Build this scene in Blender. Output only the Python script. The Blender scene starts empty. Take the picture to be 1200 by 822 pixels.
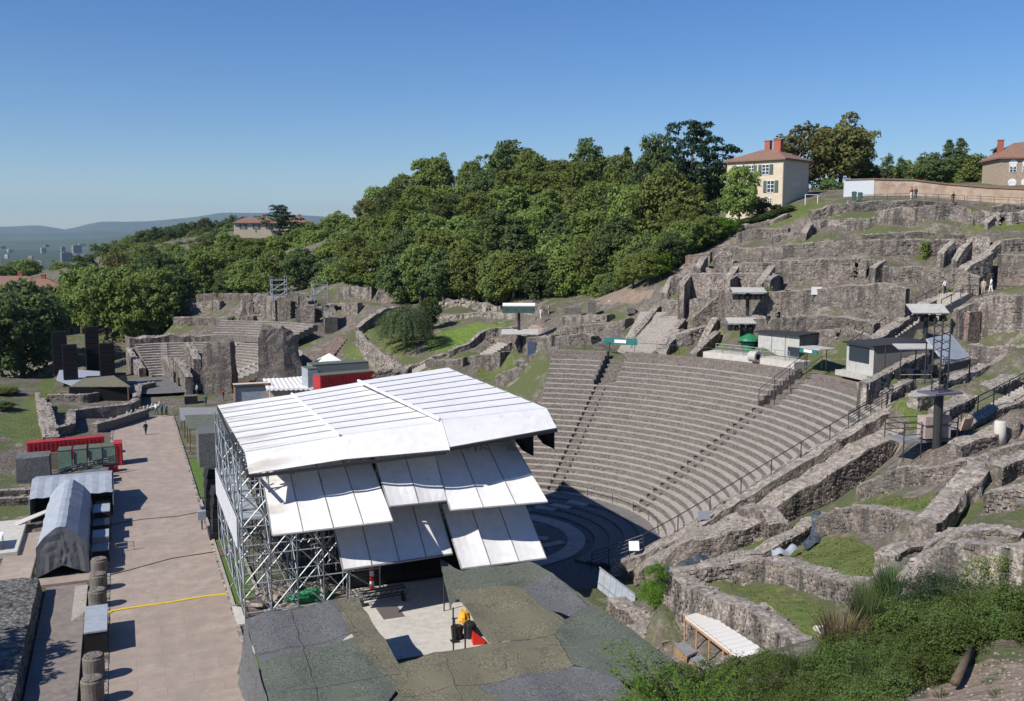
import bpy, bmesh, math, random
import numpy as np
from mathutils import Vector, noise, Matrix
R_ = math.radians
rnd = random.Random(7)

# ---------------------------------------------------------------- camera, light, exposure
FPX, CAMH = 1155.0, 26.0
YAW, PITCH = math.atan(460/FPX), math.atan(136/FPX)
scene = bpy.context.scene
col = scene.collection
cam_d = bpy.data.cameras.new('camera'); cam = bpy.data.objects.new('camera', cam_d); col.objects.link(cam)
cam_d.lens = 36*FPX/1200; cam_d.sensor_width = 36; cam_d.clip_start = 0.2; cam_d.clip_end = 60000
cam.location = (0, 0, CAMH)
cam.rotation_euler = (math.pi/2-PITCH, 0, -YAW)
scene.camera = cam
SUN = Vector((-0.71, -0.20, 0.675)).normalized()
world = bpy.data.worlds.new('World'); scene.world = world; world.use_nodes = True
wn = world.node_tree.nodes; wl = world.node_tree.links
bg = wn['Background']; sky = wn.new('ShaderNodeTexSky'); sky.sky_type = 'NISHITA'; sky.sun_disc = False
sky.sun_elevation = math.asin(SUN.z); sky.sun_rotation = math.atan2(SUN.x, SUN.y)
sky.altitude = 200; sky.air_density = 1.0; sky.dust_density = 0.1; sky.ozone_density = 6.0
hsv = wn.new('ShaderNodeHueSaturation'); hsv.inputs['Saturation'].default_value = 1.2; hsv.inputs['Hue'].default_value = 0.51; wl.new(sky.outputs[0], hsv.inputs['Color']); wl.new(hsv.outputs[0], bg.inputs[0]); bg.inputs[1].default_value = 0.09
sd = bpy.data.lights.new('sun', 'SUN'); so = bpy.data.objects.new('sun', sd); col.objects.link(so)
sd.energy = 5.0; sd.angle = R_(0.5); sd.color = (1.0, 0.95, 0.87)
so.rotation_euler = SUN.to_track_quat('Z', 'Y').to_euler()
scene.view_settings.view_transform = 'Standard'; scene.view_settings.look = 'None'
scene.view_settings.exposure = 0.3; scene.view_settings.gamma = 1
scene.cycles.max_bounces = 5; scene.cycles.diffuse_bounces = 2; scene.cycles.glossy_bounces = 2
scene.cycles.transparent_max_bounces = 4; scene.cycles.volume_bounces = 0

# ---------------------------------------------------------------- picture-to-site helpers
_F0 = np.array([math.sin(YAW), math.cos(YAW), 0]); _R = np.array([math.cos(YAW), -math.sin(YAW), 0]); _U0 = np.array([0, 0, 1.])
_F = _F0*math.cos(PITCH)-_U0*math.sin(PITCH); _U = _F0*math.sin(PITCH)+_U0*math.cos(PITCH)
def ray(px, py): return _F+_R*(px-600)/FPX-_U*(py-411)/FPX
def atd(px, py, d): return Vector(np.array([0, 0, CAMH])+ray(px, py)*d)
def atz(px, py, z):
    D = ray(px, py); return Vector(np.array([0, 0, CAMH])+D*((z-CAMH)/D[2]))
CX, CY = 30.2, 80.9      # centre of the great theatre
def pol(r, th, z=0, c=(CX, CY)): return Vector((c[0]+r*math.cos(R_(th)), c[1]+r*math.sin(R_(th)), z))

# ---------------------------------------------------------------- ruin walls: (picture column, row of the top edge, depth in metres), face height, r = holds back earth, f = free standing
WALLS = []
def W(label, pts, h, kind, thick=1.1, m='stone', **k): WALLS.append((label, pts, h, kind, thick, m, k))
W('long lowest terrace wall behind the white sheds, running up to the stepped ramp', [(836,338,132),(850,342,128),(880,344,122.5),(905,343,119),(950,340,114.5),(1000,335,111.8),(1040,333,109.5),(1064,338,108)], 36, 'r', 1.2, openings=((.08,.1,2.6),(.5,.52,1.2)))
W('rough low masonry behind the long white shed under the lowest terrace', [(880,372,120),(905,374,113.5),(960,368,110.5),(1000,372,108.5),(1028,380,107)], 22, 'r', 2.4, 'stone_d', rag=.8, jit=.25, openings=((.46,.52,1.3),))
W('broken vault stump with a dark hollow behind the green parasol', [(872,392,117.5),(884,380,116.5),(905,384,114),(922,390,112.5)], 24, 'f', 1.4, 'stone_d', rag=.5, openings=((.45,.8,1.2),))
W('low rubble strip left of the ramp foot with a small square hole', [(938,392,111.5),(965,386,109.5),(1000,384,108),(1022,394,106)], 16, 'r', 1.3, 'stone', rag=.6, openings=((.2,.27,.9),(.5,.56,.8)))
W('second terrace wall with two narrow dark doorways', [(905,306,128),(950,305,125.5),(985,304,124),(1000,304,123.4),(1034,306,122)], 31, 'r', 1.2, openings=((.76,.8,3.0),(.87,.905,2.6)))
W('second terrace wall standing above the stepped ramp, plain and darker topped', [(1035,313,120.5),(1080,313,119),(1127,316,117.5),(1150,326,116)], 24, 'r', 1.2)
W('third terrace wall, the long pale one with a creeper hanging down', [(868,292,141),(905,290,138),(950,285,134.5),(985,283,132.6),(1040,282,131),(1085,281,130),(1116,282,129.5)], 24, 'r', 1.2, 'stone')
W('stub of wall between the two dark niches on the third terrace', [(1118,281,128.6),(1130,283,128.4)], 26, 'f', 1.5, 'stone', rag=.2)
W('pier with pale face right of the dark niches on the third terrace', [(1137,279,128.4),(1160,279,127.5)], 28, 'r', 1.8, 'stone_l', rag=.3)
W('right hand continuation of the third terrace wall at the edge of the view', [(1172,281,127),(1200,280,126.4),(1240,281,125)], 18, 'r', 1.3, 'stone')
W('broken tapering wall stub beside the deep dark niche above the ramp top', [(1118,328,120),(1135,308,120.5),(1150,302,121),(1158,296,121.5)], 28, 'f', 1.5, 'stone', rag=.4)
W('lower wall right of the deep dark niche above the ramp top', [(1170,299,122),(1200,299,121),(1240,300,120)], 34, 'r', 1.3, 'stone')
W('thick capping ledge over the third terrace', [(1012,276,135),(1070,272,134),(1128,276,133)], 8, 'r', 2.6, 'stone_d', rag=.15)
W('collapsed capping stones at the left end of the third terrace', [(905,278,143),(925,272,142),(950,272,140.5),(1000,272,138.5)], 10, 'r', 1.4, 'stone', rag=.4)
W('pale upper wall above the narrow grass strip', [(945,262,140),(965,258,139.5),(1000,257,138.5),(1026,256,138)], 9, 'r', 1.2, 'stone_l', rag=.2)
W('high rough upper wall in the middle of the hill crest', [(1026,250,138),(1040,246,137.5),(1080,243,136.5),(1120,240,136),(1137,246,135.5)], 20, 'r', 1.5, 'stone', rag=.45)
W('ragged upper wall with dark gaps at the right of the hill crest', [(1138,249,135),(1150,247,135),(1172,250,134.4),(1200,248,133.8),(1240,248,133)], 18, 'r', 1.3, 'stone_l', rag=.8, openings=((.32,.4,1.6),(.62,.68,1.2)))
W('low tumbled wall along the crest below the visitors', [(950,248,147),(975,241,147),(1000,238,146.5),(1040,236,146),(1080,236,145),(1120,238,144)], 14, 'r', 1.8, 'stone', rag=.5, jit=.2)
W('tumbled stones at the crest near the right edge', [(1160,242,143),(1175,238,143),(1200,242,142),(1230,240,141)], 12, 'f', 1.8, 'stone_d', rag=.8, jit=.25)
W('short upright post of masonry on the left crest', [(993,236,147),(996,236,147)], 10, 'f', .9, 'stone_l', rag=.1, s=.4)
W('upper left terrace wall below the hedge', [(864,274,150),(880,269,149),(905,268,147.5),(925,268,146)], 16, 'r', 1.2, 'stone', rag=.25)
W('left terrace wall with an orange scar and broken top', [(837,292,144),(860,290,142),(876,293,140.5)], 18, 'r', 1.2, 'stone', rag=.3)
W('small box shaped wall end furthest left above the trees', [(805,300,146),(820,298,145),(834,296,144)], 18, 'r', 1.3, 'brickst', rag=.2)
W('jagged gable shaped wall behind the low left walls', [(836,304,140),(848,292,139.5),(855,296,139),(862,306,138)], 18, 'r', 1.2, 'stone', rag=.4)
W('square topped chamber wall left of the loudspeaker awning', [(806,322,136),(835,321,133),(862,321,130)], 24, 'f', 1.2, 'stone', rag=.12)
W('square topped chamber wall right beside the long terrace wall', [(864,321,130),(890,321,127.5),(911,321,125)], 24, 'f', 1.2, 'stone', rag=.12)
W('chamber wall with a ragged triangular gap above the square topped pair', [(800,317,140),(815,310,139),(835,316,137),(850,309,136),(862,308,135)], 14, 'r', 1.1, 'stone', rag=.6)
W('chamber wall above the dark recess left of the second terrace', [(862,309,134),(890,308,132),(906,308,130)], 12, 'r', 1.1, 'stone', rag=.2)
W('bulky leftmost wall end falling to the grassy slope', [(778,343,139),(784,326,139),(796,321,138.5),(804,326,137.5)], 24, 'r', 2.2, 'stone', rag=.4)
W('low curved wall at the foot of the hill behind the left stair head', [(779,352,137),(800,352,135),(825,349,132.5),(848,352,130)], 18, 'r', 1.3, 'stone', rag=.3)
W('sloping cheek wall with a dark gap right of the left stairs', [(812,372,130),(835,352,129.5),(850,343,129)], 22, 'f', 1.2, 'stone_d', rag=.3)
W('low garden wall under the hedge below the yellow house', [(862,264,155),(885,262,154),(905,258,153),(925,250,153)], 7, 'r', 1.0, 'stone_d', rag=.3)
W('pale wedge of wall between the left stairs and the sloping lawn', [(790,392,127.5),(812,386,128),(836,380,129),(842,376,130)], 20, 'r', 1.3, 'stone_l', rag=.3)
W('sloping buttress wall right of the first grass wedge, top of the seats', [(812,414,121),(826,400,124),(840,388,127)], 12, 'f', 1.0, 'stone_d', rag=.15)
W('sloping buttress wall left of the first grass wedge, top of the seats', [(772,412,124),(786,398,127),(794,386,129)], 12, 'f', 1.0, 'stone_d', rag=.15)
W('thick low wall beyond the left stairs, topped by flat blocks', [(662,371,150),(690,370,146),(716,369,143)], 11, 'r', 2.0, 'stone', rag=.15)
W('rubble bank under the flat blocks at the left end of the seats', [(660,384,144),(690,381,140.5),(720,378,138),(738,374,136)], 14, 'r', 2.2, 'stone_d', rag=.5, jit=.25)
W('lower rubble wall just above the left end of the top seat row', [(655,398,134),(672,394,132),(690,392,131),(698,396,130)], 15, 'r', 1.5, 'stone_d', rag=.6, jit=.2)
W('left cheek wall of the broad stairs behind the seats', [(730,408,126.5),(744,390,130),(758,372,134),(770,358,139)], 8, 'f', 1.0, 'stone_d', rag=.2)
W('right cheek wall of the broad stairs behind the seats', [(776,404,125.5),(788,388,129),(800,374,133)], 8, 'f', .9, 'stone_d', rag=.2)
W('rough wall mass left of the seats beside the lamp mast', [(655,396,140),(640,392,143),(625,396,146),(608,394,150)], 20, 'r', 2.2, 'stone_d', rag=.8, jit=.3)
W('rugged broken wall left of the top seat rows', [(652,404,131),(636,416,131),(622,424,133),(612,420,136)], 20, 'f', 2.0, 'stone_d', rag=.9, jit=.3)
W('big rubble wall behind the white roof corner, left of the seats', [(584,440,134),(600,433,133),(618,428,131),(630,430,129)], 18, 'f', 1.6, 'stone', rag=.3)
W('thick square wall left of the lamp mast foot', [(556,418,152),(575,414,150),(592,414,148)], 22, 'f', 2.2, 'stone_d', rag=.4)
W('low wall beyond the white roof edge', [(500,422,155),(525,423,154),(545,420,152)], 8, 'r', 1.2, 'stone_d', rag=.4)
W('rubble heap wall behind the square wall left of the mast', [(560,402,162),(585,400,160),(605,402,156)], 14, 'r', 2.4, 'stone_d', rag=1.0, jit=.35)
W('small outcrop of masonry right of the lamp mast', [(622,408,146),(636,402,144),(650,410,141)], 14, 'f', 1.8, 'stone', rag=.9, jit=.3)
W('face wall above the alley, left part overgrown at the top', [(783,668,60),(800,664,59.5),(825,662,59),(858,656,59),(893,655,58.5)], 24, 'r', 1.1, 'stone_l', rag=.25)
W('pale retaining wall above the alley beside the nearest grass room', [(790,668,60),(812,684,57.5),(836,695,55),(862,702,53),(884,710,51),(922,738,47.5),(957,764,44),(985,790,40)], 42, 'r', 1.2, 'stone_l', rag=.25)
W('thick wall between the nearest and the middle grass room', [(886,655,59),(905,656,57.5),(940,662,55),(975,674,52),(1000,682,49.5),(1035,682,47.5)], 32, 'r', 1.2, 'stone', rag=.2)
W('curved wall with a smooth rounded top between middle and far grass room', [(962,606,64),(985,597,63),(1012,594,61.5),(1045,598,59.5),(1066,603,58),(1092,616,55)], 32, 'r', 1.5, 'stone', rag=.15)
W('low rubble wall bordering the small grass patch left of the middle room', [(823,662,62.5),(850,655,63),(878,647,63.5),(905,638,64),(930,622,65.5),(950,606,67)], 14, 'f', 1.0, 'stone', rag=.3)
W('short thick block at the right end of the middle grass room', [(1036,648,51.5),(1052,640,52.5),(1078,636,53.5)], 28, 'f', 1.2, 'stone', rag=.2)
W('right boundary wall of the nearest grass room climbing to the big pale wall', [(1035,682,47.5),(1050,668,46),(1075,652,44),(1090,648,42.5)], 26, 'f', 1.1, 'stone', rag=.3)
W('long irregular wall behind the far grass room under the mast', [(1008,567,69),(1040,556,67.5),(1072,548,66),(1105,546,63.5),(1135,538,62.5),(1165,528,61.5),(1210,516,60)], 26, 'r', 1.1, 'stone', rag=.3)
W('rubble wall falling from the mast level to the right end of the far grass room', [(1152,546,58.5),(1135,560,57),(1115,580,56),(1098,598,54.5),(1085,614,53)], 20, 'r', 1.5, 'stone', rag=.4, jit=.25)
W('wall with a sunken floor in front near the right edge, above the big pale wall', [(1158,575,52.5),(1175,571,52),(1200,570,51),(1230,570,50)], 26, 'r', 1.3, 'stone', rag=.15)
W('upper wall with a shaded side at the right edge', [(1165,548,57),(1182,538,58),(1200,532,58.5),(1230,524,59)], 20, 'r', 1.0, 'stone_d', rag=.15)
W('lower broken wall right of the short thick block', [(1082,636,49),(1105,622,48.5),(1130,612,48),(1160,616,47),(1200,622,46)], 30, 'r', 1.4, 'stone', rag=.5, jit=.25)
W('big pale wall with creepers, nearest of all the ruins at the right', [(1052,690,40.5),(1072,664,40.5),(1095,645,40),(1115,636,39.5),(1142,630,38.5),(1170,636,37.5),(1200,645,36.5),(1250,655,35)], 60, 'r', 1.2, 'stone_l', rag=.3)
W('dark lower wall with weeds at the foot of the alley', [(722,700,66),(745,718,63),(768,735,60),(790,752,57)], 24, 'r', 1.3, 'stone', rag=.3)
W('pointed rubble stump at the alley foot', [(732,742,60),(748,735,59.5),(765,742,58.5),(778,758,57)], 22, 'f', 2.6, 'stone_d', rag=.8, jit=.35)
W('isolated block of old masonry behind the young sapling', [(838,778,46),(860,768,45.5),(882,778,45),(905,790,44)], 30, 'f', 2.2, 'stone_d', rag=.5, jit=.3)
W('pale topped radial wall beside the second white shed', [(1010,449,88),(1038,436,91),(1059,424,94),(1085,413,98)], 9, 'f', .9, 'stone_l', rag=.1)
W('short radial wall below the camera platform', [(1038,462,85),(1052,452,87),(1066,446,89)], 8, 'f', .9, 'stone_l', rag=.15)
W('stony radial wall behind the mast with grass in front', [(1070,462,82),(1105,447,84),(1140,434,87),(1165,424,90),(1188,414,94)], 8, 'r', 1.0, 'stone_l', rag=.35)
W('broad radial wall with a long shaded side beside the railed stairs', [(1100,480,76),(1125,468,78.5),(1155,454,81.5),(1184,440,85)], 18, 'r', 1.6, 'stone', rag=.2)
W('radial wall bordering the railed stairs on the near side', [(1096,506,70),(1130,496,71.5),(1170,478,74.5),(1205,462,77)], 10, 'r', 1.0, 'stone', rag=.2)
W('thick wall under the two column stumps at the right edge', [(1118,522,65.5),(1150,512,66.5),(1180,500,67.5),(1215,486,69)], 16, 'r', 1.3, 'stone', rag=.25)
W('wall with brick band right of the stepped ramp', [(1120,372,104.5),(1132,366,103.5),(1143,366,102.5)], 30, 'f', 1.8, 'brickst', rag=.2)
W('tall streaked retaining wall at the right edge, right of the stepped ramp', [(1143,352,104),(1160,348,103),(1185,346,101.5),(1215,346,100),(1250,350,98)], 55, 'r', 1.3, 'stone', rag=.25)
W('low broken wall in front of the tall streaked retaining wall', [(1140,402,97),(1165,408,95),(1185,404,94),(1210,410,92)], 18, 'f', 1.5, 'stone', rag=.5)
W('dark stub wall with a small doorway under the tall streaked wall', [(1108,412,98),(1125,414,96.5),(1140,422,94)], 22, 'f', 1.2, 'stone_d', rag=.4)
W('rubble bank along the left side of the stepped ramp', [(1022,396,104),(1045,382,106.5),(1066,366,109.5),(1090,352,113)], 14, 'f', 1.4, 'stone_d', rag=.3, jit=.2)
W('curved back wall of the small theatre, its left high part', [(205,360,222),(225,354,221),(260,353,218)], 14, 'r', 1.6, 'stone', rag=.5)
W('lower smooth band of the small theatre back wall', [(205,372,214),(240,372,212),(275,372,209),(300,370,206)], 12, 'r', 1.6, 'stone', rag=.2)
W('high broken wall mound right of the small theatre', [(276,366,209),(285,348,208),(300,344,207),(318,345,206),(328,352,204)], 30, 'r', 2.6, 'stone', rag=.8, jit=.3)
W('dark arched wall mass below the left scaffold tower', [(328,350,203),(345,342,202),(360,344,201),(366,352,200)], 30, 'f', 2.2, 'stone_d', rag=.8, openings=((.35,.6,3.4),))
W('squat wall below the right scaffold tower', [(350,362,192),(365,356,191),(385,358,190),(388,372,189)], 22, 'f', 2.4, 'stone_d', rag=.7, openings=((.5,.8,3),))
W('retaining wall with a round arch behind the willow, left', [(386,356,196),(405,356,194),(422,356,192)], 16, 'r', 1.4, 'stone', rag=.2, openings=((.2,.5,2.6),))
W('tall pale wall under the wood, left half', [(398,338,215),(415,336,214),(436,338,213)], 18, 'r', 1.2, 'stone_l', rag=.4)
W('tall pale wall under the wood, rounded right half', [(441,344,212),(450,332,212),(470,329,211),(490,333,210),(496,345,209)], 20, 'r', 1.2, 'stone_l', rag=.5)
W('curved dark wall with steps climbing towards the willow', [(418,384,178),(432,372,180),(448,363,184),(465,359,188)], 14, 'r', 1.2, 'stone_d', rag=.2)
W('retaining wall around the willow lawn', [(420,388,170),(428,400,165),(445,412,162),(462,424,159),(470,430,157)], 24, 'r', 1.0, 'stone_l', rag=.2)
W('low pale wall above the bright green lawn', [(515,372,182),(540,368,181),(575,366,179),(610,368,175)], 8, 'r', 1.0, 'stone_l', rag=.2)
W('tumbled pale stones along the wood edge', [(515,354,196),(540,350,195),(565,356,193),(590,360,190)], 8, 'f', 1.8, 'stone_l', rag=.7, jit=.3)
W('dark kerb wall under the bright green lawn', [(525,412,157),(548,402,158),(566,388,160),(585,384,160),(604,384,158)], 8, 'r', 1.0, 'stone_d', rag=.2)
W('dark wall behind the railed ramp beneath the long awning', [(607,368,168),(612,366,166),(632,372,160)], 14, 'r', 1.2, 'stone_d', rag=.2)
W('small heap of stones near the red container', [(432,440,150),(445,436,150),(470,432,150),(480,434,149)], 8, 'f', 1.4, 'stone_d', rag=.7, jit=.3)
W('low stone wall beside the stepped ramp that climbs from the red container', [(470,434,155),(495,424,157),(520,414,158)], 8, 'r', 1.0, 'stone_d', rag=.3)
W('sloping shaded wall left of the small theatre', [(148,398,218),(168,386,220),(190,374,222),(207,366,222)], 20, 'r', 1.4, 'stone_d', rag=.3)
W('dark boundary wall behind the small theatre', [(190,347,252),(215,347,250),(250,344,246),(300,345,236)], 22, 'f', 1.0, 'stone_d', rag=.1)
W('long low boundary wall by the dark tree at the left edge', [(-30,452,190),(10,443,195),(40,434,200),(62,425,205)], 14, 'f', .9, 'stone_d', rag=.15)

# ---------------------------------------------------------------- terrain
_cp = [(-1,50,0),(-1,80,0),(-1,110,0),(-1,145,0),(6,50,0),(6,70,0),(6,90,0),(6,110,0),(6,130,0),(6,150,0),(15,60,0),(22,60,0),(28,66,-.6),
 (15,100,0),(16,125,0),(14,140,0),(25,110,0),(-10,60,-.3),(-10,80,0),(-10,100,0),(-22,90,.5),(-9,125,0),(-20,140,2),(-26,160,3),(-40,120,3),(-45,60,3),(-12,160,1.2),(-30,200,2),
 (0,0,22.6),(-30,0,21),(25,-15,25),(45,-5,25),(0,20,12),(0,34,4.5),(0,43,.4),(-15,34,3.5),(-15,46,0),(-35,30,9),(8,43,.5),(14,38,5),(80,0,30),(-80,0,15),(-90,100,6),(-90,200,0),
 (10,160,.8),(4,172,.8),(20,168,1),(30,150,2),(30,135,1.5),(-20,260,-2),(-70,300,-12),(10,300,4),
 (62,61.3,8.3),(58,61.3,6.6),(54,61.3,5.2),(50,61.3,4.2),(46,61,3.2),(42,59,2.4),(39,60,.8),(36,60.5,0),(34,58,0),(42,97,-1.2),(34,104,-.5),(150,60,33),(150,120,34),(150,180,36),(95,30,22),(120,0,30),(100,-30,33),(200,100,38),(200,250,40)]
_cd = [(1150,800,24),(1000,790,27),(900,800,29),(1000,735,33),(1190,700,33),(880,765,37),(760,750,57),(840,785,49),
 (930,715,50),(980,655,55.8),(1050,590,62),(1100,560,64),(1090,530,67),(1190,520,62),(1180,600,52),(1120,640,47),(885,635,66),(800,660,66),
 (1060,500,82),(1190,470,68),(1140,440,80),(1190,400,88),(1100,400,98),(1030,405,107),(940,395,118),(860,392,124),(800,382,130),(775,370,134.7),
 (720,385,133),(690,375,142),(635,345,160),(700,352,172),(560,420,150),(600,405,148),(520,400,168),(480,435,158),(440,425,165),(430,365,188),(470,362,188),(560,372,178),
 (400,352,205),(320,355,212),(230,388,208),(600,345,190),(500,350,205),(760,335,180),(810,300,165),(650,300,215),(500,290,235),(400,300,262),(600,240,272),(750,260,235),
 (830,255,190),(860,240,175),(450,262,290),(350,290,300),(250,298,340),(300,268,420),(230,275,520),(150,320,330),(120,350,270),(60,345,260),(40,392,215),(905,240,166),
 (110,305,480),(20,325,420)]
P_ = [(x, y, z) for x, y, z in _cp]
for a in _cd: v = atd(*a); P_.append((v.x, v.y, v.z))
for th in range(-20, 62, 10):
    for r, z in ((37.5, 11.7), (42, 12.3)):
        v = pol(r, th); P_.append((v.x, v.y, z))
P_ += [(-300, 500, -60), (0, 700, -30), (150, 700, 10), (300, 600, 30), (-300, 200, -20), (-300, -50, 10), (300, -50, 40), (400, 300, 45), (120, 420, 30)]
for label, pts, h, kind, thick, m, k in WALLS:
    V = [atd(*q) for q in pts]; Bz = [v.z-h*q[2]/FPX for v, q in zip(V, pts)]
    for a, b, za, zb in zip(V, V[1:], Bz, Bz[1:]):
        L = (b.xy-a.xy).length; d = (b.xy-a.xy)/max(L, .01); nn = Vector((d.y, -d.x))
        if nn.dot(a.xy) > 0: nn = -nn
        n = max(1, int(L/3.5))
        for i in range(n+1):
            u = i/n
            if i == n and b is not V[-1]: continue
            q = a.lerp(b, u); z = za+(zb-za)*u; o = thick/2+.45
            P_.append((q.x+nn.x*o, q.y+nn.y*o, z)); P_.append((q.x-nn.x*o, q.y-nn.y*o, q.z-.35 if kind == 'r' else z))
P_ = np.array(P_)
_D = np.sqrt(((P_[:, None, :2]-P_[None, :, :2])**2).sum(-1)+.09)
_w = np.linalg.solve(np.block([[_D-.25*np.eye(len(P_)), np.ones((len(P_), 1))], [np.ones((1, len(P_))), np.zeros((1, 1))]]), np.append(P_[:, 2], 0))
def sm(a, b, x): t = np.clip((x-a)/(b-a), 0, 1); return t*t*(3-2*t)
def T(X, Y):
    X = np.asarray(X, float); Y = np.asarray(Y, float); sh = X.shape; x = X.ravel(); y = Y.ravel()
    out = np.zeros(len(x))
    for i in range(0, len(x), 20000):
        d = np.sqrt((x[i:i+20000, None]-P_[None, :, 0])**2+(y[i:i+20000, None]-P_[None, :, 1])**2+.09)
        out[i:i+20000] = d@_w[:-1]+_w[-1]
    z = out
    r = np.hypot(x-CX, y-CY); th = np.degrees(np.arctan2(y-CY, x-CX))
    # stair cut through the first terrace wall
    ax, ay, bx, by = 77.6, 84.6, 93.5, 89.4
    L = math.hypot(bx-ax, by-ay); u = ((x-ax)*(bx-ax)+(y-ay)*(by-ay))/L; v = np.abs((x-ax)*(by-ay)-(y-ay)*(bx-ax))/L
    k = (u > -1) & (u < L+3) & (v < 2.6)
    z = np.where(k, np.clip(13.6+u/L*5.4, 13.6, 19.0), z)
    k = (u >= L) & (u < L+8) & (v < 9) & (th < 10); z = np.where(k, np.minimum(z, 19.2), z)
    # level ground by the path, stage and orchestra
    k = sm(-3.5, -1.5, x)*(1-sm(6.4, 7.2, x))*sm(49, 52, y)*(1-sm(148, 156, y)); z = z*(1-k)
    k = sm(6, 7, x)*(1-sm(22, 26, x))*sm(53, 56, y)*(1-sm(100, 110, y)); z = z*(1-k)+k*(-.05)
    near = (y > 65.4) & (th < 70) & (th > -80)
    seat = np.where(r < 15, -1.35, -1.35+(r-15)*.475/.78-.35)
    z = np.where(near & (r < 36.2), np.minimum(z, np.clip(seat, -1.35, 11.3)), z)
    k = (r < 15.5) & (x > 21) & (y > 65.4); z = np.where(k, -1.35, z)
    k = (r < 24) & (th >= 70) & (x > 20); z = np.where(k, np.minimum(z, -1.0), z)
    return z.reshape(sh)
def tz(x, y): return float(T(np.array([x]), np.array([y]))[0])
def gp(px, py, d0=20., d1=420.):
    ts = np.arange(d0, d1, .25); D = ray(px, py); P = np.array([0, 0, CAMH])+D[None]*ts[:, None]
    z = T(P[:, 0], P[:, 1]); k = np.nonzero(P[:, 2] <= z)[0]
    i = k[0] if len(k) else len(ts)-1
    return Vector(P[i])
def stand(px, py, **k):            # a point of the ground
    v = gp(px, py, **k); v.z = tz(v.x, v.y); return v

COVER = [
 ('lawn', [(862,690),(905,690),(950,705),(1000,735),(985,752),(940,742),(890,712)]),
 ('lawn', [(915,652),(965,630),(1005,634),(1038,650),(1040,684),(1000,684),(950,664)]),
 ('lawn', [(970,600),(1010,586),(1100,580),(1105,590),(1095,606),(1040,600),(1000,598)]),
 ('lawn', [(872,642),(892,628),(912,630),(925,636),(890,645)]),
 ('lawn', [(1040,480),(1070,462),(1090,470),(1110,500),(1095,520),(1070,500)]),
 ('lawn', [(776,414),(790,400),(803,404),(804,416)]),
 ('lawn', [(818,418),(832,404),(848,398),(848,416)]),
 ('groundcover', [(500,398),(525,386),(560,380),(592,380),(590,388),(570,392),(545,404),(520,412),(502,412)]),
 ('lawn', [(422,382),(445,372),(480,368),(500,372),(505,400),(470,418),(440,400)]),
 ('lawn', [(405,408),(425,405),(458,424),(455,432),(425,430),(405,420)]),
 ('lawn', [(20,478),(45,456),(64,440),(64,470),(52,515),(20,520),(-10,500)]),
 ('lawn', [(880,262),(930,240),(985,238),(960,250),(900,268)]),
 ('lawn', [(815,268),(860,250),(890,256),(860,268)]),
 ('lawn', [(955,268),(1020,265),(1022,270),(955,274)]),
 ('lawn', [(1140,262),(1200,262),(1240,262),(1200,270),(1145,270)]),
 ('lawn', [(1110,240),(1200,241),(1220,246),(1120,247)]),
 ('bare_soil', [(1060,822),(1100,795),(1150,780),(1200,770),(1260,790),(1240,860),(1040,860)]),
 ('bare_soil', [(690,352),(710,346),(745,342),(770,338),(760,352),(700,358)]),
 ('lawn', [(560,425),(600,420),(640,420),(650,430),(600,445),(560,440)]),
]
def inpoly(x, y, P):
    x = np.asarray(x); y = np.asarray(y); c = np.zeros(x.shape, bool); j = len(P)-1
    for i in range(len(P)):
        xi, yi = P[i]; xj, yj = P[j]
        if yi != yj: c ^= ((yi > y) != (yj > y)) & (x < (xj-xi)*(y-yi)/(yj-yi)+xi)
        j = i
    return c

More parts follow.
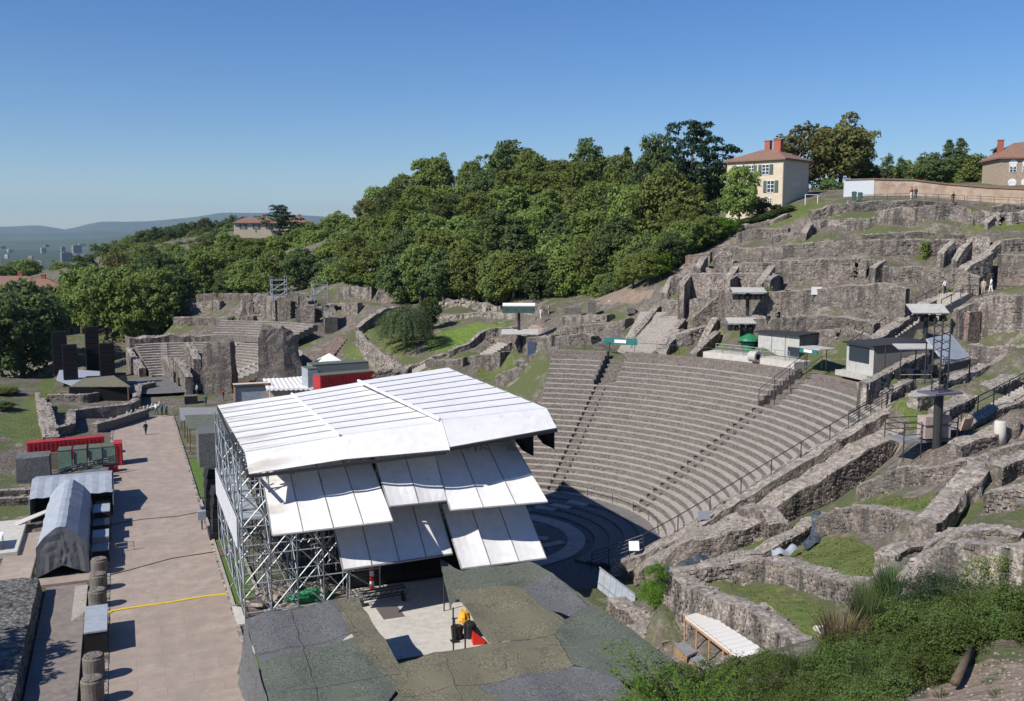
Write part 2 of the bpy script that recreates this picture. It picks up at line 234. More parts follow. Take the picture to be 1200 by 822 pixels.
# ---------------------------------------------------------------- mesh and scene-graph helpers
ORG = {}
def worg(o):
    return ORG.get(o.name, Vector((0, 0, 0)))
class MB:
    def __init__(s): s.v = []; s.f = []; s.m = []
    def add(s, vs, fs, m=0):
        b = len(s.v); s.v += [tuple(v) for v in vs]; s.f += [tuple(i+b for i in f) for f in fs]; s.m += [m]*len(fs); return s
    def box(s, c, d, rz=0, m=0, rx=0, ry=0):
        M = Matrix.Translation(c) @ Matrix.Rotation(rz, 4, 'Z') @ Matrix.Rotation(ry, 4, 'Y') @ Matrix.Rotation(rx, 4, 'X')
        vs = [M @ Vector((x*d[0]/2, y*d[1]/2, z*d[2]/2)) for x in (-1, 1) for y in (-1, 1) for z in (-1, 1)]
        return s.add(vs, [(0,1,3,2),(4,6,7,5),(0,4,5,1),(2,3,7,6),(0,2,6,4),(1,5,7,3)], m)
    def bb(s, a, b, m=0):
        return s.box(((a[0]+b[0])/2, (a[1]+b[1])/2, (a[2]+b[2])/2), (abs(b[0]-a[0]), abs(b[1]-a[1]), abs(b[2]-a[2])), 0, m)
    def tube(s, p, q, r, r2=None, n=6, m=0):
        p = Vector(p); q = Vector(q); r2 = r if r2 is None else r2; d = q-p
        if d.length < 1e-5: return s
        Q = d.to_track_quat('Z', 'Y'); vs = []
        for c, rr in ((p, r), (q, r2)):
            for i in range(n): a = 2*math.pi*i/n; vs.append(c+Q @ Vector((rr*math.cos(a), rr*math.sin(a), 0)))
        fs = [(i, (i+1) % n, n+(i+1) % n, n+i) for i in range(n)]+[tuple(range(n-1, -1, -1)), tuple(range(n, 2*n))]
        return s.add(vs, fs, m)
    def path(s, pts, r, n=6, m=0):
        for a, b in zip(pts, pts[1:]): s.tube(a, b, r, r, n, m)
        return s
    def lathe(s, c, prof, n=16, m=0):
        vs = []; 
        for (r, z) in prof:
            for i in range(n): a = 2*math.pi*i/n; vs.append((c[0]+r*math.cos(a), c[1]+r*math.sin(a), c[2]+z))
        fs = [(k*n+i, k*n+(i+1) % n, (k+1)*n+(i+1) % n, (k+1)*n+i) for k in range(len(prof)-1) for i in range(n)]
        fs += [tuple(range(n-1, -1, -1)), tuple((len(prof)-1)*n+i for i in range(n))]
        return s.add(vs, fs, m)
    def prism(s, poly, z0, z1, m=0):
        n = len(poly); vs = [(p[0], p[1], z0) for p in poly]+[(p[0], p[1], z1) for p in poly]
        return s.add(vs, [(i, (i+1) % n, n+(i+1) % n, n+i) for i in range(n)]+[tuple(range(n-1, -1, -1)), tuple(range(n, 2*n))], m)
    def slab(s, pts, t, m=0):      # thin solid under a (nearly) flat polygon
        n = len(pts); vs = [Vector(p) for p in pts]; nn = (vs[1]-vs[0]).cross(vs[2]-vs[0]).normalized()
        if nn.z < 0: vs = vs[::-1]; nn = -nn
        vs = vs+[v-nn*t for v in vs]
        return s.add(vs, [tuple(range(n)), tuple(range(2*n-1, n-1, -1))]+[(i, i+n, (i+1) % n+n, (i+1) % n) for i in range(n)], m)
    def grid(s, P, m=0):           # P[i][j]
        a = len(P); b = len(P[0]); return s.add([p for row in P for p in row], [(i*b+j, (i+1)*b+j, (i+1)*b+j+1, i*b+j+1) for i in range(a-1) for j in range(b-1)], m)
    def build(s, name, mats, parent=None, loc=None, smooth=False):
        me = bpy.data.meshes.new(name); o = bpy.data.objects.new(name, me); col.objects.link(o)
        if parent is not None: off = worg(parent)
        elif loc is not None: off = Vector(loc)
        elif s.v:
            a = np.array(s.v); off = Vector((a[:, 0].mean(), a[:, 1].mean(), a[:, 2].min()))
        else: off = Vector((0, 0, 0))
        me.from_pydata([(v[0]-off.x, v[1]-off.y, v[2]-off.z) for v in s.v], [], s.f)
        if not isinstance(mats, (list, tuple)): mats = [mats]
        for m in mats: me.materials.append(m)
        if len(mats) > 1: me.polygons.foreach_set('material_index', s.m)
        if smooth: me.polygons.foreach_set('use_smooth', [True]*len(s.f))
        me.update()
        ORG[o.name] = off.copy()
        if parent is not None: o.parent = parent
        else: o.location = off
        return o
def tag(o, label=None, cat=None, group=None, kind=None):
    if label: o['label'] = label
    if cat: o['category'] = cat
    if group: o['group'] = group
    if kind: o['kind'] = kind
    return o
def thing(name, label, cat, loc, group=None):
    o = bpy.data.objects.new(name, None); col.objects.link(o); o.empty_display_size = .3
    o.location = loc; ORG[o.name] = Vector(loc); return tag(o, label, cat, group)
def copy_thing(o, loc, rz=None, sc=None, label=None, group=None):
    c = o.copy(); col.objects.link(c); c.location = loc
    if rz is not None: c.rotation_euler = (0, 0, rz)
    if sc is not None: c.scale = sc if isinstance(sc, (tuple, list)) else (sc, sc, sc)
    if label: c['label'] = label
    if group: c['group'] = group
    for ch in list(o.children):
        d = ch.copy(); col.objects.link(d); d.parent = c
        for g in list(ch.children): e = g.copy(); col.objects.link(e); e.parent = d
    return c

# ---------------------------------------------------------------- materials
def mat(name, base, rough=.85, var=None, scale=1.0, spots=None, bump=0, bscale=None, metal=0, cells=None, spec=.3, extra=None, rnd_tint=0):
    """var=(colour2, amount) cloudy mix; cells=(scale, dark, light) stones; spots=(colour, scale, threshold)"""
    m = bpy.data.materials.new(name); m.use_nodes = True; nt = m.node_tree; N = nt.nodes; L = nt.links
    b = N['Principled BSDF']; b.inputs['Roughness'].default_value = rough; b.inputs['Metallic'].default_value = metal
    b.inputs['Specular IOR Level'].default_value = spec
    g = N.new('ShaderNodeNewGeometry'); pos = g.outputs['Position']
    def nz(sc, det=4, ro=.55, src=None):
        n = N.new('ShaderNodeTexNoise'); n.inputs['Scale'].default_value = sc; n.inputs['Detail'].default_value = det; n.inputs['Roughness'].default_value = ro
        L.new(src or pos, n.inputs['Vector']); return n.outputs['Fac']
    def ramp(f, a, c):
        r = N.new('ShaderNodeMapRange'); r.inputs[1].default_value = a; r.inputs[2].default_value = c; L.new(f, r.inputs[0]); r.clamp = True; return r.outputs[0]
    def mix(f, a, c, bt='MIX'):
        x = N.new('ShaderNodeMix'); x.data_type = 'RGBA'; x.blend_type = bt
        if isinstance(f, float): x.inputs[0].default_value = f
        else: L.new(f, x.inputs[0])
        for i, q in ((6, a), (7, c)):
            if isinstance(q, tuple): x.inputs[i].default_value = (*q[:3], 1)
            else: L.new(q, x.inputs[i])
        return x.outputs[2]
    c = base; h = None
    if var: c = mix(ramp(nz(.35*scale, 5), .35, .65), base, var[0]); c = mix(ramp(nz(1.9*scale, 5), .38, .66), c, var[1] if isinstance(var[1], tuple) else tuple(.8*x for x in base))
    if rnd_tint:
        oi = N.new('ShaderNodeObjectInfo'); mr = N.new('ShaderNodeMapRange'); mr.inputs[3].default_value = 1-rnd_tint; mr.inputs[4].default_value = 1+rnd_tint; L.new(oi.outputs['Random'], mr.inputs[0]); hh_ = N.new('ShaderNodeHueSaturation'); L.new(mr.outputs[0], hh_.inputs['Value']); L.new(c, hh_.inputs['Color']); c = hh_.outputs[0]
    if cells:
        v = N.new('ShaderNodeTexVoronoi'); v.inputs['Scale'].default_value = cells[0]; nw = N.new('ShaderNodeTexNoise'); nw.inputs['Scale'].default_value = 1.7; L.new(pos, nw.inputs['Vector']); va = N.new('ShaderNodeMix'); va.data_type = 'VECTOR'; va.inputs[0].default_value = .22; L.new(pos, va.inputs[4]); L.new(nw.outputs['Color'], va.inputs[5]); L.new(va.outputs[1], v.inputs['Vector'])
        sx = N.new('ShaderNodeSeparateColor'); L.new(v.outputs['Color'], sx.inputs[0])
        lo, hi = cells[1], cells[2]
        cr = mix(ramp(sx.outputs[0], 0, 1), (lo,)*3, (hi,)*3); c = mix(1.0, c, cr, 'MULTIPLY')
        h = v.outputs['Distance']
        dk = mix(ramp(v.outputs['Distance'], .35/cells[0]*cells[0]*1.0, .75), (1, 1, 1), (.74, .72, .7)); c = mix(1.0, c, dk, 'MULTIPLY')
    if spots:
        for (sc_, s_, t_) in spots: c = mix(ramp(nz(s_, 4, .6), t_, t_+.08), c, sc_)
    if extra: c = extra(N, L, pos, c, mix, ramp, nz)
    if isinstance(c, tuple): b.inputs['Base Color'].default_value = (*c[:3], 1)
    else: L.new(c, b.inputs['Base Color'])
    if bump:
        bp = N.new('ShaderNodeBump'); bp.inputs['Strength'].default_value = min(1, bump); bp.inputs['Distance'].default_value = .07 if cells else .05
        f = nz(bscale or 6*scale, 5, .65)
        if h is not None:
            a = N.new('ShaderNodeMath'); a.operation = 'SUBTRACT'; L.new(f, a.inputs[0]); L.new(h, a.inputs[1]); f = a.outputs[0]
        L.new(f, bp.inputs['Height']); L.new(bp.outputs[0], b.inputs['Normal'])
    return m
def streaks(N, L, pos, c, mix, ramp, nz):   # rain stains running down, lichen, pale mortar
    mp = N.new('ShaderNodeMapping'); mp.inputs['Scale'].default_value = (1.1, 1.1, .16); L.new(pos, mp.inputs[0])
    c = mix(ramp(nz(.45, 6, .75), .5, .62), c, (.12, .105, .093)); c = mix(ramp(nz(1.0, 4, .6, mp.outputs[0]), .5, .62), c, (.08, .071, .064))
    c = mix(ramp(nz(.8, 5, .7), .58, .7), c, (.30, .245, .20))
    c = mix(ramp(nz(5.5, 4, .8), .6, .66), c, (.4, .37, .34)); return mix(ramp(nz(8, 4, .8), .58, .64), c, (.07, .06, .055))
stone = mat('ruin_stone', (.235, .2, .175), .95, ((.165, .14, .125), (.3, .26, .225)), .8, None, .8, 9, cells=(6, .62, 1.3), extra=streaks, rnd_tint=.22)
stone_d = mat('old_dark_stone', (.165, .143, .126), .95, ((.12, .105, .092), (.22, .19, .165)), .9, [((.1, .115, .055), .5, .62)], .8, 9, cells=(5.5, .62, 1.3), extra=streaks, rnd_tint=.15)
stone_l = mat('pale_rubble_stone', (.36, .315, .27), .95, ((.24, .205, .18), (.46, .41, .36)), .9, [((.12, .14, .065), .35, .66)], .8, 9, cells=(6.5, .6, 1.3), extra=streaks, rnd_tint=.15)
brickst = mat('brick_and_stone', (.26, .195, .17), .95, ((.3, .19, .155), (.2, .17, .15)), 1.3, None, .8, 10, cells=(6, .75, 1.2))
cap_m = mat('mortar_capping', (.29, .257, .225), .95, ((.2, .176, .154), (.37, .33, .295)), 1.1, [((.12, .12, .075), 1.3, .62), ((.1, .09, .08), 4, .6)], .6, 12, cells=(6, .8, 1.15))
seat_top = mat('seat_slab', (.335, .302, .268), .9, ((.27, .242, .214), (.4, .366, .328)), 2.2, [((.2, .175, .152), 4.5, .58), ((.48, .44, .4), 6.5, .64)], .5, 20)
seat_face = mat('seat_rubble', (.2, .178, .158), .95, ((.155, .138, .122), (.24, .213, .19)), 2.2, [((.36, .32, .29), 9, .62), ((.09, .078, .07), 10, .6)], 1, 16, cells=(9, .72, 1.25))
concrete = mat('pale_concrete', (.48, .45, .4), .8, ((.4, .37, .33), (.52, .5, .46)), 1, None, .2)
soil = mat('dry_soil', (.2, .15, .115), .95, ((.25, .195, .15), (.15, .115, .09)), 1, [((.4, .36, .32), 5, .68)], 1, 9)
grass = mat('short_grass', (.085, .12, .028), .95, ((.125, .135, .045), (.055, .09, .022)), 1.4, [((.18, .155, .08), .9, .62)], 1, 18)
grass_b = mat('bright_groundcover', (.16, .25, .03), .9, ((.2, .28, .04), (.09, .17, .03)), 2.2, None, 1, 9)
turf = mat('green_turf', (.085, .15, .03), .9, ((.11, .17, .04), (.07, .12, .025)), 1.5, None, .8, 30)
def gmix(N, L, pos, c, mix, ramp, nz):
    def add_noise(f, sc, amt):
        a = N.new('ShaderNodeMath'); a.operation = 'MULTIPLY_ADD'; L.new(nz(sc, 5, .7), a.inputs[0]); a.inputs[1].default_value = amt
        L.new(f, a.inputs[2]); return a.outputs[0]
    c = mix(ramp(nz(.12, 5, .6), .46, .56), c, (.085, .1, .038)); c = mix(ramp(nz(.5, 5, .7), .54, .66), c, (.23, .195, .165)); c = mix(ramp(nz(2.4, 4, .7), .55, .7), c, (.11, .095, .08))
    at = N.new('ShaderNodeAttribute'); at.attribute_name = 'cover'; sx = N.new('ShaderNodeSeparateColor'); L.new(at.outputs['Color'], sx.inputs[0])
    lawn = mix(ramp(nz(.35, 5, .6), .4, .6), (.095, .125, .034), (.14, .15, .052)); lawn = mix(ramp(nz(1.7, 5, .7), .5, .64), lawn, (.062, .095, .02)); lawn = mix(ramp(nz(.8, 4, .7), .6, .68), lawn, (.17, .15, .075)); lawn = mix(ramp(nz(9, 3, .8), .5, .65), lawn, (.05, .08, .018))
    c = mix(ramp(add_noise(sx.outputs[0], 1.6, .9), .82, .95), c, lawn)
    br = mix(ramp(nz(1.2, 5, .7), .4, .6), (.15, .21, .035), (.09, .145, .028)); c = mix(ramp(add_noise(sx.outputs[1], 1.6, .9), .82, .95), c, br)
    so_ = mix(ramp(nz(.9, 5, .7), .4, .62), (.26, .195, .15), (.19, .145, .115)); so_ = mix(ramp(nz(7, 4, .7), .69, .74), so_, (.4, .36, .32)); so_ = mix(ramp(nz(1.4, 4, .7), .58, .66), so_, (.09, .1, .04))
    return mix(ramp(add_noise(sx.outputs[2], 1.3, .9), .82, .95), c, so_)
ground_m = mat('earth_and_grass', (.15, .125, .104), .95, ((.19, .16, .135), (.115, .098, .082)), .7, [((.3, .265, .235), 3.5, .6), ((.1, .085, .072), 4.7, .62)], 1, 7, cells=(4, .8, 1.2), extra=gmix)
def slabs(N, L, pos, c, mix, ramp, nz):
    b = N.new('ShaderNodeTexBrick'); b.inputs['Scale'].default_value = .16; b.inputs['Mortar Size'].default_value = .0035; b.inputs['Mortar Smooth'].default_value = .4
    b.inputs['Color1'].default_value = (1, 1, 1, 1); b.inputs['Color2'].default_value = (.93, .92, .91, 1); b.inputs['Mortar'].default_value = (.72, .7, .68, 1)
    L.new(pos, b.inputs['Vector']); c = mix(1.0, c, b.outputs['Color'], 'MULTIPLY')
    c = mix(ramp(nz(.25, 6, .75), .5, .64), c, (.27, .225, .195)); c = mix(ramp(nz(14, 3, .8), .56, .68), c, (.22, .185, .16)); return mix(ramp(nz(.6, 5, .7), .6, .7), c, (.38, .32, .28))
paving = mat('pink_beige_paving', (.34, .272, .226), .85, ((.39, .32, .268), (.295, .238, .198)), .5, [((.2, .16, .14), 1.2, .68)], .25, 20, extra=slabs)
asphalt = mat('asphalt', (.06, .06, .062), .9, ((.08, .08, .08), (.05, .05, .05)), 1)
def dirt(N, L, pos, c, mix, ramp, nz):
    mp = N.new('ShaderNodeMapping'); mp.inputs['Scale'].default_value = (.25, 2.2, 1); L.new(pos, mp.inputs[0])
    sx = N.new('ShaderNodeSeparateXYZ'); L.new(pos, sx.inputs[0])
    e = N.new('ShaderNodeMath'); e.operation = 'MULTIPLY'; L.new(ramp(sx.outputs[0], 11.5, 7.3), e.inputs[0]); L.new(ramp(nz(.8, 4, .6, mp.outputs[0]), .48, .66), e.inputs[1])
    return mix(e.outputs[0], c, (.46, .4, .33))
white_sheet = mat('white_sheeting', (.74, .73, .72), .5, ((.67, .66, .65), (.77, .76, .75)), .9, [((.6, .585, .56), 1.6, .64)], .15, 3, extra=dirt)
white = mat('white_paint', (.75, .75, .74), .5, ((.7, .7, .69), (.78, .78, .77)), 2)
steel = mat('galvanised_steel', (.3, .325, .35), .5, ((.24, .265, .29), (.36, .385, .41)), 3, metal=.4)
steel_d = mat('dark_painted_steel', (.05, .053, .057), .5, metal=.4)
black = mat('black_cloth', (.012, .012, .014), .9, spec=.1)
black_s = mat('black_casing', (.02, .02, .023), .45)
grey_sheet = mat('grey_tarpaulin', (.30, .33, .37), .55, ((.26, .29, .33), (.34, .37, .41)), 1, None, .3, 4)
grey_mid = mat('mid_grey_panel', (.22, .22, .22), .6, ((.2, .2, .2), (.25, .25, .25)), 1)
shed_side = mat('taupe_shed_wall', (.16, .15, .145), .7, ((.14, .135, .13), (.18, .17, .16)), .6)
red_m = mat('red_container_paint', (.4, .025, .03), .5, ((.34, .02, .03), (.45, .04, .045)), 1.5)
orange_m = mat('orange_timber', (.36, .2, .11), .7, ((.28, .16, .09), (.42, .26, .15)), 2)
tan_m = mat('tan_plywood', (.42, .3, .22), .75, ((.36, .26, .19), (.47, .35, .26)), 2)
green_tarp = mat('green_tarpaulin', (.02, .16, .07), .45, ((.015, .12, .055), (.03, .2, .09)), 3, None, .5, 5)
green_box = mat('grey_green_box', (.15, .23, .17), .6, ((.11, .18, .13), (.2, .28, .22)), 2)
teal = mat('teal_sign', (.03, .16, .15), .5)
yellow_m = mat('yellow_cable_cover', (.62, .45, .03), .6, ((.55, .4, .03), (.68, .5, .05)), 2)
red_b = mat('bright_red', (.65, .03, .02), .5)
wood_m = mat('weathered_wood', (.12, .085, .06), .9, ((.09, .065, .048), (.16, .12, .085)), 3, None, 1, 20)
rooft = mat('terracotta_tiles', (.21, .12, .085), .85, ((.18, .1, .072), (.26, .155, .115)), 2, [((.16, .08, .06), 2.2, .66)], .8, 6)
bark = mat('bark', (.09, .07, .055), .95, ((.07, .055, .045), (.12, .1, .08)), 3, None, 1, 10)
plaster = mat('cream_plaster', (.56, .47, .35), .85, ((.52, .43, .32), (.6, .51, .39)), .8, [((.42, .36, .28), .7, .68)], .15)
glassm = mat('window_glass', (.03, .04, .05), .15, spec=.6)
shut = mat('green_grey_shutter', (.07, .1, .09), .7)
brick_r = mat('red_chimney_brick', (.33, .1, .065), .9, ((.28, .085, .055), (.38, .13, .085)), 4)
wallp = mat('ochre_garden_wall', (.42, .32, .23), .9, ((.5, .42, .34), (.36, .25, .18)), .5, [((.34, .22, .16), .35, .6), ((.5, .46, .4), .6, .62)], .3)
def netting(name, a, b2):
    def seams(N, L, pos, c, mix, ramp, nz):
        c = mix(ramp(nz(8, 4, .9), .49, .57), c, tuple(1.55*x for x in a)); c = mix(ramp(nz(9.5, 4, .9), .5, .58), c, tuple(.45*x for x in b2)); c = mix(ramp(nz(1.3, 5, .75), .55, .68), c, tuple(.75*x for x in b2)); c = mix(ramp(nz(.45, 4, .7), .54, .62), c, tuple(1.15*x for x in b2)); return c
    return mat(name, a, .95, (b2, a), .8, None, 1, 25, extra=seams)
net_g = netting('grey_netting', (.14, .143, .145), (.115, .118, .12))
net_o = netting('olive_netting', (.175, .163, .11), (.145, .135, .09))
net_v = netting('dull_green_netting', (.12, .135, .108), (.1, .112, .088))
def leafmat(name, a, b2, tr=.42):
    m = bpy.data.materials.new(name); m.use_nodes = True; nt = m.node_tree; N = nt.nodes; L = nt.links
    for n in list(N): N.remove(n)
    o = N.new('ShaderNodeOutputMaterial'); d = N.new('ShaderNodeBsdfDiffuse'); t = N.new('ShaderNodeBsdfTranslucent'); mx = N.new('ShaderNodeMixShader')
    g = N.new('ShaderNodeNewGeometry'); n = N.new('ShaderNodeTexNoise'); n.inputs['Scale'].default_value = .45; n.inputs['Detail'].default_value = 5; n.inputs['Roughness'].default_value = .7
    L.new(g.outputs['Position'], n.inputs[0]); r = N.new('ShaderNodeMapRange'); r.inputs[1].default_value = .35; r.inputs[2].default_value = .65; L.new(n.outputs['Fac'], r.inputs[0])
    x = N.new('ShaderNodeMix'); x.data_type = 'RGBA'; x.inputs[6].default_value = (*a, 1); x.inputs[7].default_value = (*b2, 1); L.new(r.outputs[0], x.inputs[0])
    oi = N.new('ShaderNodeObjectInfo'); hs = N.new('ShaderNodeHueSaturation'); mr = N.new('ShaderNodeMapRange'); mr.inputs[3].default_value = .72; mr.inputs[4].default_value = 1.25
    L.new(oi.outputs['Random'], mr.inputs[0]); L.new(mr.outputs[0], hs.inputs['Value'])
    mh = N.new('ShaderNodeMapRange'); mh.inputs[3].default_value = .485; mh.inputs[4].default_value = .515; L.new(oi.outputs['Random'], mh.inputs[0]); L.new(mh.outputs[0], hs.inputs['Hue'])
    L.new(x.outputs[2], hs.inputs['Color'])
    L.new(hs.outputs[0], d.inputs[0]); L.new(hs.outputs[0], t.inputs[0]); mx.inputs[0].default_value = tr
    L.new(d.outputs[0], mx.inputs[1]); L.new(t.outputs[0], mx.inputs[2]); L.new(mx.outputs[0], o.inputs[0]); return m
lf_mid = leafmat('mid_green_leaves', (.17, .22, .062), (.21, .255, .082))
lf_dark = leafmat('dark_green_leaves', (.095, .135, .055), (.13, .17, .065), .35)
lf_lite = leafmat('light_green_leaves', (.225, .28, .08), (.175, .23, .062))
lf_brown = leafmat('browning_leaves', (.15, .17, .06), (.19, .165, .07))
lf_ced = leafmat('blue_green_needles', (.03, .06, .035), (.05, .085, .05), .1)
lf_will = leafmat('grey_green_willow_leaves', (.12, .165, .075), (.15, .2, .1))
lf_bright = leafmat('bright_shrub_leaves', (.13, .23, .03), (.09, .18, .03))

# ---------------------------------------------------------------- ground, path, far country
def axis(parts):
    a = []
    for lo, hi, st in parts: a += list(np.arange(lo, hi, st))
    return np.array(a+[parts[-1][1]])
xs = axis([(-700, -150, 40), (-150, -40, 5), (-40, 118, .8), (118, 170, 3), (170, 600, 25)])
ys = axis([(-150, -20, 12), (-20, 150, .8), (150, 230, 2), (230, 360, 6), (360, 900, 30)])
GX, GY = np.meshgrid(xs, ys, indexing='ij'); GZ = T(GX, GY)
dd = np.maximum(0, np.hypot(GX, GY)-620); GZ = GZ-(dd*.28)*(GX < 330)
GZ = np.maximum(GZ, -74)
g = MB(); nx, ny = len(xs), len(ys)
cov = np.zeros((GX.size, 4)); cov[:, 3] = 1
for kd, poly in COVER:
    pp = [tuple(gp(*q).xy) for q in poly]; k = inpoly(GX.ravel(), GY.ravel(), pp); ch = {'lawn': 0, 'groundcover': 1, 'bare_soil': 2}[kd]
    cov[k, :3] = 0; cov[k, ch] = 1
vn = [noise.noise(Vector((x*.55, y*.55, 0)))*.16 if (x < -3 or x > 7.5) else 0 for x in xs for y in ys]
g.v = [(float(x), float(y), float(z)+h) for x, y, z, h in zip(GX.ravel(), GY.ravel(), GZ.ravel(), vn)]
g.f = [(i*ny+j, (i+1)*ny+j, (i+1)*ny+j+1, i*ny+j+1) for i in range(nx-1) for j in range(ny-1)]; g.m = [0]*len(g.f)
go = tag(g.build('ground', ground_m, loc=(0, 0, 0), smooth=True), kind='structure')
at_ = go.data.color_attributes.new('cover', 'FLOAT_COLOR', 'POINT'); at_.data.foreach_set('color', cov.ravel())
p = MB(); p.bb((-1.6, 47, -.3), (6.25, 149, .06)); tag(p.build('path', paving, loc=(0, 0, 0)), kind='structure')
p = MB()
for x0 in (-1.85, 6.25):
    y = 47
    while y < 148:
        L_ = rnd.uniform(2.2, 3.4); p.bb((x0, y+.02, -.3), (x0+.25, min(y+L_, 149), .11+rnd.uniform(-.015, .015))); y += L_
tag(p.build('kerb', stone_l, loc=(0, 0, 0)), kind='structure')
p = MB(); p.bb((10.5, 56.5, -.3), (25.5, 69.5, .05)); tag(p.build('stage_forecourt', concrete, loc=(0, 0, 0)), kind='structure')
plain_m = mat('far_plain', (.06, .085, .04), .95, ((.06, .075, .035), (.035, .055, .025)), .004, [((.02, .035, .015), .02, .5), ((.2, .2, .19), .03, .64)])
p = MB(); N_ = 26
p.grid([[(x, y, -75) for y in np.linspace(-3000, 24000, N_)] for x in np.linspace(-14000, 20000, N_)]); tag(p.build('plain', plain_m, loc=(0, 0, 0)), kind='structure')
hill_m = mat('wooded_far_hills', (.06, .085, .045), .95, ((.085, .1, .05), (.05, .07, .04)), .002)
def ridge(name, d, sky_px, depth):
    m = MB(); rows = []
    for px in np.arange(-260, 1500, 14):
        py = np.interp(px, [a for a, b in sky_px], [b for a, b in sky_px])+noise.noise(Vector((px*.03, d, 0)))*1.6
        top = atd(px, py, d); f = Vector((top.x, top.y, 0)).normalized(); h = top.z+75; r = []
        for k, u in enumerate((-1, -.6, -.3, -.1, 0, .4, 1)):
            zz = -75-2+h*(1-abs(u))**1.3+2 if abs(u) > 0 else top.z
            j = noise.noise(Vector((px*.02, k*.7, d)))*.12*h*(1 if 0 < abs(u) < 1 else 0)
            q = Vector((top.x, top.y, 0))+f*(u*depth); r.append((q.x, q.y, zz+j))
        rows.append(r)
    m.grid(rows); tag(m.build(name, hill_m, loc=(0, 0, 0), smooth=True), kind='structure')
ridge('mountains', 16000, [(-260, 266), (-60, 267), (0, 266), (45, 264), (80, 270), (105, 262), (120, 259), (150, 261), (190, 258), (225, 255), (262, 249), (310, 250), (420, 256), (600, 264), (1500, 270)], 3500)
ridge('hills', 11500, [(-260, 274), (0, 273), (60, 274), (110, 271), (160, 272), (210, 266), (250, 263), (300, 262), (380, 266), (500, 272), (1500, 276)], 1800)
ridge('low_hills', 7500, [(-260, 284), (0, 283), (100, 281), (150, 277), (200, 272), (250, 268), (300, 268), (400, 273), (600, 280), (1500, 282)], 1100)
# ---------------------------------------------------------------- great theatre: seating
A1, A2 = 44.0, 2.9        # the two stairways
seatroot = thing('seating_bank', 'great curved bank of stone seat rows with two radial stairways facing the white stage roof', 'theatre seating', (CX+25, CY, -1.2))
def arc_block(mb, r0, r1, z0, z1, t0, t1, step=1.6, mt=0, mf=1, jit=.03, c=(CX, CY)):
    n = max(2, int(abs(t1-t0)/step)); pr = []
    for i in range(n+1):
        t = t0+(t1-t0)*i/n; j = [noise.noise(Vector((t*.6+11*k, r0*3.1, 2.3*k)))*jit*1.6+rnd.uniform(-jit, jit)*.5 for k in range(4)]
        pr.append([pol(r1, t, z0, c), pol(r0+j[3], t, z0, c), pol(r0+j[0], t, z1+j[1]-.03, c), pol(r0+.06+j[0], t, z1+j[1], c), pol(r1, t, z1+j[2]*.6, c)])
    b = len(mb.v)
    for q in pr: mb.v += [tuple(v) for v in q]
    for i in range(n):
        a = b+i*5; d = a+5
        for k, m in ((1, mf), (2, mf), (3, mt)): mb.f.append((a+k, d+k, d+k+1, a+k+1)); mb.m.append(m)
    for e in (b, b+n*5): mb.f.append(tuple(e+k for k in range(5))); mb.m.append(mf)
def row_range(r, k):
    lo = -math.degrees(math.asin(min(1, 14.6/r))) if r > 14.6 else -75
    hi = 57 if r > 23.5 else 57+(23.5-r)*3.2
    return max(lo, -75), hi
for k in range(27):
    r0 = 14.8+.78*k; z = -1+.475*(k+1); lo, hi = row_range(r0, k); mb = MB()
    if k >= 20:
        w = math.degrees(1.15/r0)
        segs = [(lo, A2-w), (A2+w, A1-w), (A1+w, hi)]
    else: segs = [(lo, hi)]
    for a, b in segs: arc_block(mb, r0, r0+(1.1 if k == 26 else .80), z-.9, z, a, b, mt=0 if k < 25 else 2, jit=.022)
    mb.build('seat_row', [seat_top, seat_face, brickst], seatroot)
def rad_box(mb, r, th, w, d, z0, z1, m=0, lat=0):
    v = pol(r, th); e = Vector((-math.sin(R_(th)), math.cos(R_(th)), 0)); v = v+e*lat
    mb.box((v.x, v.y, (z0+z1)/2), (d, w, z1-z0), R_(th), m)
for A in (A1, A2):
    st = MB()
    for k in range(27):
        r0 = 14.8+.78*k; z = -1+.475*(k+1)
        if k < 20:
            rad_box(st, r0-.16, A, 1.0, .34, z-.5, z-.22)
        else:
            rad_box(st, r0+.39, A, 2.2, .79, z-1.6, z-.9-.25)
            rad_box(st, r0+.19, A, 2.2, .4, z-1.6, z-.9-.0)
    st.build('stairway', seat_face, seatroot)
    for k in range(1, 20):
        r0 = 14.8+.78*k; z = -1+.475*(k+1); h = MB(); rad_box(h, r0-.1, A, .3, .3, z-.47, z-.12, lat=.62); h.build('step_gap_shade', black, seatroot)  # black blocks painted in for the shade of the step gaps
    for s in (-1, 1):      # cheek walls of the entrance passage
        ck = MB()
        for k in range(20, 27):
            r0 = 14.8+.78*k; z = -1+.475*(k+1); rad_box(ck, r0+.4, A, .22, .8, z-1.9, z+.06, lat=s*1.22)
        ck.build('passage_wall', stone_d, seatroot)
# orchestra with its low front steps
orc = thing('orchestra', 'round orchestra floor with a pale marble ring, shadowed by the stage roof', 'orchestra floor', (CX, CY, -1.3))
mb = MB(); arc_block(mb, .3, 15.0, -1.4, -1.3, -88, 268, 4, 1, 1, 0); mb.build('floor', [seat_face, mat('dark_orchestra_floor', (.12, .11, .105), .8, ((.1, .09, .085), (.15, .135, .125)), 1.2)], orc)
marble = mat('pale_marble_ring', (.27, .255, .235), .6, ((.22, .205, .19), (.33, .31, .29)), 1)
mb = MB(); arc_block(mb, 6.9, 8.5, -1.28, -1.24, -85, 110, 3, 0, 0, 0); mb.build('marble_ring', marble, orc)
mb = MB(); mb.box((CX+1, CY+1, -1.26), (9.5, 1.1, .03), R_(-38)); mb.box((CX+2.5, CY-3.8, -1.255), (6.5, .9, .03), R_(10)); mb.build('marble_strip', marble, orc)
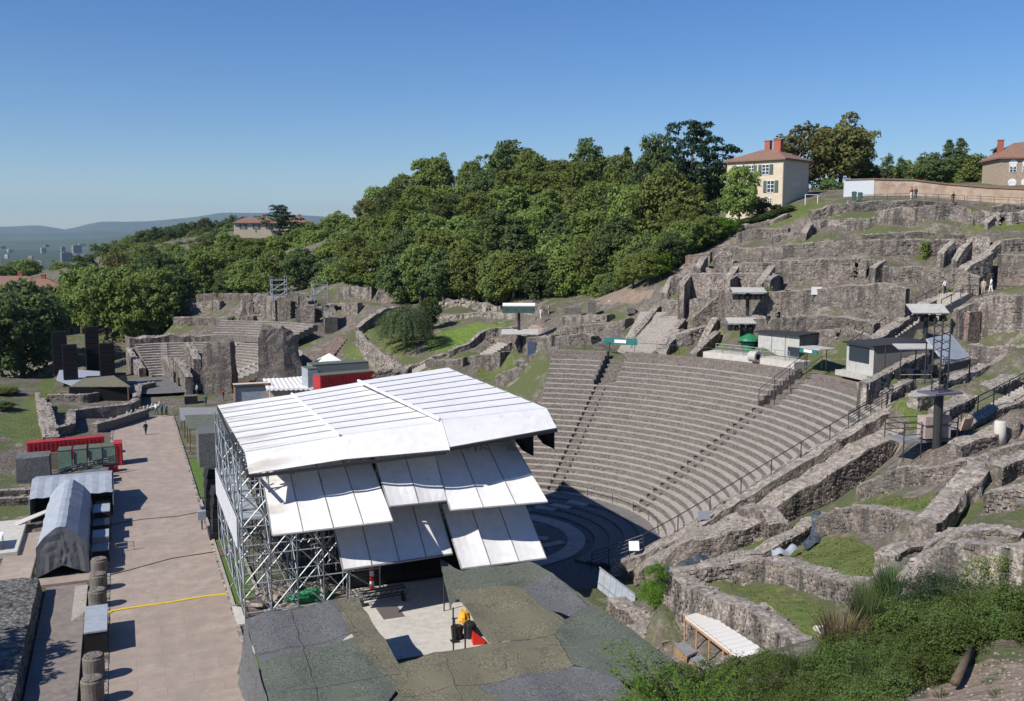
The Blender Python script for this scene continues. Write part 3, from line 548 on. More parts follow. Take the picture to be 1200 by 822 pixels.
for i, r in enumerate((9.3, 10.6, 11.9, 13.2)):
    mb = MB(); arc_block(mb, r, 15.2, -1.4, -1.12+i*.18, -62, 75, 3, 0, 1, .01); mb.build('low_step', [mat('worn_step_%s' % 'abcd'[i], (.16, .145, .135), .85, ((.13, .12, .11), (.19, .17, .155)), 1.5), seat_face], orc)
for s in ((10, 30), (11, 24), (12.4, 19)):
    mb = MB(); rad_box(mb, s[0]+.3, s[1]+8, 2.2, 1.0, -1.3, -.92+(s[0]-10)*.14); mb.build('pale_slab', marble, orc)
mb = MB(); arc_block(mb, 13.9, 14.9, -1.4, -.66, -66, 80, 3, 0, 1, .02); mb.build('parapet', [mat('mossy_slab', (.2, .19, .13), .9, ((.13, .14, .06), (.27, .24, .2)), 1.5), seat_face], orc)

# ---------------------------------------------------------------- ruin walls
def wall(name, pts, thick, label, m=None, rag=.35, s=.8, base=None, jit=.1, openings=(), cat='ruin', grp=None, parent=None, hz=.7, extra_base=.6):
    """pts = [(x, y, ztop)]; a ragged rubble wall standing on the ground. openings=[(fraction0, fraction1, height of the hole above ground)]"""
    P = [Vector(p) for p in pts]; L = [0]
    for a, b in zip(P, P[1:]): L.append(L[-1]+(b.xy-a.xy).length)
    tot = L[-1]; n = max(2, int(tot/s)); us = [tot*i/n for i in range(n+1)]; flag = {}
    for a, b, h in openings:
        for u, on in ((a*tot, 0), (a*tot+.06, 1), (b*tot-.06, 1), (b*tot, 0)): us.append(u); flag[round(u, 4)] = 1
    us = sorted(us); seed = rnd.uniform(0, 99); mb = MB(); st = []; nz_ = 4
    for u in us:
        i = min(len(P)-2, max(0, np.searchsorted(L, u, side='right')-1)); f = (u-L[i])/max(1e-6, L[i+1]-L[i]); q = P[i].lerp(P[i+1], f)
        d = (P[i+1].xy-P[i].xy).normalized()
        if i > 0 and f < .3: d = (d+(P[i].xy-P[i-1].xy).normalized()).normalized()
        if i < len(P)-2 and f > .7: d = (d+(P[i+2].xy-P[i+1].xy).normalized()).normalized()
        nn = Vector((d.y, -d.x))
        a = q.xy+nn*thick/2; b = q.xy-nn*thick/2
        hole = [h for (x0, x1, h) in openings if x0*tot+.03 < u < x1*tot-.03]
        t = q.z
        if not flag.get(round(u, 4)): t = q.z+rag*(.42 if P[0].y > 85 and P[0].x > 60 else 1)*(noise.noise(Vector((u*.45, seed, 0)))*1.1+noise.noise(Vector((u*1.5, seed, 5)))*.6)
        else: t = q.z
        if base is None: zf = tz(a.x, a.y)-extra_base; zb = tz(b.x, b.y)-extra_base
        else: zf = zb = base
        if hole: zf = zb = min(t-.25, min(zf, zb)+extra_base+hole[0])
        zf = min(zf, t-.2); zb = min(zb, t-.2)
        row = []
        for k in range(nz_+1):
            w = k/nz_; j = jit*(1 if not hole else .3)
            row.append((a.x+nn.x*(noise.noise(Vector((u*.7, w*2.2, seed)))*j*1.2)+rnd.uniform(-j, j)*.3, a.y+nn.y*(noise.noise(Vector((u*.7, w*2.2, seed)))*j*1.2)+rnd.uniform(-j, j)*.3, zf+(t-zf)*w))
        for k in range(nz_, -1, -1):
            w = k/nz_; row.append((b.x-nn.x*(noise.noise(Vector((u*.7, w*2.2, seed+9)))*jit*2), b.y-nn.y*(noise.noise(Vector((u*.7, w*2.2, seed+9)))*jit*2), zb+(t-zb)*w+(rnd.uniform(-.1, .1) if k == nz_ else 0)))
        mid = (Vector(row[nz_])+Vector(row[nz_+1]))/2+Vector((0, 0, rnd.uniform(-.02, .16)*min(1, thick)))
        row.insert(nz_+1, tuple(mid)); st.append(row)
    w_ = len(st[0]); mb.v = [p for r in st for p in r]; dist = math.hypot(P[0].x, P[0].y); big = 1 if dist < 85 else (1.5 if dist < 130 else 2.2)
    for i in range(len(st)-1):
        for k in range(w_): k2 = (k+1) % w_; mb.f.append((i*w_+k, (i+1)*w_+k, (i+1)*w_+k2, i*w_+k2)); mb.m.append(1 if k in (nz_, nz_+1) else 0)
    mb.f.append(tuple(range(w_-1, -1, -1))); mb.m.append(0); e = (len(st)-1)*w_; mb.f.append(tuple(e+k for k in range(w_))); mb.m.append(0)
    for i in range(len(st)-1):       # single stones standing proud of the face, in rough courses, and loose ones on top
        a0, a1, t0, t1 = Vector(st[i][0]), Vector(st[i+1][0]), Vector(st[i][nz_]), Vector(st[i+1][nz_]); Ln = (a1-a0).length
        if Ln < .2: continue
        rz = math.atan2((a1-a0).y, (a1-a0).x); hh = (t0.z+t1.z-a0.z-a1.z)/2; cs = .2 if big == 1 else .3; nn_c = max(1, int((hh-.3)/cs)); dens = Ln/(.42 if big == 1 else 1.5)
        for k in range(nn_c):
            for q_ in range(int(dens)+(rnd.random() < dens % 1)):
                u_, w__ = rnd.random(), (k+.5)/nn_c; q = a0.lerp(a1, u_).lerp(t0.lerp(t1, u_), w__)
                mb.box(q, (rnd.uniform(.14, .38)*(1 if big == 1 else 1.4), rnd.uniform(.05, .15), cs*rnd.uniform(.5, .95)), rz+rnd.uniform(-.1, .1), 0, rx=rnd.uniform(-.1, .1), ry=rnd.uniform(-.08, .08))
        for q_ in range(int(Ln*thick*(2.6 if big == 1 else .8))+1):
            b0, b1 = Vector(st[i][nz_+2]), Vector(st[i+1][nz_+2]); q = t0.lerp(t1, rnd.random()).lerp(b0.lerp(b1, rnd.random()), rnd.uniform(.05, .95)); s_ = rnd.uniform(.12, .3)*(1 if big == 1 else 1.3)
            mb.box(q+Vector((0, 0, .02)), (s_*1.3, s_, s_*.5), rnd.uniform(0, 3), 1, rx=rnd.uniform(-.25, .25), ry=rnd.uniform(-.25, .25))
    o = mb.build(name, [m or stone, cap_m], parent)
    if parent is None: tag(o, label, cat, grp)
    return o
for label, pts, h, kind, thick, m, k in WALLS: wall('masonry_ruin', [tuple(atd(*q)) for q in pts], thick, label, globals()[m], **k)

# hill terraces behind the seats, bottom to top
# stepped left end of the terraces
# radial walls near the stair heads
# long retaining wall at the near end of the seats
rl = [(63.3,65.0,12.2),(60.5,65.1,11.3),(57,65.2,9.9),(53,65.2,8.2),(49,65.3,6.4),(45,65.4,4.6),(41,65.5,2.8),(37.5,66.0,1.2),(35.2,67.2,.2)]
wall('retaining_wall', rl, 1.4, 'sloping rubble wall closing the near end of the seats, carrying the railing', stone_l, rag=.15, jit=.1, cat='retaining wall', extra_base=1.2)
wall('masonry_ruin', [(43.5,63.5,3.6),(46.5,63.3,4.7),(50,63.3,6.2),(54,63.3,7.8),(58,63.4,9.4),(61.5,63.6,10.8)], 2.3, 'broad belt of rubble masonry in front of the sloping railing wall', stone, rag=.35, jit=.15)
wall('masonry_ruin', [(36.0,64.2,.6),(38.5,62.0,3.4),(41.0,60.2,4.6),(43.5,60.0,5.2)], 3.0, 'bulky rubble mound wall above the grey barrier, with shrubs at its foot', stone, rag=.5, jit=.35)
wall('masonry_ruin', [(43.6,61.4,5.6),(43.9,58.8,5.7),(43.4,57,5.4)], 1.6, 'short cross wall beside the dark hollow under the railing', stone_d, rag=.4, jit=.2)
# radial walls on the right beside the mast
# small theatre surroundings, left
# two great masonry blocks of the small theatre's stage building and the arched ruin
def monolith(label, foot, tops, m, taper=.85):
    # foot = outline (x,y) ; tops = heights
    mb = MB(); n = len(foot); cx = sum(p[0] for p in foot)/n; cy = sum(p[1] for p in foot)/n; z0 = tz(cx, cy)-.5; NZ = 9; sub = 4
    F_ = []
    for i in range(n):
        a, b = foot[i], foot[(i+1) % n]; ta, tb = tops[i], tops[(i+1) % n]
        for k in range(sub): u = k/sub; F_.append((a[0]+(b[0]-a[0])*u, a[1]+(b[1]-a[1])*u, ta+(tb-ta)*u+rnd.uniform(-.6, .4)))
    K = len(F_); NZ = 16; sd_ = rnd.uniform(0, 50)
    for j in range(NZ+1):
        w = j/NZ; s_ = 1-(1-taper)*w
        for (x, y, t) in F_:
            d = noise.noise(Vector((x*.5, y*.5, w*5+sd_)))*.8+noise.noise(Vector((x*1.6, y*1.6, w*14+sd_)))*.35; k = s_*(1-.12*max(0, w-.8)*5*rnd.uniform(.3, 1.2))+d*.14
            mb.v.append((cx+(x-cx)*k, cy+(y-cy)*k, z0+(t-z0)*w))
    mb.v.append((cx, cy, z0+(sum(tops)/n-z0)*1.03)); c_ = len(mb.v)-1
    mb.f += [(j*K+i, j*K+(i+1) % K, (j+1)*K+(i+1) % K, (j+1)*K+i) for j in range(NZ) for i in range(K)]+[(NZ*K+i, NZ*K+(i+1) % K, c_) for i in range(K)]
    mb.m = [0]*len(mb.f)
    return tag(mb.build('ruined_pier', m), label, 'ruined pier')
a, b = atz(236, 463, .6), atz(273, 463, .6)
monolith('tall square pier of dark masonry standing free beside the small theatre', [(a.x, a.y), (b.x, b.y), (b.x+1.2, b.y+3), (a.x+1, a.y+3)], [8.9, 9.3, 9.3, 8.6], stone_d, .88)
a, b = atz(300, 462, .8), atz(366, 462, .8)
monolith('biggest free standing masonry pier with a rounded shoulder, behind the white pavilion', [(a.x, a.y), (a.x+4.5, a.y-.6), (b.x-.8, b.y+3.5), (b.x-.5, b.y+7), (a.x+1.5, a.y+5)], [10.6, 11.9, 9.8, 9.2, 11.6], stone_d, .8)
a, b = atz(185, 447, .8), atz(222, 466, .8)
for i, (px0, py0, px1, py1, top, lb) in enumerate(((188,437,205,447,4.2,'low ruined arch wall nearest the small stage'),(203,446,222,463,5.2,'rounded ruin with two arches in front of the square pier'),(218,434,232,452,6.6,'leaning wall fin left of the square pier'))):
    a, b = atz(px0, py0, .8), atz(px1, py1, .8)
    wall('masonry_ruin', [(a.x, a.y, top-1.2), ((a.x*2+b.x)/3, (a.y*2+b.y)/3, top), ((a.x+2*b.x)/3, (a.y+2*b.y)/3, top-.2), (b.x, b.y, top-1.5)], 1.2, lb, stone, rag=.4, openings=((.3,.46,2.2),(.58,.74,2.0)) if i == 1 else ())

# ---------------------------------------------------------------- small theatre seats
OC = (6.5, 172)
oroot = thing('small_theatre_seating', 'small theatre with worn concentric stone steps beyond the black loudspeaker towers', 'theatre seating', (OC[0]+10, OC[1]+10, 1))
for k in range(20):
    r0 = 10+.95*k; z = 1.2+.36*(k+1)+(1.0 if k > 12 else 0); mb = MB(); arc_block(mb, r0, r0+1.0, z-1.2, z, -20 if k < 13 else 20, 101 if k < 13 else 66, 3, c=OC, jit=.05)
    mb.build('seat_row', [seat_top, seat_face], oroot)
for a in (15, 52, 88):
    mb = MB()
    for k in range(13): v = pol(9.9+.95*k, a, 1.35+.36*k, OC); mb.box((v.x, v.y, v.z), (.5, 1.1, .3), R_(a))
    mb.build('stairway', seat_top, oroot)
mb = MB()
for i in range(40):
    a = 2*math.pi*i/40; mb.v.append((OC[0]+9.8*math.cos(a), OC[1]+9.8*math.sin(a), 1.22))
mb.f = [tuple(range(40))]; mb.m = [0]; mb.build('orchestra_floor', mat('odeon_floor', (.13, .13, .135), .8, ((.1, .1, .105), (.17, .165, .16)), 1), oroot)


wall('masonry_ruin', [tuple(pol(24.5, a, 7.0, OC)) for a in (66, 76, 86, 96, 103)], 4.0, 'broad curved rubble band above the lower rows of the small theatre', stone_d, rag=.5, jit=.2, base=2)
wall('masonry_ruin', [tuple(pol(22.5, a, 5.2, OC)) for a in (101, 104)]+[tuple(pol(12, 106, 2.6, OC))], 1.2, 'sloping end wall closing the left side of the small theatre rows', stone, rag=.2, jit=.1, base=.5)
# stub walls added to cast triangular shadows on the terrace walls
for i, (px, top, d, L_, drop, lb) in enumerate(((826,300,139,3.2,1.6,'small added shadow stub under the upper left terrace wall'),(862,312,131,3.4,2.4,'added shadow fin left of the dark recess below the second terrace'),(905,312,126,3.6,2.2,'added shadow fin at the left end of the second terrace wall'),(911,322,124,2.6,.6,'straight added shadow fin ending the square topped chamber pair'),(862,322,129,2.6,.6,'straight added shadow fin dividing the square topped chamber pair'),(806,323,135,2.8,1.2,'added shadow fin at the left of the square topped chambers'),(1035,306,121.5,2.2,.8,'short added shadow step between the two halves of the second terrace'),(1118,282,128.4,3.0,1.6,'added shadow fin left of the first tall niche on the third terrace'),(1137,281,128,3.4,2.6,'added shadow fin between the two tall niches on the third terrace'),(1160,292,124,4.2,4.0,'tall sloping added shadow fin beside the deep niche above the ramp top'),(1172,283,127,2.4,1.2,'small added shadow fin at the right end of the third terrace'),(950,262,139,2.4,1.4,'small added shadow fin left of the pale upper wall'),(1143,354,103.5,2.4,.8,'straight added shadow fin ending the tall streaked retaining wall'),(838,372,128.5,4.6,3.4,'sloping added shadow fin above the second grass wedge behind the seats'),(1165,252,134.6,2.2,1.2,'small added shadow fin in the ragged upper wall at the right'))):
    a = atd(px, top, d); q = (V(CX, CY, 0) if 0 else Vector((CX, CY, 0)))-a; q.z = 0; q.normalize(); b = a+q*L_
    wall('masonry_ruin', [(a.x, a.y, a.z), ((a.x+b.x)/2, (a.y+b.y)/2, a.z-drop*.4), (b.x, b.y, a.z-drop)], .9, lb, stone, rag=.15, jit=.08)
# ---------------------------------------------------------------- the stage
stage = thing('stage', 'large scaffold stage under a sloping white sheeted roof, with white lower awnings', 'stage', (17, 76, 0))
def sheet(name, c, nb, m, seam=.05, t=.07, sag=.12, along='u', wav=0):
    """c = corners p00,p10,p11,p01; nb bands along u, ribs at the joints"""
    p = [Vector(q) for q in c]; mb = MB(); K = 4; rows = []
    nrm = (p[1]-p[0]).cross(p[3]-p[0]).normalized()
    if nrm.z < 0: nrm = -nrm
    U = []
    for i in range(nb):
        for k in range(K): U.append(((i+k/K)/nb, k/K))
    U.append((1, 0))
    for u, f in U:
        r = []
        for j in range(7):
            v = j/6; q = p[0].lerp(p[1], u).lerp(p[3].lerp(p[2], u), v)
            r.append(q-nrm*(sag*math.sin(math.pi*f)*(.5+.5*math.sin(math.pi*v))+noise.noise(q*.7)*wav))
        rows.append(r)
    mb.grid(rows); b = [[q-nrm*t for q in r] for r in rows]; mb.grid([r[::-1] for r in b])
    for rr, bb_ in ((rows[0], b[0]), (rows[-1], b[-1])): mb.grid([rr, bb_])
    mb.grid([[r[0] for r in rows], [r[0] for r in b]]); mb.grid([[r[-1] for r in rows], [r[-1] for r in b]])
    o = mb.build(name, m, stage, smooth=False)
    rb = MB()
    for i in range(1, nb):
        u = i/nb; a = p[0].lerp(p[1], u); d = p[3].lerp(p[2], u); rb.tube(a+nrm*.01, d+nrm*.01, seam, n=4)
    if nb > 1: tag(rb.build('seam', m if seam > .06 else grey_mid, o))
    return o
def V(*a): return Vector(a)
f1, f2, f3, f4, f5 = atz(255, 475, 11.65), atz(342, 462.5, 12.35), atz(424, 447.5, 12.85), atz(420, 447, 13.3), atz(525, 431, 13.5)
# upper roof: left sheet, right (slightly higher) sheet, and their steep near aprons
LFx, LNy, LNz, LFy, LFz = 7.25, 65.9, 11.75, 85.3, 11.65
sheet('roof_sheet', [V(7.25, 66.0, 11.75), f1, f2, V(13.6, 65.7, 12.38)], 9, white_sheet, .05, sag=.05)
sheet('roof_sheet', [V(13.5, 65.7, 12.42), f2+V(-.1, 0, .04), f3, V(20.75, 65.3, 12.9)], 9, white_sheet, .05, sag=.05)
sheet('roof_sheet', [V(20.6, 65.3, 13.05), f4, f5, V(29.0, 65.9, 13.25)], 9, white_sheet, .05, sag=.05)
rb = MB(); rb.tube((13.5, 65.6, 12.44), tuple(f2+V(0, 0, .08)), .1, n=6); rb.tube((20.55, 65.3, 13.08), tuple(f4+V(0, 0, .05)), .13, n=6); rb.build('roof_joint', white, stage)
sheet('roof_apron', [V(7.35, 64.9, 10.45), V(7.25, 66.05, 11.74), V(13.55, 65.75, 12.38), V(13.56, 64.3, 11.05)], 1, white_sheet, sag=.0)
sheet('roof_apron', [V(13.5, 64.3, 11.05), V(13.5, 65.7, 12.4), V(20.75, 65.3, 12.88), V(20.75, 63.6, 11.25)], 1, white_sheet, sag=.0)
sheet('roof_apron', [V(20.7, 63.6, 11.45), V(20.6, 65.3, 13.03), V(29.0, 65.9, 13.23), V(29.1, 64.3, 12.05)], 1, white_sheet, sag=.0)
jc = MB(); jc.grid([[V(20.7, 65.3, 12.8), f3-V(0, 0, .12)], [V(20.62, 65.3, 13.1), f4+V(0, 0, .04)]]); jc.grid([[V(20.7, 63.58, 11.1), V(20.7, 65.3, 12.8)], [V(20.66, 63.58, 11.5), V(20.64, 65.3, 13.1)]]); jc.build('joint_light_seal', white, stage)  # strips added to stop sun leaking through the roof joints
fa = MB()
for a, b in (((7.35, 64.9, 10.4), (20.4, 63.55, 11.2)), ((20.7, 63.55, 11.4), (29.1, 64.2, 12.0)), ((7.3, 65, 10.4), tuple(f1-V(0, 0, .15))), ((29.1, 64.3, 12), tuple(f5-V(0, 0, .15)))): fa.box((Vector(a)+Vector(b))/2-Vector((0, 0, .12)), ((Vector(b)-Vector(a)).length, .12, .22), math.atan2(b[1]-a[1], b[0]-a[0]), ry=-math.atan2(b[2]-a[2], (Vector(b)-Vector(a)).xy.length))
fa.build('roof_edge_beam', steel_d, stage)
# lower awnings
def awn(x0, x1, yt0, zt0, yb0, zb0, yt1, zt1, yb1, zb1, nb):
    o = sheet('awning', [V(x0, yb0, zb0), V(x1, yb1, zb1), V(x1, yt1, zt1), V(x0, yt0, zt0)], nb, white_sheet, .04, sag=.1, wav=.03)
    f = MB(); f.path([V(x0, yb0, zb0-.06), V(x1, yb1, zb1-.06)], .08); f.path([V(x0, yb0, zb0-.06), V(x0, yt0, zt0-.06)], .06); f.path([V(x1, yb1, zb1-.06), V(x1, yt1, zt1-.06)], .06); f.build('awning_frame', grey_mid, stage)
awn(8.55, 16.1, 68.2, 9.7, 63.4, 6.65, 68.4, 10.3, 61.6, 7.28, 4)
awn(16.2, 20.55, 67.8, 10.9, 62.9, 7.9, 67.6, 11.4, 63.9, 7.62, 2)
awn(20.6, 27.35, 67.2, 10.35, 63.2, 7.1, 68.6, 10.45, 61.9, 7.35, 3)
awn(12.95, 20.9, 66.6, 6.9, 62.7, 4.0, 68.5, 8.0, 63.8, 3.8, 4)
awn(21.0, 27.4, 66.6, 6.6, 62.05, 3.25, 67.2, 6.9, 62.2, 3.15, 3)
# dark boxing of the playing area and its floor
bx = MB(); bx.bb((14.5, 85.2, 0), (27, 85.5, 11.5)); bx.bb((14.2, 70, 0), (14.5, 85.2, 11.2)); bx.build('back_curtain', black, stage)
bx = MB(); bx.bb((14.6, 69.4, .2), (29, 85.1, .95)); bx.build('stage_floor', black_s, stage)
bx = MB(); bx.bb((18.5, 68.6, 1.0), (28.6, 68.75, 6.2)); bx.bb((14.6, 69.3, 3.0), (18.6, 69.45, 6.3)); bx.build('side_curtain', black, stage)
for x, z in ((26.6, 10.2), (28.3, 10.6)):
    b = MB(); b.add([(x-.1, 65.6, z+1.5), (x+1.3, 65.8, z+1.7), (x+1.5, 66.2, z-.6), (x-.1, 68.5, z+1.5), (x+1.3, 68.6, z+1.7), (x+1.5, 68.4, z-.6)], [(0, 1, 2), (3, 5, 4), (0, 2, 5, 3), (0, 3, 4, 1), (1, 4, 5, 2)]); b.build('hanging_panel', black, stage)
# scaffold: frames bay by bay
def frame(x0, y0, x1, y1, z0, z1, lift=2.0, r=.05, diag=True, brace=0):
    f = MB(); f.tube((x0, y0, z0), (x0, y0, z1), r, n=5); z = z0+.4; k = brace
    while z < z1:
        f.tube((x0, y0, z), (x1, y1, z), r*.85, n=4)
        if z+lift < z1+.1 and diag: f.tube((x0, y0, z) if k % 2 else (x1, y1, z), (x1, y1, z+lift) if k % 2 else (x0, y0, z+lift), r*.8, n=4)
        z += lift; k += 1
    f.tube((x1, y1, z0), (x1, y1, z1), r, n=5); f.build('scaffold_frame', steel, stage)
xs_ = [7.0, 8.8, 10.6, 12.4, 14.2]; ys_ = [66.6, 68.8, 71.2, 73.8, 76.6, 79.4, 82.2, 85.0]
for j, y in enumerate(ys_):
    for i in range(4):
        zt = 11.2+i*.18 if j > 0 else 8.6
        if (i+j) % 4 != 3 or j < 2: frame(xs_[i], y, xs_[i+1], y, .0, zt, 2.0, .055, True, i+j)
for i, x in enumerate(xs_[:4]):
    for j in range(7):
        if i in (0, 2) or j < 2: frame(x, ys_[j], x, ys_[j+1], 0, 11.2+i*.18, 2.0, .05, True, i+j)
for i, (x0, x1) in enumerate(((14.2, 16.6), (16.6, 19), (19, 21.5), (21.5, 24), (24, 26.6))): frame(x0, 67.5, x1, 67.5, 5.2 if i else 0, 12.3, 1.7, .055, True, i); frame(x0, 66.4, x1, 66.4, 10.4, 11.9, 1.2, .06, True, i)
for x in (16.5, 21.5, 27):   # rakers
    f = MB(); f.tube((x, 67, 11.8), (x, 69.5, 1), .07, n=5); f.tube((x, 69, 11.8), (x, 69.5, 1), .07, n=5); f.build('raking_strut', steel, stage)
for j in range(6):
    b = MB(); b.bb((7.1, ys_[j+1]+.1, 6.2), (8.7, ys_[j+2]-.1 if j < 5 else 85, 6.28)); b.build('walkway_deck', grey_sheet, stage); b = MB(); b.bb((8.9, ys_[j+1]+.1, 8.3), (10.5, ys_[j+2]-.1 if j < 5 else 85, 8.36)); b.build('walkway_deck', grey_sheet, stage)
b = MB()
for j in range(1, 7): b.bb((8.9, ys_[j], 10.1), (12.3, ys_[j]+2.3, 10.15))
b.build('inner_deck', grey_sheet, stage)
sc = MB(); sc.bb((6.86, 69, 4.2), (6.9, 85, 6.4)); sc.build('edge_screen', mat('pale_banner', (.5, .52, .55), .7, ((.4, .42, .45), (.6, .6, .62)), 2, [((.45, .12, .1), 2.4, .66)]), stage)
for i in range(5):
    y = 70+i*3.0; b = MB(); b.box((9.6, y, 6.9), (1.1, 1.4, 1.0)); b.box((9.6, y, 8.8), (.9, 1.0, .6), .3); b.build('equipment_case', black_s, stage)
truss = MB()
for y in (66.4, 75.5, 84.6):
    for dz in (-.3, -1.1): truss.tube((7.3, y, 11.55+dz), (28.8, y, 13.2+dz), .07, n=4)
    for k in range(18): x = 7.3+k*1.2; s_ = 1.65/21.5*(x-7.3); truss.tube((x, y, 11.25+s_), (x+1.2, y, 10.45+s_+.09), .045, n=4)
truss.build('roof_truss', steel, stage)
# things under the near edge of the stage
def obj1(mb, name, label, m, cat, grp=None, smooth=False): return tag(mb.build(name, m, smooth=smooth), label, cat, grp)
def blob(c, d, seed, n=9, flat=True, rough_=.3):
    mb = MB(); rows = []
    for i in range(n+1):
        th = math.pi/2*i/n; r = []
        for j in range(2*n+1):
            ph = math.pi*j/n; v = Vector((math.cos(ph)*math.sin(th), math.sin(ph)*math.sin(th), math.cos(th)))
            k = 1+rough_*noise.noise(v*1.7+Vector((seed, 0, 0)))+.5*rough_*noise.noise(v*4+Vector((0, seed, 0)))
            r.append((c[0]+v.x*d[0]*k, c[1]+v.y*d[1]*k, c[2]+v.z*d[2]*k))
        rows.append(r)
    return mb.grid(rows)
c = atz(360, 700, .3); obj1(blob((c.x, c.y, -.1), (2.0, .9, .8), 3, 10, rough_=.6), 'tarpaulin_heap', 'crumpled green tarpaulin heap on the ground under the scaffold', green_tarp, 'tarpaulin')
for i, (px, py, lb) in enumerate(((311, 708, 'small rubble pile at the foot of the near scaffold corner'), (375, 690, 'rubble pile behind the green tarpaulin'), (330, 690, 'low stones beneath the scaffold left of the green tarpaulin'))):
    c = atz(px, py, .1); obj1(blob((c.x, c.y, -.1), (1.6, 1.0, .7), 7+i, 9, rough_=.8), 'rubble_pile', lb, stone_l, 'rubble')
c = atz(379, 703, 0); b = MB(); b.lathe((c.x, c.y, 0), [(.34, 0), (.34, 1.0), (.3, 1.05)], 12); obj1(b, 'column_stump', 'small round stone stump just right of the green tarpaulin', stone_l, 'column stump')
fl = thing('flight_truss', 'dark lighting truss on a low trolley at the edge of the stage forecourt', 'truss', (atz(447, 703, .3).x, atz(447, 703, .3).y, .1)); c = fl.location
b = MB()
for dy in (-.25, .25):
    for z in (.5, 1.0): b.tube((c.x-1.6, c.y+dy, z), (c.x+1.8, c.y+dy+.2, z), .045)
for k in range(9): x = c.x-1.6+k*.4; b.tube((x, c.y-.25, .5), (x+.4, c.y-.2, 1.0), .03, n=4); b.tube((x, c.y-.25, .5), (x, c.y+.25, .5), .03, n=4)
b.build('truss', steel_d, fl)
for dx in (-1.4, 1.6):
    b = MB(); b.bb((c.x+dx-.08, c.y-.3, 0.06), (c.x+dx+.08, c.y+.3, .5)); b.build('leg', steel_d, fl)
c = atz(436, 694, 0); b = MB()
for k in range(8): b.lathe((c.x, c.y, .1+k*.38), [(.16, 0), (.16, .38)], 10, k % 2)
obj1(b, 'striped_pole', 'red and white striped pole standing under the lower awnings', [red_b, white], 'pole')

# ---------------------------------------------------------------- netting canopy over the back-stage yard
netroot = thing('netting_canopy', 'wide low canopy of patched olive and grey camouflage netting on posts in the foreground', 'netting canopy', (18, 53, 0))
NZ = 3.5
def nh(x, y): return NZ+.16*noise.noise(Vector((x*.3, y*.3, 1)))-.2*abs(math.sin(x*math.pi/3.7)*math.sin(y*math.pi/4.3))+.07*noise.noise(Vector((x*1.1, y*1.1, 4)))
def net(poly, m, dz=0, name='net_sheet'):
    P = [tuple(atz(px, py, NZ).xy) for px, py in poly]; x0 = min(p[0] for p in P); x1 = max(p[0] for p in P); y0 = min(p[1] for p in P); y1 = max(p[1] for p in P)
    bm = bmesh.new(); vs = [bm.verts.new((x, y, 0)) for x, y in P]; bm.faces.new(vs)
    for ax, lo, hi in ((0, x0, x1), (1, y0, y1)):
        k = lo+.5
        while k < hi:
            no = (1, 0, 0) if ax == 0 else (0, 1, 0); co = (k, 0, 0) if ax == 0 else (0, k, 0)
            bmesh.ops.bisect_plane(bm, geom=bm.verts[:]+bm.edges[:]+bm.faces[:], plane_co=co, plane_no=no); k += .5
    mb = MB(); bm.verts.index_update()
    for v in bm.verts: mb.v.append((v.co.x, v.co.y, nh(v.co.x, v.co.y)+dz))
    mb.f = [tuple(v.index for v in f.verts) for f in bm.faces]; mb.m = [0]*len(mb.f); bm.free()
    o = mb.build(name, m, netroot, smooth=True)
    return o, P
net([(287,724),(392,704),(418,740),(400,752),(304,777)], net_g)
net([(304,777),(400,752),(418,748),(468,800),(440,840),(380,880),(330,880)], net_v, .012)
net([(392,704),(418,699),(467,774),(470,812),(418,756)], net_o, .02)
net([(467,774),(530,760),(573,754),(650,744),(672,778),(600,792),(468,812)], net_o, .012)
net([(440,842),(468,808),(570,797),(600,792),(650,840),(560,880),(430,880)], net_o, .03)
net([(560,800),(672,779),(720,790),(800,860),(720,880),(640,880)], net_g, .045)
net([(516,654),(542,666),(620,657),(647,673),(610,690),(545,692),(529,709)], net_v, .02)
net([(529,690),(610,686),(640,712),(665,727),(650,744),(573,754)], net_o, .035)
net([(610,688),(647,673),(690,711),(668,722),(640,714)], net_g, .05)
net([(650,744),(662,726),(690,711),(728,730),(790,775),(820,830),(740,800),(672,778)], net_v, .06)
# hanging left edge and near lip
mb = MB(); a, b_ = atz(287, 724, NZ), atz(330, 880, NZ); n_ = 26; rows = []
for i in range(n_+1):
    q = a.lerp(b_, i/n_); o_ = noise.noise(Vector((i*.6, 0, 0)))*.15; rows.append([(q.x, q.y, nh(q.x, q.y)), (q.x-.15+o_, q.y, 2.2), (q.x-.3+o_, q.y, 1.0), (q.x-.55+o_*2, q.y, .12)])
mb.grid(rows); mb.build('hanging_net', net_g, netroot, smooth=True)
for q, r, m_ in (((418,699),(467,774),net_o), ((467,774),(573,754),net_o), ((529,709),(516,654),net_v), ((647,673),(728,730),net_v), ((287,724),(418,699),net_g)):
    a, b_ = atz(*q, NZ), atz(*r, NZ); mb = MB(); rows = []
    for i in range(15): p = a.lerp(b_, i/14); rows.append([(p.x, p.y, nh(p.x, p.y)+.02), (p.x, p.y, NZ-.35-abs(noise.noise(Vector((i*.7, q[0], 0))))*.6)])
    mb.grid(rows); mb.build('net_fringe', m_, netroot)
for q in ((292,730),(345,716),(400,706),(420,704),(445,742),(469,777),(500,770),(531,762),(531,712),(545,730),(569,752),(520,660),(560,668),(618,660),(645,676),(688,714),(726,733),(600,720),(310,780),(360,760),(650,780),(560,800)):
    p = atz(*q, NZ); z0 = tz(p.x, p.y); b = MB(); b.tube((p.x, p.y, z0), (p.x, p.y, nh(p.x, p.y)), .05, n=6); b.build('post', steel_d, netroot)
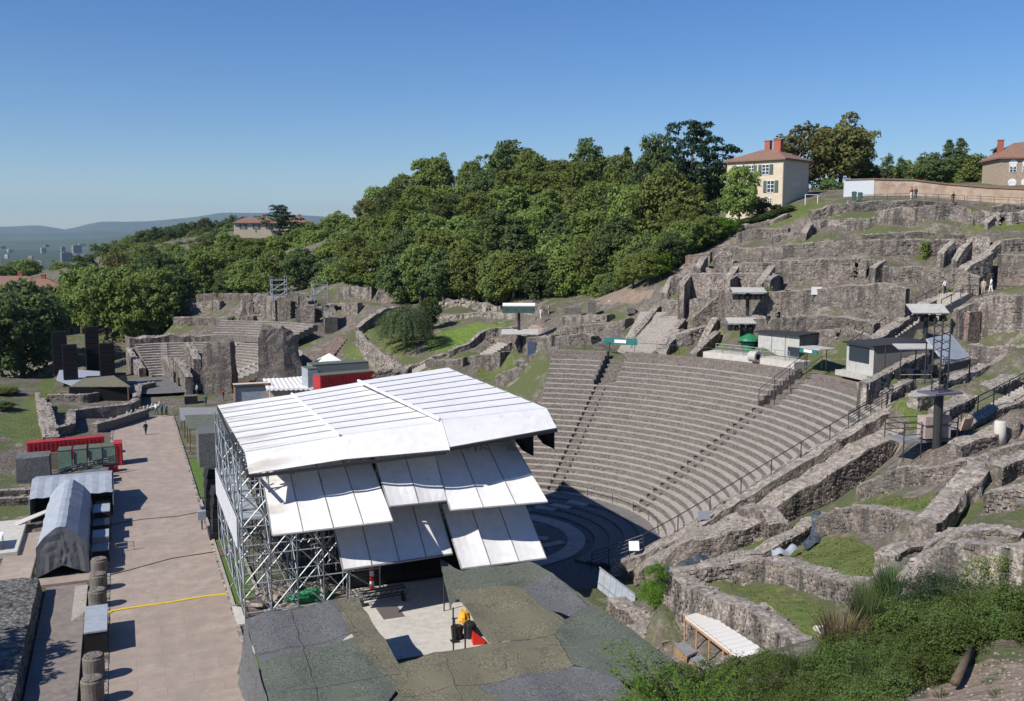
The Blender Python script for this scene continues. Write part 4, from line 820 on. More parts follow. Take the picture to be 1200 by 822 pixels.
for A0, B0 in (((340,715),(372,815)), ((392,704),(470,812)), ((300,768),(420,742)), ((470,812),(600,792)), ((600,686),(700,760)), ((573,754),(640,842)), ((560,690),(612,748)), ((650,744),(740,800)), ((520,770),(560,870)), ((330,812),(468,790)), ((640,800),(800,840))):
    a, b_ = atz(*A0, NZ), atz(*B0, NZ); P9 = [a.lerp(b_, k/14) for k in range(15)]; mb = MB(); mb.path([V(p.x+.05*math.sin(k*2.1), p.y, nh(p.x, p.y)+.05) for k, p in enumerate(P9)], .016, 4); mb.build('seam_rope', seat_face, netroot)
# yard objects between the nets
c = atz(546, 749, .06); wb = thing('equipment_stack', 'black equipment tubs with a yellow cover standing beside the netting edge', 'equipment', (c.x, c.y, .06))
b = MB(); b.lathe((c.x-.5, c.y+.3, .06), [(.35, 0), (.42, .8), (.3, .85)], 12); b.build('tub', black_s, wb); b = MB(); b.lathe((c.x+.35, c.y+.2, .06), [(.4, 0), (.45, .9), (.3, 1.0)], 12); b.build('tub', black_s, wb)
b = blob((c.x+.2, c.y+.9, .9), (.4, .4, .75), 5, 7); b.build('yellow_cover', mat('orange_yellow_cover', (.7, .36, .03), .6, ((.75, .45, .05), (.6, .28, .03)), 4), wb)
c = atz(563, 755, .06); b = MB(); b.add([(c.x-.5, c.y, .08), (c.x+.5, c.y-.2, .08), (c.x-.5, c.y+.1, 1.0), (c.x+.5, c.y+.5, .08), (c.x-.4, c.y+.6, .08)], [(0, 1, 2), (1, 3, 2), (3, 4, 2), (4, 0, 2)]); obj1(b, 'folded_banner', 'red and white folded cloth lying at the corner of the netting', red_b, 'cloth')
for px, py, lb in ((533,752,'thin black stand on the pale forecourt, left of the black tubs'),):
    c = atz(px, py, .06); b = MB(); b.tube((c.x, c.y, .06), (c.x, c.y, 1.6), .04); b.box((c.x, c.y, .1), (.5, .5, .06)); b.tube((c.x-.2, c.y, 1.6), (c.x+.2, c.y, 1.6), .04); obj1(b, 'microphone_stand', lb, black_s, 'stand')
c = atz(687, 541, .06)
b = MB(); p0, p1 = atz(467, 717, .06), atz(480, 735, .06); b.bb((p0.x-1.3, p0.y-1.0, .05), (p0.x+.2, p0.y+1.2, .062)); obj1(b, 'ground_hatch', 'dark square sheet on the pale forecourt beside the netting corner', mat('brown_grey_sheet', (.12, .1, .1), .8), 'ground sheet')

# ---------------------------------------------------------------- left side of the path
CXL = -2.35
colroot = None
for i, (px, py, h) in enumerate(((116,846,1.25),(117,806,1.2),(118,706,1.15),(119,683,1.1),(120,662,1.1),(117,640,1.0))):
    pass
def stump(y, h, label, r=.62, grp=None):
    t = thing('column_stump', label, 'column stump', (CXL, y, 0), grp)
    b = MB(); b.lathe((CXL, y, -.1), [(r*1.04, 0), (r, .15), (r*.97, h*.5), (r*.99, h), (r*.9, h+.06)], 20); b.build('drum', mat('drum_stone_%d' % int(y), (.15, .132, .115), .9, ((.115, .1, .088), (.19, .17, .15)), 1.5, None, .6, 9), t)
    b = MB(); b.lathe((CXL, y, h-.04), [(r*.86, 0), (r*.86, .1), (r*.6, .13)], 20); b.build('worn_top', seat_face, t)
stump(57.2, 1.5, 'round stone column stump nearest the camera beside the path'); stump(60.4, 1.5, 'second round stone column stump from the bottom, next to the long planter box')
stump(72.6, 1.3, 'round stone column stump just beyond the long planter box'); stump(76.2, 1.25, 'round stone column stump level with the yellow cable cover'); stump(80.0, 1.2, 'round stone column stump beside the near corner of the grey tent')
for k, (y, lb) in enumerate(((112.5, 'far round column stump beside the path, below the black truss heap'), (105.8, 'round column stump beside the second grey tent'), (109.2, 'round column stump between the second grey tent and the far stump'))): stump(y, 1.0, lb, .55)
def crate(name, label, c, d, m, top=None, rz=0, cat='case'):
    t = thing(name, label, cat, (c[0], c[1], c[2]))
    b = MB(); b.box((c[0], c[1], c[2]+d[2]/2), d, rz); 
    for s in (-1, 1): b.box((c[0], c[1]+s*d[1]*.42*math.cos(rz), c[2]+d[2]/2), (d[0]*1.03, .06, d[2]*1.02), rz)
    b.build('body', m, t); b = MB(); b.box((c[0], c[1], c[2]+d[2]+.05), (d[0]*1.04, d[1]*1.02, .1), rz); b.build('lid', top or m, t); return t
crate('storage_box', 'long dark box with a pale grey lid between the column stumps', (-2.3, 66.3, 0), (1.3, 4.6, 1.5), black_s, grey_sheet)
for k, (y, d, m, tp, lb) in enumerate(((83.2, (1.2, 1.8, 1.1), black_s, grey_mid, 'nearest open black case in the row beside the grey tent'), (86.4, (1.2, 2.2, 1.3), steel, grey_sheet, 'metal framed pallet cage beside the grey tent'), (89.6, (1.3, 2.2, 1.4), black_s, black_s, 'dark equipment case beside the middle of the grey tent'), (93.2, (1.3, 2.6, 1.7), black_s, grey_sheet, 'tall dark case with a light lid beside the grey tent end'), (97.0, (1.1, 1.6, 1.2), grey_mid, black_s, 'mid grey case where the two tents meet'))): crate('equipment_case', lb, (-2.3, y, 0), d, m, tp)
for y, lb in ((84.9, 'small folding barrier with red feet nearest the yellow cable cover'),):
    b = MB(); b.tube((-1.2, y, 0), (-1.2, y, .8), .04); b.tube((.2, y+.2, 0), (.2, y+.2, .8), .04); b.tube((-1.2, y, .8), (.2, y+.2, .8), .04); b.tube((-1.2, y, .45), (.2, y+.2, .45), .03); obj1(b, 'folding_barrier', lb, steel, 'barrier')
def tent(label, x0, x1, y0, y1, ev, rg, m, prof='gable', dark_end=True):
    t = thing('storage_tent', label, 'tent', ((x0+x1)/2, (y0+y1)/2, 0)); xm = (x0+x1)/2
    def P(y, s): 
        j = .06; return [(x0-.12, y, .05), (x0, y, ev*.5), (x0+.1, y, ev), (x0+(xm-x0)*.35, y, ev+(rg-ev)*.5), (xm-(xm-x0)*.18, y, rg-.02), (xm, y, rg+.04), (xm+(xm-x0)*.18, y, rg-.02), (x1-(x1-xm)*.35, y, ev+(rg-ev)*.5), (x1-.1, y, ev), (x1, y, ev*.5), (x1+.12, y, .05)]
    n = 18; rows = []
    for i in range(n+1):
        y = y0+(y1-y0)*i/n; s = abs(math.sin(i*math.pi/3)); r = P(y, s); rows.append([(a+noise.noise(Vector((a, b*.8, c_)))*.1, b, c_-.06*s*(c_ > .2)) for a, b, c_ in r])
    b = MB(); b.grid(rows); b.build('cover', m, t)
    for y, r in ((y0, rows[0]), (y1, rows[-1])):
        b = MB(); K = 7; rr = []
        for k in range(K): 
            f = k/(K-1); rr.append([(xm+(p[0]-xm)*(1-f), y+(.035*math.sin(k*2.1+p[0]*3) if 0 < k < K-1 else 0)*(1 if y == y0 else -1), p[2]*(1-f)+f*.9) for p in r])
        b.grid(rr); b.build('end_flap', shaded_tent_end, t)
    b = MB()
    for x in (x0-.1, x1+.1): b.tube((x, y0, .08), (x, y1, .08), .07)
    b.build('ground_rail', white, t)
    return t
shaded_tent_end = mat('shaded_grey_flap', (.13, .14, .15), .6, ((.11, .12, .13), (.16, .17, .18)), 1.5, None, .6, 3)  # end flaps coloured darker than the cover for the shade on that face
tent('long vaulted grey storage tent beside the path, its shade-coloured end flap facing the camera', -6.75, -3.15, 80.4, 96.2, 2.5, 3.9, grey_sheet)
lt = thing('lean_to_tent', 'lower flat grey canopy tent behind the vaulted tent', 'tent', (-5, 101.5, 0))
b = MB(); rows = []
for i in range(13):
    x = -8.4+i*.58; rows.append([(x, 96.9, 2.2+.08*(i % 2)), (x, 101, 3.1+.05*(i % 2)), (x, 105.2, 2.4)])
b.grid(rows); b.build('roof_sheet', grey_sheet, lt)
b = MB(); b.bb((-1.42, 97, 0), (-1.36, 105.1, 2.3)); b.bb((-8.45, 97, 0), (-8.4, 105, 2.3)); b.bb((-8.4, 105.1, 0), (-1.4, 105.15, 2.2)); b.build('side_wall', grey_sheet, lt)
# planter wall, pit and steps at the lower left
b = MB(); b.bb((-9.4, 78.3, -.3), (-3.0, 79.9, .22)); tag(b.build('paved_edge', paving), kind='structure')
b = MB(); b.bb((-9.6, 79.9, -.3), (-7.2, 93, .2)); tag(b.build('side_path', paving), kind='structure')
cobble = mat('dark_cobble', (.15, .145, .14), .9, ((.1, .1, .1), (.2, .19, .18)), 1.5, None, 1, 12, cells=(5, .4, 1.5))
b = MB(); P0 = [(-11.5, 40, 1.0), (-11.5, 77.4, 1.0)]; rows = []
for i in range(40):
    y = 41+i*.93; rows.append([(-12.5, y, .0), (-9.9+noise.noise(Vector((y*.4, 0, 0)))*.3, y, 1.2+rnd.uniform(-.08, .08)), (-8.9, y, 1.35+rnd.uniform(-.08, .08)), (-7.4, y, 1.25+rnd.uniform(-.08, .08)), (-6.35+noise.noise(Vector((y*.4, 9, 0)))*.15, y, 1.1+rnd.uniform(-.06, .06)), (-6.1, y, -.3)])
b.grid(rows); b.add(rows[-1], [(0, 1, 2, 3, 4, 5)]); obj1(b, 'cobbled_wall_top', 'broad low wall topped with dark cobbles in tree shade, at the bottom left corner', cobble, 'low wall')
b = MB(); b.bb((-6.0, 44, -.3), (-3.2, 78.2, -.02+.06)); tag(b.build('lower_walk', mat('grey_walk', (.19, .165, .145), .9, ((.15, .13, .12), (.235, .2, .18)), .9, None, .3, 12)), kind='structure')
for k in range(3):
    pass
st = thing('side_steps', 'short flight of stone steps between the column stumps and the lower walk', 'steps', (-3.3, 74, 0))
for k in range(5): b = MB(); b.bb((-4.0+.18*k, 70.5+.1*k, 0), (-3.1, 77.6-.35*k, .08+.08*k)); b.build('step', seat_top, st)
# beige platform and furniture at the left edge
pf = thing('beige_platform', 'low beige platform with a loading ramp board at the left edge', 'platform', (-11, 92, 0))
b = MB(); b.bb((-14.5, 86.5, .1), (-8.6, 96.5, .55)); b.build('deck', tan_m if False else concrete, pf); b = MB(); b.slab([V(-9.2, 94.5, .6), V(-6.6, 96.4, 1.15), V(-6.8, 97.2, 1.15), V(-9.6, 95.6, .6)], .08); b.build('ramp_board', concrete, pf)
tb = thing('trestle_table', 'small pale table with dark cases under it, standing by the beige platform', 'table', (-10.6, 88.5, .55))
b = MB(); b.box((-10.6, 88.5, 1.4), (1.6, 2.6, .07)); b.build('table_top', white, tb)
for sx in (-1, 1):
    for sy in (-1, 1): b = MB(); b.tube((-10.6+sx*.7, 88.5+sy*1.15, .55), (-10.6+sx*.7, 88.5+sy*1.15, 1.38), .035); b.build('leg', steel, tb)
b = MB(); b.box((-10.5, 88.2, .85), (.7, 1.2, .55)); obj1(b, 'flight_case', 'dark purple case under the pale table at the left edge', mat('dark_purple', (.04, .03, .09), .5), 'case')
# yellow cable cover, loose cables
b = MB(); pts = [V(-1.9, 70.8, .08)]+[V(-1.4+k*.8, 71.3+.06*k+.05*math.sin(k), .09) for k in range(9)]+[V(6.3, 71.7, .1)]
for q, r in zip(pts, pts[1:]): d = r-q; b.box((q+r)/2, (d.length, .22, .07), math.atan2(d.y, d.x))
obj1(b, 'cable_cover', 'bright yellow cable cover laid across the path', yellow_m, 'cable cover')
for pts, lb in (([(-2, 79, .1), (0, 80, .08), (3, 81.6, .08), (6.4, 82, .1)], 'thin dark cable across the path just beyond the yellow cover'), ([(-1.6, 93.5, .08), (1, 94.2, .08), (4, 94, .08), (6.5, 94.8, .1)], 'dark cable crossing the path level with the grey tent'), ([(6.3, 72, .1), (7, 74, .1), (7.5, 76, .1), (7.6, 78.2, .4)], 'thin pale cable curling over the turf strip')):
    b = MB(); b.path([V(*p) for p in pts], .035, 5); obj1(b, 'cable', lb, steel_d if 'dark' in lb else white, 'cable')
# green turf strips and slabs right of the path
for (y0, y1, lb) in ((69.5, 80.6, 0), (83.3, 86.8, 0), (100, 118, 0), (49, 60.2, 0), (61.8, 64.0, 0)):
    b = MB(); rows = [[(6.62, y, .07), (7.7, y, .08), (8.5 if y < 66 or y > 95 else 8.3, y, .07)] for y in np.linspace(y0, y1, 12)]; b.grid(rows); tag(b.build('turf_strip', turf), kind='structure')
b = MB(); b.bb((6.5, 65.6, 0), (8.9, 68.6, .1)); obj1(b, 'dark_hatch', 'dark square cover between two pale slabs beside the path', mat('dark_cover', (.09, .075, .07), .8), 'cover')
for x0, x1, y0, y1, lb in ((6.35, 6.95, 65.4, 68.9, 'long pale slab left of the dark square cover'), (8.35, 8.75, 65.6, 68.7, 'narrow pale slab on the dark square cover'), (6.5, 8.7, 60.4, 61.6, 'pale slab bridging the near turf strip')): b = MB(); b.bb((x0, y0, .02), (x1, y1, .16)); obj1(b, 'pale_slab', lb, concrete, 'slab')
for i, (x0, x1, y0, y1, lb) in enumerate(((6.45, 6.62, 69, 99, 'long stone edging on the path side of the turf'), (8.32, 8.5, 69, 81, 'stone edging on the stage side of the turf'), (6.6, 8.4, 80.7, 83.2, 'brown stone block between turf strips'))): b = MB(); b.bb((x0, y0, -.1), (x1, y1, .18 if i < 2 else .12)); obj1(b, 'stone_edging', lb, wood_m if i == 2 else seat_top, 'edging')
b = MB(); b.bb((8.6, 66.5, -.1), (14.5, 72, .1)); tag(b.build('gravel_yard', mat('yard_dirt', (.24, .2, .17), .95, ((.17, .15, .13), (.3, .26, .23)), 1.5, None, 1, 12)), kind='structure')
# loudspeaker stacks by the scaffold on the path side
for y, lb, h in ((86.5, 'black loudspeaker stack beside the scaffold, nearer one', 4.4), (93.5, 'black loudspeaker stack beside the scaffold, farther one', 4.2)):
    t = thing('loudspeaker_stack', lb, 'loudspeaker', (6.9, y, 0)); b = MB(); b.box((6.9, y, .35), (1.3, 2.4, .5)); b.build('base', black_s, t)
    for k in range(4): b = MB(); b.box((6.95+.05*k, y+.1*k, 1.1+k*.95), (.85, 1.2-.08*k, .88), .1*k, ry=.08*k); b.build('cabinet', black_s, t)
    b = MB(); b.tube((6.5, y-1.1, .5), (6.6, y-.9, 3.2), .05); b.tube((6.5, y-1.1, 1.8), (7.3, y-.9, 1.8), .05); b.tube((7.5, y-1.1, .5), (7.4, y-.9, 3.2), .05); b.build('support_frame', steel_d, t)
t = thing('power_box', 'small grey-blue power box on a post beside the path edge', 'power box', (5.9, 89, 0)); b = MB(); b.tube((5.9, 89, 0), (5.9, 89, 1.0), .06); b.build('post', steel_d, t); b = MB(); b.box((5.9, 89, 1.35), (.7, .5, .8)); b.build('cabinet', grey_sheet, t)

# ---------------------------------------------------------------- upper left: containers, net cubes, machinery
def container(label, c, L_, w, h, rz, m, name='shipping_container', cat='container', ribs=True, lid=None):
    t = thing(name, label, cat, c); b = MB(); b.box((c[0], c[1], c[2]+h/2), (L_, w, h), rz)
    if ribs:
        n = int(L_/.45); e = Vector((math.cos(rz), math.sin(rz), 0)); f = Vector((-e.y, e.x, 0))
        for k in range(n):
            q = Vector(c)+e*(-L_/2+(k+.5)*L_/n)
            for s in (-1, 1): p = q+f*s*(w/2+.03); b.box((p.x, p.y, c[2]+h/2), (L_/n*.5, .08, h*.92), rz)
    b.build('body', m, t)
    b = MB(); b.box((c[0], c[1], c[2]+h+.03), (L_*1.01, w*1.02, .08), rz); b.build('roof_panel', lid or m, t); return t
container('long low red container wall at the left, behind the green boxes', (-6.6, 124.5, 0), 8.2, 1.4, 2.2, .12, red_m)
container('short red container end closing the row of green boxes by the path', (-.9, 119.0, 0), .9, 2.3, 2.5, 0, red_m)
for k, (x, lb) in enumerate(((-6.4, 'first green box from the left in the row of four'), (-4.85, 'second green box from the left in the row of four'), (-3.3, 'third green box from the left in the row of four'), (-1.9, 'rightmost green box in the row of four'))): container(lb, (x, 118.4+.15*k, 0), 1.35, 2.2, 2.3, 0, green_box, 'site_toilet_box', 'box', False, net_v)
b = MB(); b.box((-8.1, 118.6, 1.0), (1.9, .25, 1.9)); obj1(b, 'brown_panel', 'flat brown panel between the net covered cube and the green boxes', mat('brown_panel', (.16, .13, .1), .8, ((.13, .1, .08), (.2, .16, .13)), 2), 'panel')
def netcube(label, c, d, rz=0):
    t = thing('net_covered_box', label, 'covered box', c); b = MB(); n = 8; rows = []
    for i in range(n+1):
        r = []
        for (u, v, z) in ((-1, None, 0), (-1, None, .5), (-1, None, 1), (-.35, None, 1), (.35, None, 1), (1, None, 1), (1, None, .5), (1, None, 0)):
            y = -1+2*i/n; q = Vector((u*d[0]/2, y*d[1]/2, z*d[2])); q += Vector((noise.noise(q*1.1)*.1, noise.noise(q*1.3+Vector((3, 0, 0)))*.1, noise.noise(q*1.2+Vector((0, 3, 0)))*.08)); r.append(q+Vector(c))
        rows.append(r)
    b.grid(rows); b.add(rows[0], [tuple(range(8))]); b.add(rows[-1], [tuple(range(7, -1, -1))]); b.build('netting', net_g, t, smooth=False)
    b = MB(); b.box((c[0], c[1], c[2]+d[2]*.46), (d[0]*.93, d[1]*.93, d[2]*.92)); b.build('frame', black, t)
netcube('big dark net covered cube left of the green boxes', (-9.2, 113.6, 0), (3.2, 2.8, 2.9)); netcube('smaller dark net covered cube beside the path', (-3.1, 110.6, 0), (2.3, 1.6, 1.3))
netcube('large net covered block across the path from the green boxes', (10.3, 115.5, 0), (5.6, 4.2, 3.9))
t = thing('tarpaulin_shelter', 'flat grey-green shelter roof on posts behind the large net covered block', 'shelter', (10.5, 126, 0)); b = MB(); b.slab([V(6.9, 122, 2.9), V(14, 121, 2.9), V(14.4, 128, 3.3), V(7, 129.5, 3.3)], .12); b.build('roof_sheet', net_v, t); b = MB(); b.slab([V(6.6, 131, 2.4), V(14, 130, 2.4), V(14.4, 136, 2.8), V(6.8, 138.5, 2.8)], .12); b.build('roof_sheet', grey_mid, t)
for x, y in ((7.1, 122.3), (13.8, 121.4), (7.2, 129), (14, 127.8), (7, 131.5), (13.8, 130.3), (7, 138), (14, 136)): b = MB(); b.tube((x, y, 0), (x, y, 2.9 if y < 130 else 2.4), .07); b.build('post', wood_m, t)
t = thing('truss_heap', 'heap of dark folded truss and cases in front of the green boxes', 'truss heap', (-4.2, 114.6, 0))
for k in range(9):
    b = MB(); x = -6.4+k*.55; y = 114+.5*math.sin(k*2.2); a = rnd.uniform(-.5, .5); p0, p1 = V(x-.9, y-.3, .4+.12*k), V(x+1.2, y+.5+a, .7+.1*k)
    for o in (V(0, 0, 0), V(0, .35, .1), V(0, .15, .4)): b.tube(p0+o, p1+o, .045, n=4)
    b.tube(p0, p0+V(.5, .3, .4), .03, n=4); b.tube(p0+V(.6, .3, .1), p0+V(1.1, .1, .4), .03, n=4); b.build('truss_piece', steel_d if k % 3 else steel, t)
for k, (x, y, m_, lb) in enumerate(((-6.9, 111.8, black_s, 'black case in front of the big net covered cube'), (-1.7, 115.2, red_m, 'small red machine at the right end of the truss heap'), (-5.3, 110.2, black_s, 'low black case left of the smaller net covered cube'))): crate('equipment_case', lb, (x, y, 0), (1.4, 1.0, .8), m_, black_s)
for i, (x, y, lx, lb) in enumerate(((-8.5, 107.5, 7.5, 'upper of two long low stone walls left of the lean-to tent'), (-9.5, 104.2, 6.0, 'lower of two long low stone walls left of the lean-to tent'))): wall('low_stone_wall', [(x-lx/2, y, .8), (x+lx/2, y-.3, .75)], .9, lb, stone_d, rag=.1, cat='low wall')
b = blob((-5.2, 108.6, -.1), (1.4, 1.0, 1.2), 12, 9, rough_=.5); obj1(b, 'rubble_pile', 'conical pile of pale rubble beside the smaller net covered cube', stone_l, 'rubble')

# ---------------------------------------------------------------- small stage with black loudspeaker towers
def pa(label, px, py, w, dp, h, z0=0, lean=0):
    c = atz(px, py, 2.0); t = thing('loudspeaker_tower', label, 'loudspeaker tower', (c.x, c.y, 2.0)); n = 8; b = MB()
    for k in range(n): b = MB(); b.box((c.x+lean*k*.04, c.y, 2.0+.2+(k+.5)*h/n), (w, dp, h/n*.93), 0); b.build('cabinet', black, t)
    b = MB(); b.box((c.x-w*.5-.08, c.y, 2+h/2), (.12, .12, h+.5)); b.box((c.x, c.y, 2.1), (w*1.2, dp*1.2, .2)); b.build('mast', steel_d, t)
pa('front left black loudspeaker tower of the small stage', 84, 452, 2.0, 1.6, 6.4); pa('front right black loudspeaker tower of the small stage', 127, 446, 2.2, 1.6, 6.0)
pa('rear left black loudspeaker tower of the small stage', 72, 440, 2.2, 1.5, 7.4); pa('rear right black loudspeaker tower of the small stage', 110, 436, 2.1, 1.5, 7.8)
t = thing('small_stage', 'low stage with an olive cover and dark open front, below the black towers', 'stage', (-5, 150, 0))
A_, B_ = atz(80, 462, 2.6), atz(152, 462, 2.6)
b = MB(); b.slab([atz(82, 453, 3.0), atz(153, 453, 3.0), atz(133, 440, 3.2), atz(102, 441, 3.2)], .1); b.build('cover', net_o, t)
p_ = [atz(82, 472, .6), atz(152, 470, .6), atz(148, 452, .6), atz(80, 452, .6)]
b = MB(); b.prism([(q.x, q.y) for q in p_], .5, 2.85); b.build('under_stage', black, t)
b = MB(); b.slab([atz(66, 445, 3.0), atz(84, 452, 3.0), atz(128, 436, 3.0), atz(70, 432, 3.0)], .1); b.build('deck', mat('blue_grey_deck', (.3, .33, .38), .6), t)
for px in (82, 108, 151): b = MB(); q = atz(px, 471, .6); b.tube((q.x, q.y-.1, .4), (q.x, q.y-.1, 2.9), .12); b.build('post', wood_m, t)
for i, (a, h, lb) in enumerate((([(58, 474), (100, 474), (145, 466)], 1.9, 'upper long foundation wall in front of the small stage'), ([(82, 492), (110, 488), (150, 484), (160, 478)], 1.6, 'middle long foundation wall in front of the small stage'), ([(62, 512), (84, 506), (84, 492)], 1.4, 'angled foundation wall at the corner of the small stage terrace'), ([(110, 504), (140, 496), (170, 486)], 1.0, 'lowest foundation wall in front of the small stage, nearest the path'), ([(160, 476), (163, 462), (180, 458)], 1.8, 'short stepped foundation wall right of the small stage'))):
    P0 = [atz(*q, .5) for q in a]; wall('foundation_ruin', [(q.x, q.y, .5+h*.8) for q in P0], 1.1, lb, seat_face if i % 2 else stone, rag=.06, jit=.05, cat='foundation wall')
for k in range(3): p0, p1 = atz(44+k*6, 462+k*6, 2.2), atz(54+k*6, 516, .6); wall('buttress_ruin', [(p0.x, p0.y, 2.4), (p1.x, p1.y, 1.0)], .8, ('outermost', 'middle', 'innermost')[k]+' of three pale narrow walls left of the small stage foundations', stone_l, rag=.05, cat='foundation wall')
wt = thing('lounger_row', 'row of stacked white chairs beside the small stage foundations', 'stacked chairs', tuple(atz(165, 482, .1)))
q0, q1 = atz(146, 490, .1), atz(184, 478, .1)
for k in range(9): q = q0.lerp(q1, k/8); b = MB(); b.box((q.x, q.y, .45), (.7, .5, .08)); b.box((q.x+.3, q.y, .75), (.08, .5, .6), ry=.3); b.tube((q.x-.3, q.y, .1), (q.x-.3, q.y, .45), .04, n=4); b.tube((q.x+.3, q.y, .1), (q.x+.3, q.y, .45), .04, n=4); b.build('chair', white, wt)

# ---------------------------------------------------------------- pavilions behind the big stage
q0 = atz(338, 467, .6)
t = thing('white_pavilion', 'white ribbed pavilion roof with scalloped edge beside the orange framed booth', 'pavilion', (q0.x, q0.y, 0)); C4 = [atz(305, 437, 3.3), atz(312, 456, 3.0), atz(370, 455, 3.0), atz(350, 435, 3.3)]
b = MB(); rows = []
for i in range(21): u = i/20; a, c_ = C4[0].lerp(C4[3], u), C4[1].lerp(C4[2], u); rows.append([a+V(0, 0, .08*(i % 2)), c_+V(0, 0, .08*(i % 2))])
b.grid(rows); b.grid([[r[1] for r in rows], [r[1]-V(0, 0, .35-.1*(i % 2)) for i, r in enumerate(rows)]]); b.build('roof_sheet', white_sheet, t)
pl = [C4[1]+V(.6, .5, 0), C4[2]+V(-.4, .5, 0), C4[3]+V(-.5, -.3, 0), C4[0]+V(.5, -.3, 0)]
b = MB(); b.prism([(q.x, q.y) for q in pl], .3, 2.9); b.build('body', tan_m, t)
q = atz(296, 472, .6); t = thing('ticket_booth', 'booth with an orange timber frame and grey shutter left of the white pavilion', 'booth', (q.x, q.y, .3)); b = MB(); b.box((q.x+.1, q.y+1.6, 1.7), (5.0, 3, 2.6)); b.build('body', grey_sheet, t)
b = MB()
for dx in (-2.55, 2.65): b.box((q.x+dx, q.y, 1.8), (.22, .3, 3.2))
b.box((q.x+.05, q.y, 3.35), (5.5, .3, .35)); b.box((q.x+.1, q.y+1.6, 3.2), (5.3, 3.3, .14)); b.build('frame', orange_m, t)
b = MB(); b.box((q.x+.05, q.y-.02, 3.55), (5.5, .5, .1)); b.build('top_trim', white, t)
q = atd(403, 437, 148); container('red container with a net covered roof beside the white pavilion', (q.x, q.y, q.z-2.6), 8.8, 2.6, 2.6, .22, red_m, lid=net_v)
q = atd(363, 431, 150); container('narrow pale blue cabin end between the white pavilion and the red container', (q.x, q.y, q.z-3.2), 1.6, 3.4, 3.2, .1, grey_sheet, 'site_cabin', 'cabin', False, net_v)
q = atd(396, 425, 154); container('long net roofed cabin behind the red container', (q.x, q.y, q.z-2.9), 9, 3.0, 2.9, .1, mat('cabin_grey_green', (.2, .22, .2), .7), 'site_cabin', 'cabin', False, net_v)
q = atd(386, 414, 162); t = thing('peaked_tent', 'small white peaked tent top behind the net roofed cabin', 'tent', (q.x, q.y, q.z-4)); b = MB(); b.add([q+V(-2.2, -2, -1.5), q+V(2.2, -2, -1.5), q+V(2.2, 2, -1.5), q+V(-2.2, 2, -1.5), q], [(0, 1, 4), (1, 2, 4), (2, 3, 4), (3, 0, 4)]); b.build('roof_sheet', white, t)
for dx in (-2.1, 2.1):
    for dy in (-1.9, 1.9): b = MB(); b.tube(q+V(dx, dy, -4.5), q+V(dx, dy, -1.5), .06); b.build('pole', steel, t)
# scaffold towers
def scaff_tower(label, px, py, d, w, h, roof=False):
    q = atd(px, py, d); z0 = q.z; t = thing('scaffold_tower', label, 'scaffold tower', (q.x, q.y, z0)); n = 3
    for sx in (-1, 1):
        for sy in (-1, 1): b = MB(); b.tube((q.x+sx*w/2, q.y+sy*w/2, z0-1), (q.x+sx*w/2, q.y+sy*w/2, z0+h), .08, n=5); b.build('standard', steel, t)
    z = z0+.5; k = 0
    while z < z0+h:
        b = MB(); c = [(q.x+sx*w/2, q.y+sy*w/2, z) for sx, sy in ((-1, -1), (1, -1), (1, 1), (-1, 1))]; b.path([V(*p) for p in c+[c[0]]], .06, 4)
        if k % 2 == 0 and z+1 < z0+h: b.tube(c[0], (c[1][0], c[1][1], z+1.9), .05, n=4); b.tube(c[0], (c[3][0], c[3][1], z+1.9), .05, n=4)
        b.build('ledger_lift', steel, t); z += 1.0; k += 1
    if roof: b = MB(); b.slab([V(q.x-w/2, q.y-w/2, z0+h+.9), V(q.x+w/2, q.y-w/2, z0+h), V(q.x+w/2, q.y+w/2, z0+h), V(q.x-w/2, q.y+w/2, z0+h+.9)], .06); b.build('top_rail', steel, t)
scaff_tower('left metal scaffold tower above the small theatre', 327, 354, 204, 2.9, 5.4); scaff_tower('right metal scaffold tower with a sloping top, above the small theatre', 375, 348, 198, 2.7, 3.0, True)
# ---------------------------------------------------------------- steps and ramps on the hill
def flight(label, a, b, w, n, name='stone_stairs', m=None, sink=.5, rise_only=False):
    """steps from a (bottom) to b (top), world points"""
    t = thing(name, label, 'stairs', tuple(a)); a = Vector(a); b = Vector(b); d = (b-a).xy; L = d.length; rz = math.atan2(d.y, d.x)
    for k in range(n):
        q = a.lerp(b, (k+.5)/n); z = a.z+(b.z-a.z)*(k+1)/n; s = MB(); s.box((q.x, q.y, z-sink/2-.15), (L/n*1.02, w+rnd.uniform(-.06, .06), sink+.3), rz); s.build('step', m or seat_top, t)
    return t
sb, st_ = atd(752, 413, 124.5), atd(777, 366, 136.5)
flight('broad stone stairs leading up from the left stairway head to the terrace', (sb.x, sb.y, sb.z), (st_.x, st_.y, st_.z), 6.2, 22, sink=1.6)
ra, rb_ = V(77.6, 84.6, 14.2), V(93.5, 89.4, 19.5)
r0_ = atd(1010, 412, 104); r1_ = atd(1082, 364, 111.5); r2_ = atd(1088, 361, 112.2); r3_ = atd(1122, 343, 117)
flight('lower flight of the stepped ramp climbing the hill behind the second shed', tuple(r0_), tuple(r1_), 3.0, 20, sink=1.4)
flight('upper flight of the stepped ramp ending where a visitor stands', tuple(r2_), tuple(r3_), 3.2, 14, sink=1.4)
q0, q1 = atd(1092, 520, 70), atd(1215, 452, 79)
flight('long railed steps going up along the radial wall to the right edge', tuple(q0), tuple(q1), 1.6, 24, sink=1.0)
q0, q1 = atd(560, 437, 151), atd(655, 374, 160)
flight('stepped ramp climbing from the white roof edge to the lamp mast terrace', tuple(atd(545, 432, 153)), tuple(atd(592, 402, 157)), 3.0, 12, sink=1.2)
flight('pinkish ramp beneath the long awning where two visitors walk', tuple(atd(618, 397, 155)), tuple(atd(648, 371, 162)), 3.4, 10, sink=1.2, m=paving)
